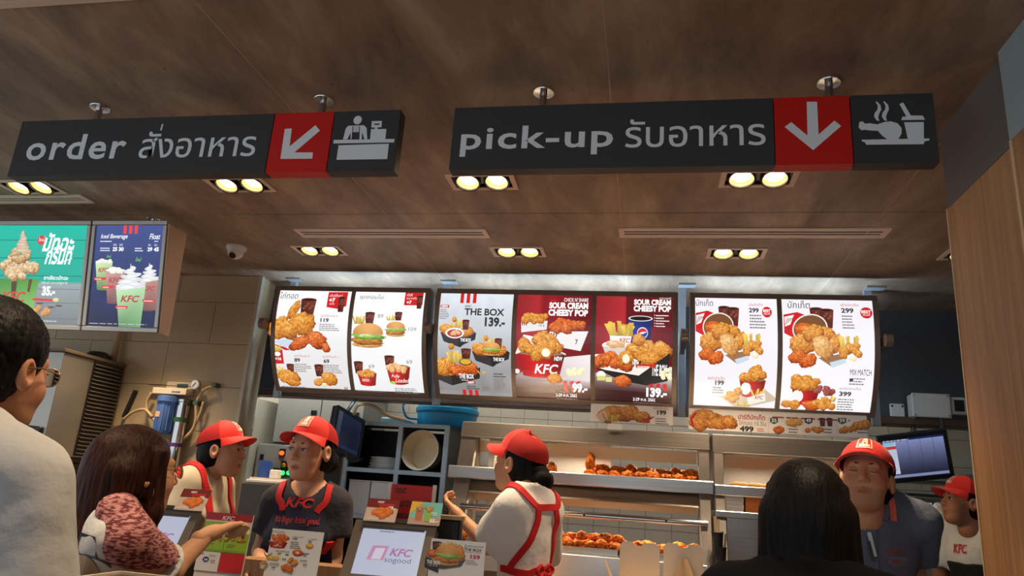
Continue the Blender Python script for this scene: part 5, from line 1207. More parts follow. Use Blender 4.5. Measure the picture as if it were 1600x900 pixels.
b = MB().box(-3.72, -3.62, YF_-.004, YF_-.0005, 1.965, 2.02).build('badge', mat('badge_silver', (190, 196, 200), .3, .6), t)
P = Print(flat_surf((-3.715, YF_-.0045, 1.97), (1, 0, 0), (0, 0, 1))); P.grid(0, 0, .09, .045, (24, 40, 86), None, 1, 1)
for k in range(3): a = k*PI/3; P.line([(.045-.015*math.cos(a), .0235-.015*math.sin(a)), (.045+.015*math.cos(a), .0235+.015*math.sin(a))], .004, (230, 235, 245))
P.build('badge_print', M_PRINT, b)
cp = MB().hexa([(-3.80, YF_-.02, 1.50), (-3.53, YF_-.02, 1.46), (-3.53, YF_-.001, 1.46), (-3.80, YF_-.001, 1.50), (-3.80, YF_-.02, 1.60), (-3.53, YF_-.02, 1.585), (-3.53, YF_-.001, 1.585), (-3.80, YF_-.001, 1.60)]).build('control_panel', M_BLACK, t, bevel=.006)
MB().box(-3.70, -3.61, YF_-.023, YF_-.0205, 1.535, 1.575).build('display', mat('blue_display', (60, 50, 255), .3, emit=1.6), cp)
b = thing('black_bowl', 'black plastic cap on top of the ice machine', 'cap', (-3.62, 4.25, zt)); MB().lathe([(0, .06), (.05, .055), (.08, .03), (.085, .0), (0, 0)], (-3.62, 4.24, zt+.0005), 20).build('cap_body', M_BLACK, b, smooth='auto')
q = atY(177, 560, 4.34); tag(MB().tube([(q[0], 4.34, zt+.001), (q[0], 4.34, H-.001)], .022, 14).build('drain_pipe', mat('tan_pipe', (196, 170, 132), .5), smooth=True), 'tan vertical pipe rising behind the ice machine', 'pipe')
a, b2 = atY(212, 610, 4.365), atY(193, 652, 4.365); tag(MB().tube([a, b2], .014, 12).build('rubber_pipe', M_BLACK), 'short black pipe slanting on the tiled wall', 'pipe')

# ---- water filter on the tiled wall
def fw(x, y, d): return atY(x, y, WY-d)
q = fw(262, 742, .06)
t = thing('water_filter', 'wall-mounted water filter with blue housing and steel cylinder', 'water filter', (q[0], WY-.06, q[2]))
def plate(name, tl, br, d0, d1, mm, par): a, b = fw(*tl, d0), fw(*br, d0); return MB().box(a[0], b[0], WY-d0, WY-d1, b[2], a[2]).build(name, mm, par, bevel=.003)
M_PLATE = mat('cream_plate', (226, 208, 176), .5)
up = plate('upper_bracket', (261, 596), (309, 609), .02, .0, M_PLATE, t); plate('display_window', (277, 599.5), (293, 606), .023, .0205, mat('teal_window', (60, 92, 96), .3), up)
lo_ = plate('lower_bracket', (239, 605), (290, 617), .10, .02, M_PLATE, t); plate('bracket_bar', (231, 600.5), (302, 604), .06, .03, M_BLACK, t)
a = fw(240, 606, .101); P = Print(flat_surf((a[0], WY-.1012, fw(265, 616, .101)[2]), (1, 0, 0), (0, 0, 1))); w_ = fw(290, 612, .1)[0]-a[0]; P.greek(w_*.58, .034, w_*.38, .022, 1, (60, 80, 150), 4); P.build('bracket_print', M_PRINT, lo_)
ct, cb = fw(264, 619, .08), fw(255, 678, .08); x0 = ct[0]+.0; zt0, zb2 = ct[2], cb[2]
bh = MB().lathe([(0, zb2), (.048, zb2), (.054, zb2+.012), (.056, zt0-.04), (.066, zt0-.038), (.066, zt0-.004), (.05, zt0), (0, zt0)], (x0, WY-.08, 0), 28).build('blue_housing', mat('blue_filter_plastic', (84, 122, 190), .4, var=(5, .05)), t, smooth='auto')
for k in range(10): g = 2*PI*k/10; MB().box(x0+.056*math.cos(g)-.003, x0+.056*math.cos(g)+.003, WY-.08+.056*math.sin(g)-.003, WY-.08+.056*math.sin(g)+.003, zb2+.02, zt0-.042).build('rib', mat('blue_filter_plastic'), bh)
MB().box(x0-.032, x0-.0, WY-.138, WY-.134, zt0-.14, zt0-.105).build('sticker', mat('orange_sticker', (220, 180, 150), .6), bh)
st, sb = fw(288, 622, .07), fw(263, 741, .07); x1 = (st[0]+sb[0])/2+.006
sc_ = MB().lathe([(0, sb[2]), (.038, sb[2]), (.04, sb[2]+.006), (.04, st[2]-.05), (.034, st[2]-.046), (.034, st[2]-.03), (.04, st[2]-.026), (.04, st[2]-.012), (.02, st[2]), (0, st[2])], (x1, WY-.07, 0), 32).build('steel_cylinder', M_CHROME, t, smooth='auto')
zp = fw(271, 695, .07)[2]; MB().lathe([(.0405, zp-.012), (.042, zp-.011), (.042, zp+.011), (.0405, zp+.012)], (x1, WY-.07, 0), 32).build('purple_band', mat('purple_band', (92, 50, 120), .5), sc_, smooth='auto')
zl = fw(277, 656, .07)[2]; MB().lathe([(.0404, zl-.015), (.0412, zl-.015), (.0412, zl+.015), (.0404, zl+.015)], (x1, WY-.07, 0), 32).build('green_label', mat('green_label', (50, 92, 60), .5), sc_, smooth='auto')
g0 = fw(308, 601, .06); gg = MB().cyl((g0[0], WY-.06, g0[2]), (g0[0], WY-.085, g0[2]), .032, n=28).build('pressure_gauge', M_CHROME, t, smooth='auto'); MB().cyl((g0[0], WY-.0855, g0[2]), (g0[0], WY-.087, g0[2]), .027, n=28).build('dial', M_WHITE, gg); MB().bar((g0[0]-.014, WY-.0885, g0[2]-.016), (g0[0]+.006, WY-.0885, g0[2]+.008), .004, .002, (0, 1, 0)).build('needle', M_BLACK, gg)
M_HOSE = mat('tan_hose', (190, 162, 122), .5); M_BRASS = mat('green_brass', (84, 104, 80), .4, .6)
MB().tube(arc_pts([fw(x, y, .05) for x, y in ((237, 613), (229, 630), (232, 648), (243, 658), (258, 684), (276, 690), (298, 676), (306, 655), (307, 630), (318, 610), (336, 602))]), .010, 8).build('hose', M_HOSE, t, smooth=True)
MB().tube(arc_pts([fw(x, y, .06) for x, y in ((192, 656), (208, 644), (226, 640), (238, 652))]), .010, 8).build('hose', M_HOSE, t, smooth=True)
MB().tube(arc_pts([fw(x, y, .045) for x, y in ((318, 628), (312, 648), (300, 672), (284, 688))]), .009, 8).build('hose', M_HOSE, t, smooth=True)
for x, y in ((341, 603), (301, 630), (313, 631)):
    a = fw(x, y, .0); MB().cyl((a[0], WY, a[2]), (a[0], WY-.06, a[2]), .017, n=12).build('valve', M_BRASS, t, smooth='auto')

# ================================================================== FRONT COUNTER AND WHAT STANDS ON IT
CZ = 1.02
t = thing('service_counter', 'long oak service counter between customers and staff', 'counter', (-1.1, 2.5, 0))
MB().box(-3.4, .97, 2.24, 2.62, .0, CZ-.04).build('body', M_WOOD, t); MB().box(-3.42, .975, 2.20, 2.665, CZ-.039, CZ).build('worktop', mat('dark_stone_top', (70, 64, 60), .3), t, bevel=.004)
tag(MB().box(-1.42, -1.02, 2.54, 2.62, CZ+.0005, CZ+.085).build('counter_riser', M_WOOD, bevel=.003), 'low oak riser on the counter left of the till', 'riser')

def panel_print(name, o, u, v, w, h, material, parent, view, fill, bg=(235, 235, 235)):
    p = Panel(0, w, *view, 0, h, flat_surf(o, u, v)); p.bg(bg, None, None, 1, 1); fill(p); return p.build(name, material, parent)
def till(label, c, red_left):
    a, tl_ = .072, -.55
    n = np.array([math.sin(a)*math.cos(tl_), -math.cos(a)*math.cos(tl_), -math.sin(tl_)]); u = np.array([math.cos(a), math.sin(a), 0.]); v = np.cross(n, u)
    if v[2] < 0: v = -v
    c = np.array(c, float); t = thing('order_till', label, 'till', (c[0], c[1]+.08, CZ), 0, 'tills on the service counter')
    def slab(ua, ub, va, vb, da, db): return MB().hexa([c+u*x+v*y+n*d for y in (va, vb) for x, d in ((ua, db), (ub, db), (ub, da), (ua, da))])
    M_T = mat('brown_grey_till_plastic', (92, 82, 72), .45)
    slab(-.14, .14, -.125, .105, -.05, -.003).build('casing', M_T, t, bevel=.008)
    for q in ((-.14, .14, -.125, -.084), (-.14, .14, .084, .105), (-.14, -.108, -.084, .084), (.108, .14, -.084, .084)): slab(*q, -.003, .004).build('bezel', M_T, t)
    MB().hexa([(c[0]-.11, c[1]-.03, CZ+.001), (c[0]+.11, c[1]-.03, CZ+.001), (c[0]+.11, c[1]+.15, CZ+.001), (c[0]-.11, c[1]+.15, CZ+.001), (c[0]-.09, c[1]+.07, CZ+.17), (c[0]+.09, c[1]+.07, CZ+.17), (c[0]+.09, c[1]+.14, CZ+.2), (c[0]-.09, c[1]+.14, CZ+.2)]).build('base', M_BLACK, t, bevel=.006)
    o = c-u*.108-v*.084-n*.002
    def fs(p):
        p.R(0, 0, 210, 6, (60, 60, 66)); p.GK(60, 8, 70, 6, 1, (60, 60, 70), 3)
        p.G([(48, 62), (103, 60), (94, 108), (38, 110)][::-1], (206, 150, 190)); p.G([(60, 70), (92, 68), (84, 106), (52, 107)][::-1], (226, 214, 232))
        p.T('KFC', 110, 66, 186, 92, (190, 120, 176), bold=.03, shear=.25); p.T('sogood', 98, 96, 186, 118, (110, 116, 150), bold=.0)
    panel_print('screen', o, u, v, .216, .168, M_LIT_S, t, ((0, 0), (216, 0), (0, 160)), fs, (200, 206, 226))
    # two small promo cards clipped on the top edge
    for i, (uc, red) in enumerate(((-.058, red_left), (.094, not red_left))):
        k = slab(uc-.054, uc+.054, .098, .182, .010, .013).build('promo_card', M_WHITE, t, bevel=.0)
        def fr_(p):
            if red:
                p.R(0, 0, 110, 34, (120, 20, 24)); p.T('NEW', 34, 8, 58, 16, (255, 255, 255), bold=.03, shear=.2); p.G([(40, 18), (96, 16), (92, 28), (40, 28)][::-1], (190, 30, 34)); p.T('39.-', 76, 26, 102, 38, (255, 255, 255), bold=.05); p.G([(0, 60), (110, 34), (110, 84), (0, 84)][::-1], (214, 190, 170)); p.cluster(55, 52, 36, 14, 9, 14, [(150, 60, 10), (225, 110, 30), (250, 165, 70)], 4); p.GK(12, 72, 60, 5, 1, (250, 250, 245), 3)
            else:
                p.G([(0, 0), (40, 0), (0, 50)][::-1], (240, 190, 60)); p.G([(0, 60), (110, 54), (110, 84), (0, 84)][::-1], (190, 160, 140))
                for x, cc in ((34, (190, 110, 80)), (66, (150, 190, 80))): p.G([(x-14, 30), (x+14, 30), (x+11, 72), (x-10, 72)][::-1], cc); p.cluster(x, 24, 13, 9, 8, 6, [(120, 70, 30), (200, 140, 70), (240, 210, 160)], x)
                p.T('35.-', 74, 62, 104, 76, (255, 255, 255), bold=.05); p.GK(74, 34, 30, 14, 2, (240, 250, 248), 3)
        panel_print('card_print', c+u*(uc-.054)+v*.098+n*.0136, u, v, .108, .084, M_PRINT, k, ((0, 0), (108, 0), (0, 84)), fr_, (120, 205, 195) if not red else (214, 190, 170))
    slab(-.004, .04, .10, .115, -.003, .008).build('logo_strip', M_BLACK, t)
    return t
till('till with a pale screen beside the red next counter notice', (-.822, 2.417, 1.177), True)
till('till with a pale screen half hidden by the long-haired customer', (-.822+(-1.587+.717)*1.0, 2.417, 1.163), False)

# red notice in an acrylic holder
t = thing('counter_notice', 'red next counter please notice in a clear acrylic holder', 'sign', (-.83, 2.62, CZ))
zt3 = 1.392
MB().box(-.918, -.738, 2.618, 2.622, CZ+.001, zt3+.004).build('acrylic_sheet', M_ACRY, t); MB().box(-.918, -.738, 2.58, 2.66, CZ+.0, CZ+.006).build('acrylic_foot', M_ACRY, t)
MB().box(-.905, -.752, 2.6135, 2.617, 1.235, zt3).build('notice', M_SRED, t)
for x in (-.913, -.745): MB().box(x-.006, x+.006, 2.612, 2.6175, 1.20, zt3+.006).build('edge_strip', mat('pale_edge', (240, 225, 205), .3), t)
P = Print(flat_surf((-.905, 2.6128, 1.235), (1, 0, 0), (0, 0, 1)))
P.text('next', .014, .126, .056, .150, col=(40, 8, 10), bold=.012, shear=.15); P.text('counter', .012, .080, .094, .108, col=(40, 8, 10), bold=.012, shear=.15); P.text('please', .012, .034, .080, .068, col=(40, 8, 10), bold=.012, shear=.15); P.build('notice_print', M_PRINT, t)
# back of the staff screen
t = thing('staff_screen', 'black back of a staff screen with a pale wooden top edge', 'screen', (-.70, 2.63, CZ)); MB().hexa([(-.735, 2.605, 1.10), (-.640, 2.605, 1.10), (-.640, 2.66, 1.10), (-.735, 2.66, 1.10), (-.735, 2.61, 1.284), (-.640, 2.61, 1.284), (-.640, 2.655, 1.284), (-.735, 2.655, 1.284)]).build('casing', M_BLACK, t, bevel=.006); MB().box(-.735, -.636, 2.605, 2.66, 1.2845, 1.298).build('top_edge', M_WOODE, t); MB().box(-.71, -.66, 2.61, 2.655, CZ+.0005, 1.099).build('stand', M_BLACK, t)

# standing cards
def standing_card(label, corners, Y, lean, view, fill, bg, name='menu_card', cat='menu card'):
    tl, tr, bl = [atY(x, y, Y) for x, y in corners]
    x0 = (tl[0]+bl[0])/2; w = tr[0]-tl[0]; zt = tl[2]; hgt = zt-CZ-.004
    v = np.array([0, lean, 1.0]); v /= np.linalg.norm(v); h = hgt/v[2]; y0 = Y-lean*hgt
    u = np.array([1.0, (tr[2]-tl[2])*.0, 0]); nn = np.cross(u, v)
    t = thing(name, label, cat, (x0+w/2, y0, CZ))
    o = np.array([x0, y0, CZ+.004]); m = MB(); m.hexa([o-nn*.004, o+u*w-nn*.004, o+u*w, o, o-nn*.004+v*h, o+u*w-nn*.004+v*h, o+u*w+v*h, o+v*h]); fix_normals(m.build('card', M_WHITE, t))
    MB().box(x0+.01, x0+w-.01, y0-.03, y0+.05, CZ+.0005, CZ+.0035).build('foot', M_ACRY, t)
    panel_print('card_print', o+nn*.0007, u, v, w, h, M_PRINT, t, view, fill, bg)
def fA(p):
    p.T('ทานเล่น', 398, 676, 460, 694, INK); p.BK(438, 780, 90, 34, txt='KFC'); p.cluster(440, 730, 45, 24, 14, 14, SPICY, 4); p.T('สแน็ค บอกซ์', 503, 702, 552, 712, INK); p.T('139', 503, 714, 526, 725, INK, bold=.035); p.GK(498, 730, 56, 46, 4, GRY, 3)
    p.T('ทาร์ตไข่', 580, 708, 618, 718, INK); p.T('22', 580, 722, 596, 733, INK, bold=.035); p.E(590, 754, 18, 16, (190, 120, 60)); p.E(590, 750, 15, 9, (235, 190, 90))
    p.K(540, 800, 26, 18, SPICY, 0, 5); p.E(540, 800, 8, 5, (225, 225, 225)); p.T('26', 568, 805, 584, 816, INK, bold=.035); p.GK(565, 790, 44, 12, 1, INK, 3); p.T('เฟรนช์ฟรายส์', 435, 792, 500, 803, INK); p.T('27', 446, 808, 464, 818, INK, bold=.035); p.T('45', 482, 810, 500, 820, INK, bold=.035); p.T('55', 474, 838, 492, 848, INK, bold=.035); p.FR(428, 852, 60, 28, 12, 5); p.line([p.q(380, 815), p.q(400, 835), p.q(420, 812)], .003, GRY)
    p.cluster(527, 848, 24, 18, 9, 11, GOLD, 8); p.T('32', 576, 858, 594, 869, INK, bold=.035); p.GK(560, 832, 44, 12, 1, INK, 4); p.BK(392, 905, 40, 30, red=(200, 190, 180)); p.cluster(390, 872, 14, 8, 7, 6, GOLD, 3); p.T('28', 432, 890, 450, 900, INK, bold=.035); p.GK(420, 865, 50, 16, 2, INK, 6); p.cluster(505, 892, 26, 18, 9, 13, SPICY, 9)
standing_card('white snack menu card in front of the navy-shirted cashier', ((428, 825.5), (508, 831), (413, 905)), 2.26, .12, ((398, 668), (645, 668), (398, 1080)), fA, (226, 230, 232))
def fB(p):
    p.T('อิ่มครบจบเลย', 1145, 600, 1290, 622, INK, shear=.1, bold=.01); p.T('KFC', 1143, 624, 1165, 632, INK); p.T('THE BOX', 1142, 634, 1280, 662, INK, bold=.03); p.T('DOUBLE CHEESE', 1142, 666, 1280, 680, (176, 60, 90)); p.T('159', 1196, 696, 1272, 738, (186, 34, 80), bold=.045); p.GK(1165, 745, 105, 50, 4, GRY, 3)
    p.CO(928, 690, 76, 90); p.FR(1012, 670, 100, 90, 12, 4); p.K(1110, 690, 42, 82, GOLD, -.3, 4, det=1.4); p.K(900, 720, 44, 40, SPICY, .2, 5); p.G([(850, 740), (870, 850), (1000, 860), (1130, 820), (1165, 740), (1090, 800), (950, 800)][::-1], (70, 76, 80)); p.BU(1018, 815, 210, 6); p.G([(848, 760), (960, 830), (960, 900), (848, 860)][::-1], (46, 46, 48)); p.T('THE BOX', 862, 782, 968, 822, (240, 240, 240), bold=.03); p.T('ALL STAR', 880, 826, 952, 842, (220, 220, 220))
standing_card('white card showing a burger box for 159 on the counter', ((676, 841), (761, 849), (667, 905)), 2.30, .05, ((880, 565), (1308, 565), (880, 1300)), fB, (222, 224, 224))
def fC(p):
    p.R(300, 255, 790, 352, (170, 30, 40)); p.T('KFC', 470, 290, 602, 345, (240, 220, 220), bold=.02, shear=.2); p.R(300, 352, 790, 372, (214, 206, 196)); p.R(300, 372, 790, 760, (150, 190, 50)); p.R(700, 372, 790, 480, (214, 214, 210)); p.GK(705, 385, 60, 60, 3, INK, 3); p.T('09', 628, 478, 695, 516, (30, 40, 30), bold=.03)
    p.line([p.q(545, 505), p.q(545, 755)], .002, (90, 110, 40))
    for x in (350, 470, 600, 720): p.cluster(x, 580, 40, 26, 6, 20, GOLD, x); p.CO(x+10, 560, 34, 40)
    for x in (340, 590): p.GK(x, 640, 130, 22, 1, (50, 60, 30), x); p.GK(x-10, 668, 80, 18, 1, (50, 60, 30), x+1)
    p.R(300, 725, 790, 752, (120, 165, 40)); p.R(300, 760, 540, 1000, (222, 222, 220)); p.R(545, 760, 790, 1000, (196, 30, 34))
    [p.R(330+i*14, 775, 338+i*14, 805, REDC) for i in range(3)]; p.E(400, 860, 34, 36, (30, 44, 92)); p.T('79', 380, 850, 420, 880, (240, 240, 245), bold=.03); p.GK(430, 790, 80, 30, 2, GRY, 4); p.GK(450, 850, 60, 50, 3, GRY, 5)
standing_card('red and green promotional flyer behind the reaching hand', ((329, 800), (401, 805), (302, 905)), 2.24, .10, ((300, 255), (790, 255), (300, 1290)), fC, (214, 206, 196), 'promo_flyer', 'flyer')

# open cream cartons at the pick-up end
def lid(label, xpl, xpr, ypx, nf, liner):
    a, b = atY(xpl, ypx, 2.60), atY(xpr, ypx+2, 2.60); x0, x1 = a[0], b[0]; zt = a[2]; w = x1-x0
    t = thing('open_carton', label, 'carton', ((x0+x1)/2, 2.53, CZ), 0, 'open cream cartons on the counter')
    r = .012; pts = [(0, 0), (w, 0), (w, zt-CZ-.09-r), (w-r, zt-CZ-.09), (nf*w+.03, zt-CZ-.09), (nf*w+.024, zt-CZ-.102), (nf*w-.0, zt-CZ-.102), (nf*w-.006, zt-CZ-.09), (r, zt-CZ-.09), (0, zt-CZ-.09-r)]
    fix_normals(MB().prism(pts, (x0, 2.598, CZ+.09), (1, 0, 0), (0, 0.02, 1), (0, .003, 0)).build('lid', M_CARD, t))
    MB().box(x0, x1, 2.44, 2.597, CZ+.0005, CZ+.004).build('bottom', M_CARD, t)
    for q in ((x0, x0+.003, 2.44, 2.597), (x1-.003, x1, 2.44, 2.597), (x0+.003, x1-.003, 2.44, 2.443), (x0+.003, x1-.003, 2.594, 2.597)): MB().box(*q, CZ+.004, CZ+.089).build('side', M_CARD, t)
    if liner:
        n = 7; V = []; F = []
        for j in range(n):
            for i in range(n): s = i/(n-1); q = j/(n-1); V.append((x0+.01+(w-.02)*(.5+(s-.5)*(1-.75*q)), 2.585+.008*math.sin(5*s+3*q)-.03*(1-q), CZ+.085+.115*q))
        for j in range(n-1):
            for i in range(n-1): a0 = j*n+i; F.append((a0, a0+1, a0+n+1, a0+n))
        MB().add(V, F).build('paper_liner', M_KRAFT, t, smooth=True)
    else:
        V = []; F = []
        for j in range(8):
            s = j/7; V += [(x0-.045*s**.7, 2.46+.02*s, CZ+.09+.09*s**.8+.0), (x0-.045*s**.7, 2.585-.02*s, CZ+.09+.09*s**.8)]
        F = [(2*j, 2*j+1, 2*j+3, 2*j+2) for j in range(7)]; MB().add(V, F).build('side_flap', mat('kraft_flap', (198, 164, 128), .8), t, smooth=True)
lid('open cream carton with a curled side flap at left', 969, 1031, 845, .36, False)
lid('open cream carton with a kraft paper liner at right', 1037, 1099, 847.5, .40, True)

# clear acrylic case on a slim stand, in front of the long-haired customer
t = thing('display_case', 'clear acrylic case top at the bottom left edge', 'display case', (-1.035, 1.45, 0))
MB().box(-1.09, -.98, 1.405, 1.495, 0, 1.03).build('stand', M_BLACK, t)
MB().box(-1.115, -.955, 1.39, 1.51, 1.031, 1.160).build('case', M_ACRY, t, bevel=.004)
for q in ((-1.119, -.951, 1.386, 1.392), (-1.119, -.951, 1.508, 1.514), (-1.119, -1.113, 1.392, 1.508), (-.957, -.951, 1.392, 1.508)): MB().box(*q, 1.1605, 1.1665).build('rim', mat('pale_edge'), t)
MB().box(-1.105, -.965, 1.40, 1.50, 1.032, 1.035).build('inner_base', mat('blue_grey_card', (90, 110, 125), .5), t)

# ---- unseen batten lamps added behind the bulkhead to brighten the kitchen
for i, x in enumerate((-2.7, -0.9, 0.7)):
    t = thing('added_batten_lamp', ['added unseen batten lamp over the electrical cabinets', 'added unseen batten lamp over the steel shelf', 'added unseen batten lamp behind the right menu board', 'added unseen batten lamp over the tray rack'][i], 'lamp', (x, 5.2, H-.06), 0, 'added kitchen batten lamps')
    MB().box(x-.6, x+.6, 5.16, 5.24, H-.03, H-.001).build('batten', M_WHITE, t); MB().cyl((x-.58, 5.2, H-.045), (x+.58, 5.2, H-.045), .014, n=12).build('tube', mat('added_kitchen_tube_%d' % (i > 0), (245, 240, 225), .3, emit=KITCHEN_E*(.8 if i else 3.2)), t)

# ================================================================== PEOPLE
class Field:
    """signed distance field on a grid -> one continuous surface"""
    def __init__(s, lo, hi, h):
        s.lo = np.array(lo, float); s.h = h; s.n = np.ceil((np.array(hi, float)-s.lo)/h).astype(int)+1
        s.F = np.full(tuple(s.n), 0.2, dtype=np.float32)
        s.ax = [s.lo[i]+np.arange(s.n[i])*h for i in range(3)]
    def _blk(s, lo, hi, pad):
        a = np.maximum(0, np.floor((np.array(lo)-pad-s.lo)/s.h).astype(int)); b = np.minimum(s.n, np.ceil((np.array(hi)+pad-s.lo)/s.h).astype(int)+1)
        if np.any(b <= a): return None
        sl = tuple(slice(a[i], b[i]) for i in range(3))
        return sl, s.ax[0][sl[0]][:, None, None], s.ax[1][sl[1]][None, :, None], s.ax[2][sl[2]][None, None, :]
    def _mix(s, sl, d, k, op):
        a = s.F[sl]; d = d.astype(np.float32)
        if op == 'u': h = np.clip(.5+.5*(d-a)/k, 0, 1); s.F[sl] = d*(1-h)+a*h-k*h*(1-h)
        elif op == 'd': h = np.clip(.5-.5*(-d-a)/k*-1, 0, 1) if False else np.clip(.5-.5*(a+d)/k, 0, 1); s.F[sl] = a*(1-h)+(-d)*h+k*h*(1-h)
    def cap(s, a, b, ra, rb=None, k=.02, op='u', cut=False):
        rb = ra if rb is None else rb; a = np.array(a, float); b = np.array(b, float); m = max(ra, rb)
        B = s._blk(np.minimum(a, b)-m, np.maximum(a, b)+m, k+3*s.h)
        if B is None: return s
        sl, x, y, z = B; ab = b-a; L2 = max(1e-9, ab@ab)
        t = np.clip(((x-a[0])*ab[0]+(y-a[1])*ab[1]+(z-a[2])*ab[2])/L2, 0, 1)
        d = np.sqrt((x-a[0]-t*ab[0])**2+(y-a[1]-t*ab[1])**2+(z-a[2]-t*ab[2])**2)-(ra+(rb-ra)*t)
        if cut:
            u = ab/math.sqrt(L2); d = np.maximum(d, (x-b[0])*u[0]+(y-b[1])*u[1]+(z-b[2])*u[2])
        s._mix(sl, d, k, op); return s
    def ell(s, c, r, k=.02, op='u', rot=None):
        c = np.array(c, float); r = np.array(r, float); m = r.max() if rot is not None else r
        B = s._blk(c-m, c+m, k+3*s.h)
        if B is None: return s
        sl, x, y, z = B; x = x-c[0]; y = y-c[1]; z = z-c[2]
        if rot is not None:
            R = np.array(rot).T; x, y, z = R[0, 0]*x+R[0, 1]*y+R[0, 2]*z, R[1, 0]*x+R[1, 1]*y+R[1, 2]*z, R[2, 0]*x+R[2, 1]*y+R[2, 2]*z
        k0 = np.sqrt((x/r[0])**2+(y/r[1])**2+(z/r[2])**2); k1 = np.sqrt((x/r[0]**2)**2+(y/r[1]**2)**2+(z/r[2]**2)**2)
        s._mix(sl, k0*(k0-1)/np.maximum(k1, 1e-6), k, op); return s
    def plane(s, c, n, k=.004):      # keep the side against n
        c = np.array(c, float); n = np.array(n, float); n /= np.linalg.norm(n)
        d = (s.ax[0]-c[0])[:, None, None]*n[0]+(s.ax[1]-c[1])[None, :, None]*n[1]+(s.ax[2]-c[2])[None, None, :]*n[2]
        s.F = np.maximum(s.F, d.astype(np.float32)); return s
    def mesh(s):
        F = s.F; S = F < 0; c = [S[i:F.shape[0]-1+i, j:F.shape[1]-1+j, k:F.shape[2]-1+k] for i in (0, 1) for j in (0, 1) for k in (0, 1)]
        cnt = sum(q.astype(np.int8) for q in c); act = (cnt > 0) & (cnt < 8)
        I = np.argwhere(act); idx = np.full(act.shape, -1, dtype=np.int64); idx[act] = np.arange(len(I))
        off = [(i, j, k) for i in (0, 1) for j in (0, 1) for k in (0, 1)]
        val = np.stack([F[I[:, 0]+o[0], I[:, 1]+o[1], I[:, 2]+o[2]] for o in off], 1)
        P = np.zeros((len(I), 3)); W = np.zeros(len(I))
        for a in range(8):
            for b in range(a+1, 8):
                if sum(abs(off[a][q]-off[b][q]) for q in range(3)) != 1: continue
                va, vb = val[:, a], val[:, b]; m = (va < 0) != (vb < 0); t = np.where(m, va/np.where(np.abs(va-vb) < 1e-9, 1, va-vb), 0)
                for q in range(3): P[:, q] += np.where(m, off[a][q]+(off[b][q]-off[a][q])*t, 0)
                W += m
        V = s.lo+(I+P/np.maximum(W, 1)[:, None])*s.h; Q = []
        for ax in range(3):
            sh = [slice(0, F.shape[q]-(1 if q == ax else 0)) for q in range(3)]; sh2 = list(sh); sh2[ax] = slice(1, F.shape[ax])
            d = S[tuple(sh)] != S[tuple(sh2)]; E = np.argwhere(d); o1, o2 = [q for q in range(3) if q != ax]
            E = E[(E[:, o1] > 0) & (E[:, o2] > 0) & (E[:, o1] < F.shape[o1]-1) & (E[:, o2] < F.shape[o2]-1)]
            if len(E) == 0: continue
            def g(d1, d2): C = E.copy(); C[:, o1] += d1; C[:, o2] += d2; return idx[C[:, 0], C[:, 1], C[:, 2]]
            f = np.stack([g(-1, -1), g(0, -1), g(0, 0), g(-1, 0)], 1); ins = S[E[:, 0], E[:, 1], E[:, 2]]
            flip = ins if ax != 1 else ~ins
            f[~flip] = f[~flip][:, ::-1]; Q.append(f)
        Q = np.concatenate(Q) if Q else np.zeros((0, 4), int); Q = Q[(Q >= 0).all(1)]
        return V, Q
def np_noise(V, sc, seed):
    return pnoise(np.asarray(V)*np.array(sc)+np.array([seed*7.3, 0, 0]))
def vnormals(V, Q):
    n = np.cross(V[Q[:, 2]]-V[Q[:, 0]], V[Q[:, 3]]-V[Q[:, 1]]); N = np.zeros_like(V)
    for k in range(4): np.add.at(N, Q[:, k], n)
    return N/np.maximum(1e-9, np.linalg.norm(N, axis=1))[:, None]
def relax(V, Q, it=2):
    for _ in range(it):
        A = np.zeros_like(V); C = np.zeros(len(V))
        for a, b in ((0, 1), (1, 2), (2, 3), (3, 0)):
            np.add.at(A, Q[:, a], V[Q[:, b]]); np.add.at(A, Q[:, b], V[Q[:, a]]); np.add.at(C, Q[:, a], 1); np.add.at(C, Q[:, b], 1)
        V = V*.5+.5*A/np.maximum(C, 1)[:, None]
    return V
def rotm(yaw, pitch, roll): return np.array((Matrix.Rotation(yaw, 3, 'Z') @ Matrix.Rotation(pitch, 3, 'X') @ Matrix.Rotation(roll, 3, 'Y')))

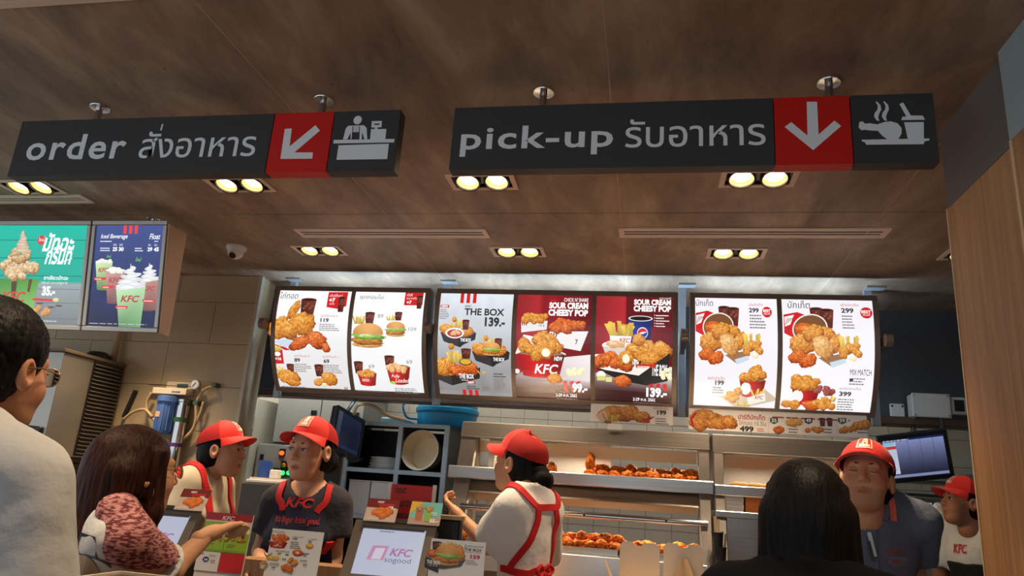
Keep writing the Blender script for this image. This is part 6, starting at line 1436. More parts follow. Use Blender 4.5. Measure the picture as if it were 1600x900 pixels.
def head_field(sex, eyes, h=.0028, face=True):
    f = Field((-.10, -.13, -.24), (.10, .135, .145), h)
    f.ell((0, -.016, .034), (.0755, .096, .086), .02)
    f.ell((0, .028, -.035), (.0605, .066, .078), .035)
    jw = .020 if sex == 'f' else .028; f.cap((-jw, .048, -.088), (jw, .048, -.088), .020, k=.04); f.ell((0, .064, -.098), (.020, .018, .014), .025)
    if face:
        for s in (-1, 1):
            f.ell((s*.038, .058, -.034), (.023, .026, .024), .025)
        f.cap((-.036, .078, .022), (.036, .078, .022), .010, k=.022)
        for s in (-1, 1): f.ell((s*.031, .104, .002), (.019, .020, .013), .014, 'd')
        for s in (-1, 1): f.ell((s*.031, .078, .001), (.0155, .0145, .0135), .006)
        f.cap((0, .088, .008), (0, .106, -.030), .0075, .0105, .012)
        for s in (-1, 1): f.ell((s*.0115, .097, -.034), (.0085, .010, .0075), .006)
        f.cap((-.016, .0838, -.0655), (0, .0895, -.0640), .0042, .0052, .006); f.cap((.016, .0838, -.0655), (0, .0895, -.0640), .0042, .0052, .006)
        f.cap((-.011, .0835, -.0738), (.011, .0835, -.0738), .0056, k=.006); f.ell((0, .0980, -.0692), (.021, .012, .0016), .003, 'd')
        if eyes == 'open':
            for s in (-1, 1): f.ell((s*.031, .096, .0005), (.0136, .02, .0056), .002, 'd')
    for s in (-1, 1):
        f.ell((s*.078, -.004, -.008), (.011, .020, .032), .008); f.ell((s*.086, .000, -.004), (.008, .011, .018), .004, 'd')
    nr = .045 if sex == 'f' else .053
    f.cap((0, -.030, -.06), (0, -.042, -.125), nr, nr*.98, .014)
    return f
def dome(th, ph, o=0.0):   # cap surface in head space; th 0 = front
    rx, ry, rz = .088+o, .107+o, .088+o
    return np.array([rx*math.sin(th)*math.cos(ph)**.8, -.010+ry*math.cos(th)*math.cos(ph)**.8, .042+.010*math.cos(th)+rz*math.sin(ph)])
M_CAP = mat('red_cap_cotton', (226, 30, 16), 0.75, sheen=.2, bump=(220, .15, .002))
M_CAPM = mat('dark_red_mesh', (176, 16, 14), 0.8, bump=(300, .4, .003))
M_APR = mat('red_apron_tape', (206, 24, 28), 0.75)
M_EYE = mat('eye_white', (226, 216, 206), .25); M_IRIS = mat('dark_iris', (26, 16, 12), .15); M_BROW = mat('brow_hair', (22, 16, 14), .8)
def hair_mat(name, c, c2):
    m = mat(name, c, .52, spec=.14)
    nt = m.node_tree; N = nt.nodes; L = nt.links; b = N['Principled BSDF']
    tc = N.new('ShaderNodeTexCoord'); mp = N.new('ShaderNodeMapping'); mp.inputs['Scale'].default_value = (150, 150, 5); n = N.new('ShaderNodeTexNoise'); n.inputs['Scale'].default_value = 1; n.inputs['Detail'].default_value = 3
    L.new(tc.outputs['Object'], mp.inputs[0]); L.new(mp.outputs[0], n.inputs['Vector']); rp = N.new('ShaderNodeValToRGB'); rp.color_ramp.elements[0].position = .35; rp.color_ramp.elements[1].position = .7
    rp.color_ramp.elements[0].color = lin(c); rp.color_ramp.elements[1].color = lin(c2); L.new(n.outputs['Fac'], rp.inputs[0]); L.new(rp.outputs[0], b.inputs['Base Color'])
    bp = N.new('ShaderNodeBump'); bp.inputs['Strength'].default_value = .6; bp.inputs['Distance'].default_value = .004; L.new(n.outputs['Fac'], bp.inputs['Height']); L.new(bp.outputs[0], b.inputs['Normal']); return m
M_HBLACK = hair_mat('black_hair', (9, 8, 8), (24, 22, 21)); M_HBROWN = hair_mat('dark_brown_hair', (26, 13, 9), (66, 34, 24))

class Person:
    def __init__(s, label, head, face, rz_deg, hrot=(0, 0, 0), sex='f', sw=.165, g=1.0, skin=(200, 146, 112), eyes='open', hs=1.0, arms=None, lean=(0, 0), up=0.0, hf=0.0):
        s.rz = math.radians(rz_deg-90); s.head = np.array(head, float); s.hz = s.head[2]; s.tz = s.hz+.042*hs+up; s.sex = sex; s.sw = sw; s.g = g; s.hs = hs
        s.R = np.array(Matrix.Rotation(s.rz, 3, 'Z')); s.lean = np.array([lean[0], lean[1], 0.])
        s.hl = np.array([0, .045+hf, 0])+s.lean                         # head centre over the feet, local
        base = s.head-s.R @ s.hl; s.base = np.array([base[0], base[1], 0])
        s.t = thing('person', label, 'person', (0, 0, 0)); s.t.location = tuple(s.base); s.t.rotation_euler = (0, 0, s.rz); OFF[s.t.name] = np.zeros(3)
        y, p, r = [math.radians(q) for q in hrot]; s.HR = rotm(y+math.radians(face-rz_deg), -p, r); s.hc = np.array([s.hl[0], s.hl[1], s.hz])
        s.eyes = eyes; s.skin = skin
        s.arms = {}
        for side in (-1, 1):
            a = (arms or {}).get(side); sh = np.array([side*s.sw, 0, s.tz-.245])+s.lean*.8
            if a is None: el = sh+np.array([side*.05, .0, -.27]); wr = el+np.array([-side*.02, .10, -.23])
            else: el = s.loc(a[0]); wr = s.loc(a[1])
            s.arms[side] = (sh, el, wr, a[2] if a and len(a) > 2 else {})
    def loc(s, w): return s.R.T @ (np.array(w, float)-s.base)
    def hp(s, p): return s.hc+s.HR @ (np.array(p, float)*s.hs)
    def torso(s, f, d=0.0, k=.05):
        z = s.tz; L = s.lean; g = s.g; A = lambda x, y, q, w: np.array([x, y, q])+L*w
        f.ell(A(0, 0, z-.345, .7), (.148*g+d, .103*g+d, .175), k); f.ell(A(0, 0, z-.54, .4), (.130*g+d, .098*g+d, .15), k); f.ell(A(0, -.012, z-.70, .1), (.162*g+d, .122*g+d, .14+d), k)
        f.cap(A(-s.sw+.03, -.012, z-.245, .8), A(s.sw-.03, -.012, z-.245, .8), .053+d, k=k)
        for q in (-1, 1): f.cap(A(q*.02, -.015, z-.155, .9), A(q*(s.sw-.03), -.01, z-.232, .8), (.040 if s.sex == 'm' else .028)+d, (.046 if s.sex == 'm' else .038)+d, k)
        if s.sex == 'f':
            for q in (-1, 1): f.ell(A(q*.062, .072*g, z-.375, .7), (.054+d, .042+d, .054), k*.7)
    def hand(s, W, d, n, curl=.35, spread=.012, sc=1.0, thumb=.6):
        d = np.array(d, float); d /= np.linalg.norm(d); n = np.array(n, float); n -= d*(n@d); n /= np.linalg.norm(n); q = np.cross(d, n)
        f = Field(W-.2, W+.2, .0032); r = .0088*sc
        K = []
        for i, o in enumerate((-1.5, -.5, .5, 1.5)):
            kn = W+d*.088*sc*(1-.06*abs(o))+q*o*.0195*sc; K.append(kn); f.cap(W+q*o*.010*sc+d*.008, kn, .0135*sc, .0115*sc, .012)
        f.cap(W-d*.03, W+d*.02, .024*sc, .022*sc, .02)
        for i, (kn, L) in enumerate(zip(K, (.056, .070, .076, .068))):
            p = kn; a = curl*.6
            for j, fr in enumerate((.45, .31, .24)):
                e = p+(d*math.cos(a)+n*math.sin(a)+q*(i-1.5)*spread)*L*sc*fr*1.05; f.cap(p, e, r*(1.05-.1*j), r*(.97-.1*j), .003); p = e; a += curl
        p = W+d*.022*sc+q*.022*sc; e = p+(d*.6+q*.75+n*.25)*.038*sc; f.cap(p, e, .0135*sc, .0105*sc, .012); e2 = e+(d*(.5+.4*thumb)+q*.25*(1-thumb)+n*.45*thumb)*.034*sc; f.cap(e, e2, .0105*sc, .009*sc, .004); f.cap(e2, e2+(d*.8+n*.3*thumb)*.022*sc, .009*sc, .0075*sc, .004)
        return f.mesh()
    def body(s, face=True):
        VV, QQ, CC = [], [], []; nb = 0
        def add(V, Q, C=None):
            nonlocal nb
            VV.append(V); QQ.append(Q+nb); nb += len(V); CC.append(np.tile(np.array(s.skin, float), (len(V), 1)) if C is None else C)
        f = head_field(s.sex, s.eyes, face=face); V, Q = f.mesh(); V = relax(V, Q, 1); C = np.tile(np.array(s.skin, float), (len(V), 1))
        if face:
            lip = (V[:, 1] > .078) & (V[:, 2] < -.0600) & (V[:, 2] > -.0800) & (np.abs(V[:, 0]) < .021-(np.abs(V[:, 2]+.0692)-.002).clip(0)*1.3)
            C[lip] = np.array(s.skin)*np.array((.88, .66, .64)) if s.sex == 'f' else np.array(s.skin)*np.array((.90, .78, .75))
            ck = np.exp(-(((np.abs(V[:, 0])-.042)/.02)**2+((V[:, 2]+.035)/.02)**2))*(V[:, 1] > .03); C = C*(1-ck[:, None]*np.array((.0, .07, .06)))
            if s.sex == 'm':
                bd = ((V[:, 2] < -.055) & (V[:, 1] > .01) & ~lip)*.08; C = C*(1-bd[:, None])
        add((s.HR @ (V*s.hs).T).T+s.hc, Q, C)
        z = s.tz; pts = [np.array(q) for a in s.arms.values() for q in a[:3]]
        lo = np.min(pts+[np.array([-.3, -.25, 0])], 0)-.09; hi = np.max(pts+[np.array([.3, .3, z-.08])], 0)+.09; lo[2] = -.02
        f = Field(lo, hi, .009); s.torso(f, -.004)
        f.cap(np.array([s.hl[0]*.9, -.02+s.lean[1]*.9, z-.22]), s.hp((0, -.025, -.09)), .056 if s.sex == 'm' else .049, .046 if s.sex == 'm' else .041, .025)
        for q in (-1, 1):
            f.cap((q*.085, 0, z-.76), (q*.092, .01, .49), .088*s.g, .058, .05); f.cap((q*.092, .01, .49), (q*.097, -.015, .09), .056, .036, .03); f.cap((q*.097, -.03, .036), (q*.105, .12, .03), .036, .030, .03)
            sh, el, wr, o = s.arms[q]; af = .86 if s.sex == 'f' else 1.0; f.cap(sh, el, .050*af, .040*af, .035); f.cap(el, wr, .040*af, .0265*af, .02)
        V, Q = f.mesh(); V = relax(V, Q, 2); add(V, Q)
        for q in (-1, 1):
            sh, el, wr, o = s.arms[q]; d = wr-el; n = o.get('n'); n = s.R.T @ np.array(n, float) if n is not None else np.array([-q*1.0, .2, 0])
            dd = s.R.T @ np.array(o['d'], float) if 'd' in o else d
            V, Q = s.hand(wr, dd, n if q == 1 else n, o.get('curl', .35), sc=o.get('sc', .97 if s.sex == 'm' else .92), thumb=o.get('thumb', .6)); add(V, Q)
        V = np.concatenate(VV); Q = np.concatenate(QQ); C = np.concatenate(CC)
        C4 = np.array([lin(c) for c in C])
        m = mat('skin', rough=.5, vcol=True, sss=.12, spec=.35, var=(60, .05))
        s.bo = mesh_obj('body', V, Q, m, s.t, smooth=True, cols=C4, local=True)
        if face:
            for q in (-1, 1):
                if s.eyes == 'open':
                    c = s.hp((q*.031, .0775, .001)); e = MB().lathe([(.0128*math.sin(a), .0128*math.cos(a)) for a in np.linspace(0, PI, 12)], c, 16).build('eye', M_EYE, s.t, smooth=True, local=True)
                    gx = getattr(s, 'gaze', 0.0)
                    n = s.HR @ np.array([gx, 1, -.05]); n /= np.linalg.norm(n); MB().cyl(c+n*.0095*s.hs, c+n*.0133*s.hs, .0070*s.hs, .0056*s.hs, 14).build('iris', M_IRIS, e, local=True, smooth='auto')
                up = .0058 if s.eyes == 'open' else -.0045
                L = [s.hp((q*.031+dx, .0938-.55*abs(dx)**1.2*2.2, up+(-abs(dx)*.28 if s.eyes == 'open' else abs(dx)*.22))) for dx in np.linspace(-.0135, .0135, 7)]
                MB().tube(L, .0013*s.hs, 6).build('eyelash', M_BROW, s.t, local=True)
                B = [s.hp((q*x, y, zz)) for x, y, zz in ((.013, .0900, .0225), (.024, .0890, .0250), (.036, .0830, .0255), (.047, .0720, .0220))]
                MB().tube(arc_pts(B, 4), [.0020, .0026, .0029, .0030, .0031, .0031, .0030, .0028, .0026, .0022, .0018, .0014, .001], 8).build('eyebrow', M_BROW, s.t, local=True, smooth=True)
    def cloth(s, name, material, d=.014, sleeve=.62, zbot=.80, neck=.066, vneck=0.0, flare=.014, wr=.004, both=True, seed=1, long=False, extra=None, nz=-.165, parent=None):
        z = s.tz; pts = []
        for q in (-1, 1):
            sh, el, w_, o = s.arms[q]; pts += [sh, el] + ([w_] if long else [])
        lo = np.min(pts+[np.array([-.26, -.2, z-zbot-.03])], 0)-.11; hi = np.max(pts+[np.array([.26, .25, z-.06])], 0)+.11
        f = Field(lo, hi, .0085); s.torso(f, d)
        for q in (-1, 1):
            sh, el, w_, o = s.arms[q]; e = sh+(el-sh)*sleeve
            if long: f.cap(sh, el, .056+d, .046+d, .03); f.cap(el, el+(w_-el)*.95, .046+d, .034+d, .015, cut=True)
            else: f.cap(sh, e, (.050+d)*(.9 if s.sex == 'f' else 1), (.048+d+flare)*(.92 if s.sex == 'f' else 1), .03, cut=True)
        if extra: extra(f)
        nb = np.array([s.hl[0]*.9, s.lean[1]*.9-.012, 0]); a = nb+np.array([0, .012, z+nz]); f.cap(a+np.array([0, -.004, -.012]), a+np.array([0, .03, .2]), neck, neck, .008, 'd')
        if vneck: f.cap(a+np.array([0, .05, -.0]), a+np.array([0, .12, -vneck]), .05, .022, .008, 'd')
        f.plane((0, 0, z-zbot), (0, 0, -1))
        V, Q = f.mesh(); V = relax(V, Q, 2); N = vnormals(V, Q)
        V = V+N*(wr*(np_noise(V, (9, 9, 6), seed)+.6*np_noise(V, (20, 20, 13), seed+5)))[:, None]
        o = mesh_obj(name, V, Q, material, parent or s.t, smooth=True, local=True); s.bvh = BVHTree.FromPolygons([tuple(p) for p in V], [tuple(int(i) for i in q) for q in Q]); return o
    def ribbon(s, name, pts, w, material, off=.004, world=False, parent=None, sub=6, th=.003):
        P = [s.loc(p) for p in pts] if world else pts; P = arc_pts(P, sub); R = []
        for p in P:
            l, n, i, d = s.bvh.find_nearest(Vector(p)); R.append((np.array(l), np.array(n)))
        R = [(sum(R[min(max(i+k, 0), len(R)-1)][0] for k in (-1, 0, 1))/3, sum(R[min(max(i+k, 0), len(R)-1)][1] for k in (-1, 0, 1))) for i in range(len(R))]
        V = []; F = []
        for i, (l, n) in enumerate(R):
            n = n/np.linalg.norm(n); t = R[min(i+1, len(R)-1)][0]-R[max(i-1, 0)][0]; u = np.cross(n, t); u /= max(1e-9, np.linalg.norm(u)); c = l+n*off
            V += [c-u*w/2-n*.004, c-u*w/2+n*th, c+u*w/2+n*th, c+u*w/2-n*.004]
        for i in range(len(R)-1):
            for k in range(4): F.append((4*i+k, 4*i+(k+1) % 4, 4*i+4+(k+1) % 4, 4*i+4+k))
        F += [(0, 1, 2, 3), tuple(4*(len(R)-1)+k for k in (3, 2, 1, 0))]
        return MB().add(V, F).build(name, material, parent or s.t, local=True)
    def stamp(s, name, build, o, u, v, parent=None, off=.004, material=None):
        """flat print laid onto the garment by projecting along the print's normal (world directions)"""
        o = s.loc(o); u = s.R.T @ np.array(u, float); v = s.R.T @ np.array(v, float); n = np.cross(u, v); n /= np.linalg.norm(n)
        def surf(x, y):
            p = o+u*x+v*y; hit = s.bvh.ray_cast(Vector(p+n*.3), Vector(-n), .8)
            q = np.array(hit[0]) if hit[0] is not None else p
            return q+n*off, n
        P = Print(surf, .0002); build(P); b = P; return mesh_obj(name, b.V, b.F, material or M_PRINT, parent or s.t, cols=b.C, local=True)
    def cap(s, emblem=True, mesh_back=True, tilt=0.0):
        T = lambda p: s.hp(np.array(Matrix.Rotation(tilt, 3, 'X') @ Vector(p))); nt_, npn = 36, 9
        for name, mm, a0, a1 in (('cap_crown', M_CAP, -1.25, 1.25), ('cap_back', M_CAPM if mesh_back else M_CAP, 1.25, 2*PI-1.25)):
            V = []; F = []; n = 22
            for i in range(n+1):
                for j in range(npn+1): V.append(T(dome(a0+(a1-a0)*i/n, (PI/2)*j/npn)))
            for i in range(n):
                for j in range(npn): q = i*(npn+1)+j; F.append((q, q+npn+1, q+npn+2, q+1))
            V2 = [T(dome(a0+(a1-a0)*i/n, 0, -.004)+np.array([0, 0, .012])) for i in range(n+1)]; b = len(V)
            V += V2; F += [(i*(npn+1), b+i, b+i+1, (i+1)*(npn+1)) for i in range(n)]
            if name == 'cap_crown': crown = fix_normals(MB().add(V, F).build(name, mm, s.t, smooth='auto', local=True))
            else: fix_normals(MB().add(V, F).build(name, mm, s.t, smooth='auto', local=True))
        MB().lathe([(0, .003), (.005, .0025), (.0065, 0)], T(dome(0, PI/2)), 12).build('cap_button', M_CAP, crown, smooth=True, local=True)
        V = []; F = []; n = 20; m = 6
        for lay in (0, 1):
            for i in range(n+1):
                th = -1.2+2.4*i/n; e = dome(th, 0)
                for j in range(m+1):
                    f = j/m; ext = .064*math.cos(th*.78)**.9 if abs(th) < 1.2 else 0; d = np.array([math.sin(th)*.35, 1, 0])
                    V.append(T(e+d*ext*f+np.array([0, 0, .002-.014*f-(.024*(e[0]/.088)**2)*f-lay*.003])))
        L = (n+1)*(m+1)
        for i in range(n):
            for j in range(m): q = i*(m+1)+j; F += [(q, q+1, q+m+2, q+m+1), (L+q, L+q+m+1, L+q+m+2, L+q+1)]
        for i in range(n): q = i*(m+1)+m; F.append((q, L+q, L+q+m+1, q+m+1))
        fix_normals(MB().add(V, F).build('cap_brim', M_CAP, s.t, smooth='auto', local=True))
        if emblem:
            def surf(x, y):
                p = T(dome(x, y, .0012)); p2 = T(dome(x, y, .01)); n = p2-p; return p, n/np.linalg.norm(n)
            P = Print(surf, .0002); g = .30
            P.grid(-g, .30, g, .98, (238, 226, 200), None, 8, 8); P.grid(-g*.86, .34, g*.86, .94, (204, 34, 30), None, 8, 8)
            P.grid(-g*.42, .36, g*.30, .92, (236, 222, 196), None, 4, 8); P.grid(-g*.7, .36, g*.6, .48, (236, 222, 196), None, 6, 2); P.grid(-g*.2, .50, g*.10, .60, (190, 40, 34), None, 2, 2); P.grid(-g*.3, .70, g*.2, .74, (60, 40, 36), None, 2, 1)
            mesh_obj('cap_emblem', P.V, P.F, M_PRINT, s.t, cols=P.C, local=True)
    def tied_hair(s, material=None, bun=True, back=0.0, low=-.06):
        f = Field((-.13, -.2, -.16), (.13, .12, .16), .005)
        f.ell((0, -.020, .024), (.081, .089, .078), .02); f.ell((0, -.042, -.030), (.076, .070, .06), .03)
        f.ell((0, .095, -.03), (.095, .085, .085), .012, 'd')
        for q in (-1, 1): f.ell((q*.085, .0, -.012), (.018, .023, .036), .01, 'd')
        f.plane((0, 0, low-.04), (0, 0, -1))
        if bun: f.ell((0, -.118, -.040), (.058, .042, .046), .03)
        V, Q = f.mesh(); V = relax(V, Q, 1); N = vnormals(V, Q); V = V+N*(.002*np_noise(V, (60, 60, 12), 3))[:, None]
        return mesh_obj('hair', (s.HR @ (V*s.hs).T).T+s.hc, Q, material or M_HBLACK, s.t, smooth=True, local=True)

def W(x, y, D): return atD(x, y, D)
M_NAVY = mat('navy_cotton', (46, 44, 54), .85, var=(30, .08), bump=(16, .5, .02)); M_NAVYA = mat('dark_navy_apron', (24, 28, 54), .8, var=(20, .08))
M_WTEE = mat('white_cotton', (216, 216, 214), .85, var=(30, .03), bump=(14, .5, .02)); M_TROU = mat('black_trousers', (20, 20, 23), .8)
M_GREYS = mat('slate_blue_shirt', (96, 104, 122), .8, var=(30, .06), bump=(16, .5, .02)); M_BLK = mat('black_hoodie_cotton', (11, 12, 15), .95, spec=.1)
M_CREAMT = mat('cream_tee', (220, 206, 178), .85)
def trousers(p, material=M_TROU):
    z = p.tz; f = Field((-.28, -.22, -.02), (.28, .24, z-.55), .010)
    f.ell((0, 0, z-.60), (.135*p.g+.006, .102*p.g+.006, .12), .05); f.ell((0, -.012, z-.70), (.168*p.g, .128*p.g, .14), .05)
    for q in (-1, 1): f.cap((q*.085, 0, z-.76), (q*.094, .01, .49), .098*p.g, .074, .03); f.cap((q*.094, .01, .49), (q*.097, -.01, .06), .074, .064, .03)
    V, Q = f.mesh(); mesh_obj('trousers', relax(V, Q, 2), Q, material, p.t, smooth=True, local=True)
    for q in (-1, 1):
        f = Field((q*.1-.09, -.13, -.01), (q*.1+.09, .2, .12), .008); f.cap((q*.097, -.035, .045), (q*.106, .125, .034), .046, .040, .03); f.plane((0, 0, 0), (0, 0, -1)); V, Q = f.mesh(); mesh_obj('shoe', relax(V, Q, 1), Q, mat('black_shoe', (16, 15, 15), .5), p.t, smooth=True, local=True)

# ---- cashier in navy, facing the room
p = Person('cashier in navy shirt, red cap and red apron straps facing forward', W(486, 704, 2.95), -101, -80, (0, 1, -2), 'f', .128, .84, (206, 154, 122), eyes='open', up=-.006, arms={-1: (W(520, 872, 2.88), W(505, 935, 2.72)), 1: (W(408, 862, 2.92), W(405, 880, 2.66), {'d': (-.1, -.8, -.4), 'n': (.6, .1, -.5), 'curl': .5})})
p.gaze = .25
p.body(); p.cap(tilt=.16); p.tied_hair(); trousers(p)
p.cloth('navy_shirt', M_NAVY, sleeve=.60, neck=.074, nz=-.172, seed=3, vneck=.035)
z = p.tz
pts = [(x, .2, zz) for x, zz in ((-.085, z-.19), (-.085, z-.24), (-.08, z-.30), (-.075, z-.345))]
for q in (-1, 1): p.ribbon('apron_strap', [(q*.092, .02, z-.17), (q*.098, .10, z-.205), (q*.094, .15, z-.235), (q*.088, .16, z-.265)], .024, M_APR, .004)
V = []; F = []; n, m = 14, 12
for j in range(m+1):
    for i in range(n+1):
        u = i/n*2-1; v = j/m; zz = z-.255-v*.42-.012*(1-abs(u))*(1-v); x = u*(.098+.05*min(1, v*2.2)); hit = p.bvh.ray_cast(Vector((x, .5, zz)), Vector((0, -1, 0)), 1.0)
        V.append((x, (hit[0].y if hit[0] is not None else .06)+.006, zz))
for j in range(m):
    for i in range(n): a = j*(n+1)+i; F.append((a, a+1, a+n+2, a+n+1))
ap = fix_normals(MB().add(V, F).build('apron_bib', M_NAVYA, p.t, smooth=True, local=True))
ux = p.R @ np.array([-1.0, 0, 0]); o = p.base+p.R @ np.array([.10, .3, 0])
def pr1(P): P.text('KFC', .040, z-.258, .150, z-.220, col=(200, 30, 44), bold=.03, shear=.2)
p.stamp('chest_print', pr1, o, ux, (0, 0, 1), off=.005)
def pr2(P): P.text("It's finger lickin' good.", .012, z-.322, .188, z-.290, col=(190, 32, 44), bold=.012, shear=.2)
p.stamp('slogan', pr2, o, ux, (0, 0, 1), off=.014)
p.ribbon('waist_tape', [(-.15, .02, z-.40), (-.14, .06, z-.40), (-.115, .10, z-.40)], .05, M_APR, .008)

# ---- worker in profile behind
p = Person('worker in red cap and cream shirt seen in profile facing right', W(347, 704, 3.4), 8, -5, (0, -4, 0), 'f', .135, .92, (200, 148, 116), up=.04, hf=.02)
p.body(); p.cap(tilt=.12); p.tied_hair(bun=False); trousers(p); p.cloth('cream_shirt', M_CREAMT, sleeve=.6, seed=5)
z = p.tz
for q in (-1, 1): p.ribbon('apron_strap', [(q*.10, -.13, z-.38), (q*.10, -.10, z-.22), (q*.085, -.01, z-.165), (q*.095, .08, z-.21), (q*.09, .13, z-.30), (q*.08, .14, z-.45)], .032, M_APR, .005)

# ---- worker with her back turned, reaching to the warmer
el, wr = W(762, 852, 2.86), W(717, 806, 2.95)
p = Person('worker in white polo and red cap turned to the warmer, back to the room', W(812, 725, 2.92), 155, 136, (0, -10, 0), 'f', .098, .73, (206, 152, 114), up=.03, hf=.025, arms={-1: (el, wr, {'d': W(700, 789, 3.0)-wr, 'n': (.3, .5, .8), 'curl': .75, 'thumb': .9}), 1: (W(850, 880, 3.15), W(840, 930, 3.3))})
p.body(); p.cap(tilt=.08); p.tied_hair(); trousers(p)
def collar(p):
    def ex(f):
        for a in np.linspace(-2.5, 2.5, 17): f.ell((p.hl[0]*.9+.066*math.sin(a), p.lean[1]*.9+.005-.062*math.cos(a), p.tz-.158-.022*(1-math.cos(a))*.5), (.016, .016, .020), .012)
    return ex
p.cloth('white_polo', mat('bright_white_pique', (240, 237, 230), .85, bump=(14, .4, .02)), sleeve=.80, flare=.02, seed=8, neck=.060, nz=-.150, extra=collar(p), wr=.006)
z = p.tz
def wv(x, y): return W(x, y, 2.78)
p.ribbon('apron_strap', [(-.085, .05, z-.17), (-.085, 0, z-.16), (-.072, -.08, z-.18), (-.02, -.15, z-.215), (.0, -.15, z-.22), (.05, -.15, z-.22), (.085, -.13, z-.215), (.095, -.07, z-.18), (.09, .02, z-.165)], .024, M_APR, .005)
p.ribbon('apron_strap', [(-.012, -.15, z-.222), (-.02, -.15, z-.28), (-.06, -.14, z-.36), (-.115, -.08, z-.435), (-.13, -.06, z-.46)], .024, M_APR, .005)
p.ribbon('apron_strap', [(.075, -.15, z-.222), (.09, -.14, z-.28), (.105, -.12, z-.34), (.115, -.08, z-.42), (.12, -.07, z-.455)], .024, M_APR, .005)
p.ribbon('waist_tape', [(-.17, 0, z-.462), (-.13, -.10, z-.465), (-.05, -.15, z-.468), (.03, -.15, z-.462), (.10, -.13, z-.455), (.17, -.02, z-.45)], .024, M_APR, .006)
kb = np.array((.025, -.155, z-.462)); l, nn, _, _ = p.bvh.find_nearest(Vector(kb)); kb = np.array(l)+np.array(nn)*.016; sd = np.array([.9, .35, 0]); 
for sg in (-1, 1):
    MB().tube(arc_pts([kb, kb+sd*sg*.03+np.array([0, -.012, .022]), kb+sd*sg*.06+np.array([0, -.014, .004]), kb+sd*sg*.03+np.array([0, -.01, -.014]), kb], 5), .0065, 8).build('bow_loop', M_APR, p.t, smooth=True, local=True)
    MB().tube(arc_pts([kb, kb+np.array([sg*.014, -.008, -.035]), kb+np.array([sg*.022, -.004, -.085])], 5), .0075, 8).build('bow_tail', M_APR, p.t, smooth=True, local=True)
ph = W(701, 783, 3.0); dv = W(704, 770, 3.02)-ph
tt = thing('tongs_handle', 'brass-tipped handle held up in the worker\'s hand', 'tool', tuple(ph-dv*.8))
MB().cyl(ph-dv*1.1, ph+dv*.25, .009, n=12).build('shaft', mat('brown_grip', (120, 76, 44), .4), tt, smooth='auto'); MB().cyl(ph+dv*.2505, ph+dv*.40, .0105, n=12).build('tip', mat('brass_tip', (200, 160, 90), .3, .8), tt, smooth='auto')

# ---- worker in slate shirt looking down
p = Person('worker in slate shirt and red cap looking down at the pick-up counter', W(1354, 750, 2.62), -112, -100, (2, -17, -3), 'm', .180, 1.02, (206, 150, 116), eyes='down', hs=1.06, up=.068, hf=.03, arms={-1: None, 1: None} and {1: (W(1290, 880, 2.55), W(1300, 960, 2.35)), -1: (W(1426, 882, 2.66), W(1446, 950, 2.42))})
p.body(); p.cap(); p.tied_hair(bun=False, low=-.03); trousers(p); p.cloth('slate_shirt', M_GREYS, sleeve=.78, flare=.016, seed=11, neck=.064, nz=-.150, extra=collar(p), wr=.006)
z = p.tz
for q in (-1, 1): p.ribbon('collar', [(q*.03, -.07, z-.14), (q*.07, -.02, z-.14), (q*.07, .06, z-.17), (q*.035, .12, z-.235)], .045, M_GREYS, .006)
p.ribbon('placket', [(0, .2, z-.25), (0, .2, z-.35), (0, .2, z-.45), (0, .2, z-.56)], .03, M_GREYS, .003)
p.ribbon('shoulder_ribbon', [(-.075, .06, z-.17), (-.08, .10, z-.205), (-.085, .12, z-.24)], .020, mat('coral_ribbon', (226, 110, 96), .6), .012)
def pk(P): P.poly([(0, .012), (.035, 0), (.07, .012), (.07, .036), (0, .036)], (112, 116, 130)); P.text('KFC', .016, .012, .044, .024, col=(196, 44, 56), bold=.03, shear=.2); P.greek(-.002, .062, .074, .016, 1, (190, 40, 52), 4)
ux = p.R @ np.array([-1.0, 0, 0]); p.stamp('pocket_flap', pk, p.base+p.R @ np.array([-.045, .3, z-.40]), ux, (0, 0, 1), off=.006)
hit = p.bvh.ray_cast(Vector((.0, .5, z-.34)), Vector((0, -1, 0)), 1.0)[0]; pc = np.array(hit)+np.array([0, .012, 0])
pe = MB().bar(pc+np.array([.008, 0, .05]), pc+np.array([-.006, 0, -.03]), .014, .008, (0, 1, 0)).build('pen', mat('pale_pen', (196, 214, 222), .3), p.t, local=True, bevel=.002); MB().bar(pc+np.array([.012, .005, .02]), pc+np.array([.0, .005, -.045]), .010, .006, (0, 1, 0)).build('pen_clip', M_BLACK, pe, local=True)

# ---- far worker at the right, half hidden by the oak wall
p = Person('worker in dark red cap and white-and-black shirt beside the oak wall', W(1506, 786, 3.75), -170, -140, (0, -12, 0), 'm', .16, .92, (170, 118, 90), hs=1.0, up=.055, hf=.03)
p.body(); p.cap(emblem=True); p.tied_hair(bun=False); trousers(p); p.cloth('white_shirt', M_WTEE, sleeve=.65, seed=13, neck=.054)
z = p.tz; V = []; F = []
def ex(f): pass
q0 = p.bvh
f = Field((-.3, -.25, z-.82), (.3, .3, z-.30), .0095); p.torso(f, .020); f.plane((0, 0, z-.385), (0, 0, 1)); f.plane((0, 0, z-.80), (0, 0, -1)); V, Q = f.mesh(); mesh_obj('black_apron', relax(V, Q, 1), Q, mat('black_apron', (18, 18, 20), .8), p.t, smooth=True, local=True)
ux = p.R @ np.array([-1.0, 0, 0])
p.stamp('chest_print', lambda P: P.text('KFC', 0, 0, .075, .045, col=(190, 40, 44), bold=.03, shear=.2), p.base+p.R @ np.array([.06, .3, z-.345]), ux, (0, 0, 1), off=.004)

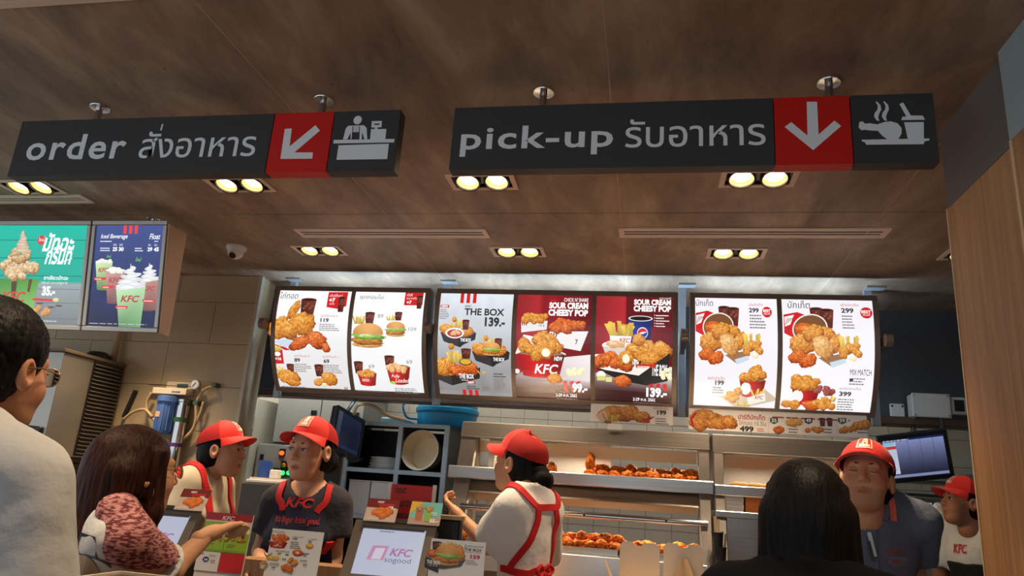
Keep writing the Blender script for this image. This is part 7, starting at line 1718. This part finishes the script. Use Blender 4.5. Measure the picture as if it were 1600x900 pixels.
# ---- customer with black hair, from behind
p = Person('customer with long black hair in a black hoodie, from behind at right', W(1262, 800, 1.62), 78, 75, (0, -8, 0), 'f', .165, 1.0, (190, 140, 108), hs=.93)
p.body(face=True); trousers(p)
def hood(f):
    z = p.tz
    for a in np.linspace(-1.9, 1.9, 9): f.ell((.115*math.sin(a), .02-.105*math.cos(a), z-.205-.012*math.cos(a)), (.05, .05, .038), .03)
p.cloth('black_hoodie', M_BLK, d=.026, sleeve=1.0, long=True, neck=.058, seed=15, extra=hood, nz=-.15, wr=.006)
def long_hair(p, material, length, width, back, seed, front=True, side=0.0, flow=None):
    L = length; f = Field((-.17, -.32, -L-.08), (.17, .13, .16), .006)
    f.ell((0, -.022, .034), (.090, .108, .096), .02); f.ell((0, -.05, -.03), (.088, .085, .09), .04)
    for i in range(7):
        x = (i/6*2-1); l = L*(1-.10*abs(x)+.03*math.sin(i*2.3)); pts = [(x*.070, -.055-.03*(1-x*x), .0), (x*width*.92+side*.3, -.075-.05*(1-x*x)-back*.4, -.16), (x*width+side, -.07-.05*(1-x*x)-back, -l)]
        if flow: pts = [flow(q) for q in pts]
        f.cap(pts[0], pts[1], .036, .038, .03); f.cap(pts[1], pts[2], .038, .020, .03)
    if front:
        for q in (-1, 1): f.cap((q*.078, .035, .05), (q*.086, .02, -.10), .018, .020, .02); f.cap((q*.086, .02, -.10), (q*.092, -.0, -min(L, .22)), .020, .012, .02)
    f.ell((0, .115, -.03), (.072, .075, .10), .012, 'd')
    V, Q = f.mesh(); V = relax(V, Q, 1); N = vnormals(V, Q)
    V = V+N*((.0045*np_noise(V, (55, 55, 3), seed)+.003*np_noise(V, (120, 120, 5), seed+4))*np.clip((.09-V[:, 2])/.12, .12, 1))[:, None]
    return mesh_obj('hair', (p.HR @ (V*p.hs).T).T+p.hc, Q, material, p.t, smooth=True, local=True)
long_hair(p, M_HBLACK, .235, .088, -.045, 21)

# ---- customer with long brown hair reaching over the counter
el, wr = W(264, 893, 1.95), W(324, 836, 2.08)
p = Person('customer with very long dark brown hair reaching out to pay', W(212, 738, 1.98), 58, 62, (0, -6, 0), 'f', .132, .82, (206, 154, 118), up=.04, arms={1: (el, wr, {'d': W(352, 824, 2.14)-wr, 'n': (.3, .3, -.8), 'curl': .32, 'thumb': .8}), -1: None}, lean=(0, .02))
p.body(); trousers(p, mat('denim', (44, 54, 78), .8))
p.cloth('white_tshirt', M_WTEE, d=.008, sleeve=.02, flare=-.02, seed=17, neck=.066, wr=.006)
# patterned raglan sleeves
def knit():
    m = mat('maroon_marl_knit', (150, 84, 84), .9); nt = m.node_tree; N = nt.nodes; L = nt.links; b = N['Principled BSDF']; tc = N.new('ShaderNodeTexCoord'); mp = N.new('ShaderNodeMapping'); mp.inputs['Scale'].default_value = (60, 60, 190); n = N.new('ShaderNodeTexNoise'); n.inputs['Scale'].default_value = 1; n.inputs['Detail'].default_value = 2
    L.new(tc.outputs['Object'], mp.inputs[0]); L.new(mp.outputs[0], n.inputs['Vector']); rp = N.new('ShaderNodeValToRGB'); rp.color_ramp.elements[0].position = .42; rp.color_ramp.elements[1].position = .58; rp.color_ramp.elements[0].color = lin((104, 40, 46)); rp.color_ramp.elements[1].color = lin((200, 140, 138)); L.new(n.outputs['Fac'], rp.inputs[0]); L.new(rp.outputs[0], b.inputs['Base Color']); return m
M_KNIT = knit()
for q in (-1, 1):
    sh, e2, w2, o = p.arms[q]; f = Field(np.minimum(sh, e2)-.13, np.maximum(sh, e2)+.13, .0075); a = np.array([q*.085, -.0, p.tz-.185]); f.cap(a, sh, .055, .060, .03); f.cap(sh, sh+(e2-sh)*.78, .060, .062, .03, cut=True); f.plane((q*.085, 0, p.tz-.2), (-q*1.0, 0, -.55)); V, Q = f.mesh(); V = relax(V, Q, 2); sl = mesh_obj('sleeve', V, Q, M_KNIT, p.t, smooth=True, local=True)
    c0 = sh+(e2-sh)*.78; f = Field(c0-.13, c0+.13, .0075); f.cap(c0-(e2-sh)*.01, c0+(e2-sh)*.06, .063, .064, .01, cut=True); u0 = (e2-sh)/np.linalg.norm(e2-sh); f.plane(c0-u0*.004, -u0); V, Q = f.mesh(); mesh_obj('sleeve_hem', relax(V, Q, 1), Q, M_WTEE, sl, smooth=True, local=True)
def tb(P):
    P.ell(.07, .06, .050, .075, (140, 104, 76), col2=(190, 160, 130)); P.ell(.07, .048, .03, .04, (176, 140, 108)); P.poly([(.0, .118), (.14, .108), (.142, .122), (.11, .13), (.104, .18), (.036, .186), (.03, .136), (.0, .132)], (46, 44, 46)); P.ell(.052, .085, .008, .006, (50, 36, 28)); P.ell(.088, .085, .008, .006, (50, 36, 28)); P.ell(.07, .035, .016, .006, (90, 54, 44)); P.ell(.07, .02, .022, .012, (110, 80, 58))
bk = W(150, 935, 1.86); du = RT*np.array([1, 1, 0]); du /= np.linalg.norm(du)
p.stamp('back_print', tb, bk+np.array([-.06, -.0, -.02]), du, (0, 0, 1), off=.004)
long_hair(p, M_HBROWN, .50, .058, .015, 25, side=0)
e0 = p.hp((.082, .012, -.05)); MB().lathe([(.0145, -.001), (.016, 0), (.0145, .001), (.0145, -.001)], e0, 20, axis=1).build('hoop_earring', mat('gold_hoop', (200, 160, 90), .3, .9), p.t, local=True, smooth='auto')
def glasses(p, mm):
    for q in (-1, 1):
        n = 22; c = np.array((q*.033, .108, -.002)); L = [p.hp(c+np.array((.024*math.cos(2*PI*k/n), -.004*abs(math.cos(2*PI*k/n)), .018*math.sin(2*PI*k/n)))) for k in range(n+1)]
        g = MB().tube(L, .0012, 6).build('glasses_rim', mm, p.t, local=True, smooth=True); V = [p.hp(c)]+L[:-1]; MB().add(V, [(0, 1+k, 1+(k+1) % n) for k in range(n)]).build('glasses_lens', M_GLASS, g, local=True)
        MB().tube([p.hp((q*.057, .102, .004)), p.hp((q*.082, .03, .008)), p.hp((q*.083, -.01, .004))], .0014, 6).build('glasses_arm', mm, p.t, local=True)
    MB().tube([p.hp((-.01, .112, .002)), p.hp((0, .115, .005)), p.hp((.01, .112, .002))], .0012, 6).build('glasses_bridge', mm, p.t, local=True)
glasses(p, mat('thin_gold_rim', (170, 140, 90), .3, .9))
wp = W(368, 828, 2.17)
nt_ = thing('banknote', 'folded pale banknote in the reaching hand', 'banknote', tuple(wp))
V = []; F = []
for j in range(5):
    for i in range(7): a = W(352+i*6.2, 822+j*4.2+2.2*math.sin(i*.9), 2.165+.012*math.sin(i*1.1+j)); V.append(a)
for j in range(4):
    for i in range(6): a = j*7+i; F.append((a, a+1, a+8, a+7))
o = MB().add(V, F).build('note_sheet', mat('pale_note_paper', (226, 196, 156), .7, var=(60, .1)), nt_, smooth=True); md = o.modifiers.new('thickness', 'SOLIDIFY'); md.thickness = .0012

# ---- tall customer at the far left, from behind
p = Person('customer in plain white t-shirt with short black hair and glasses at far left', W(-14, 576, 1.40), 92, 78, (0, -2, 0), 'm', .20, 1.04, (186, 132, 100), hs=1.04, up=-.005, hf=-.035)
p.body(); trousers(p, mat('denim')); p.cloth('white_tshirt', mat('grey_white_jersey', (188, 190, 190), .85, bump=(12, .4, .02)), d=.022, sleeve=.80, flare=.026, seed=19, neck=.070, wr=.007, nz=-.155)
f = Field((-.13, -.16, -.12), (.13, .13, .17), .005); f.ell((0, -.022, .040), (.088, .108, .094), .02); f.ell((0, -.05, -.03), (.074, .068, .055), .03); f.ell((0, .10, -.035), (.085, .085, .092), .012, 'd')
for q in (-1, 1): f.ell((q*.088, .0, -.02), (.02, .024, .05), .01, 'd')
f.plane((0, 0, -.085), (0, 0, -1)); V, Q = f.mesh(); N = vnormals(V, Q); V = V+N*(.0028*np_noise(V, (110, 110, 110), 3)+.002)[:, None]; mesh_obj('hair', (p.HR @ (V*p.hs).T).T+p.hc, Q, M_HBLACK, p.t, smooth=True, local=True)
glasses(p, mat('thin_gold_rim'))
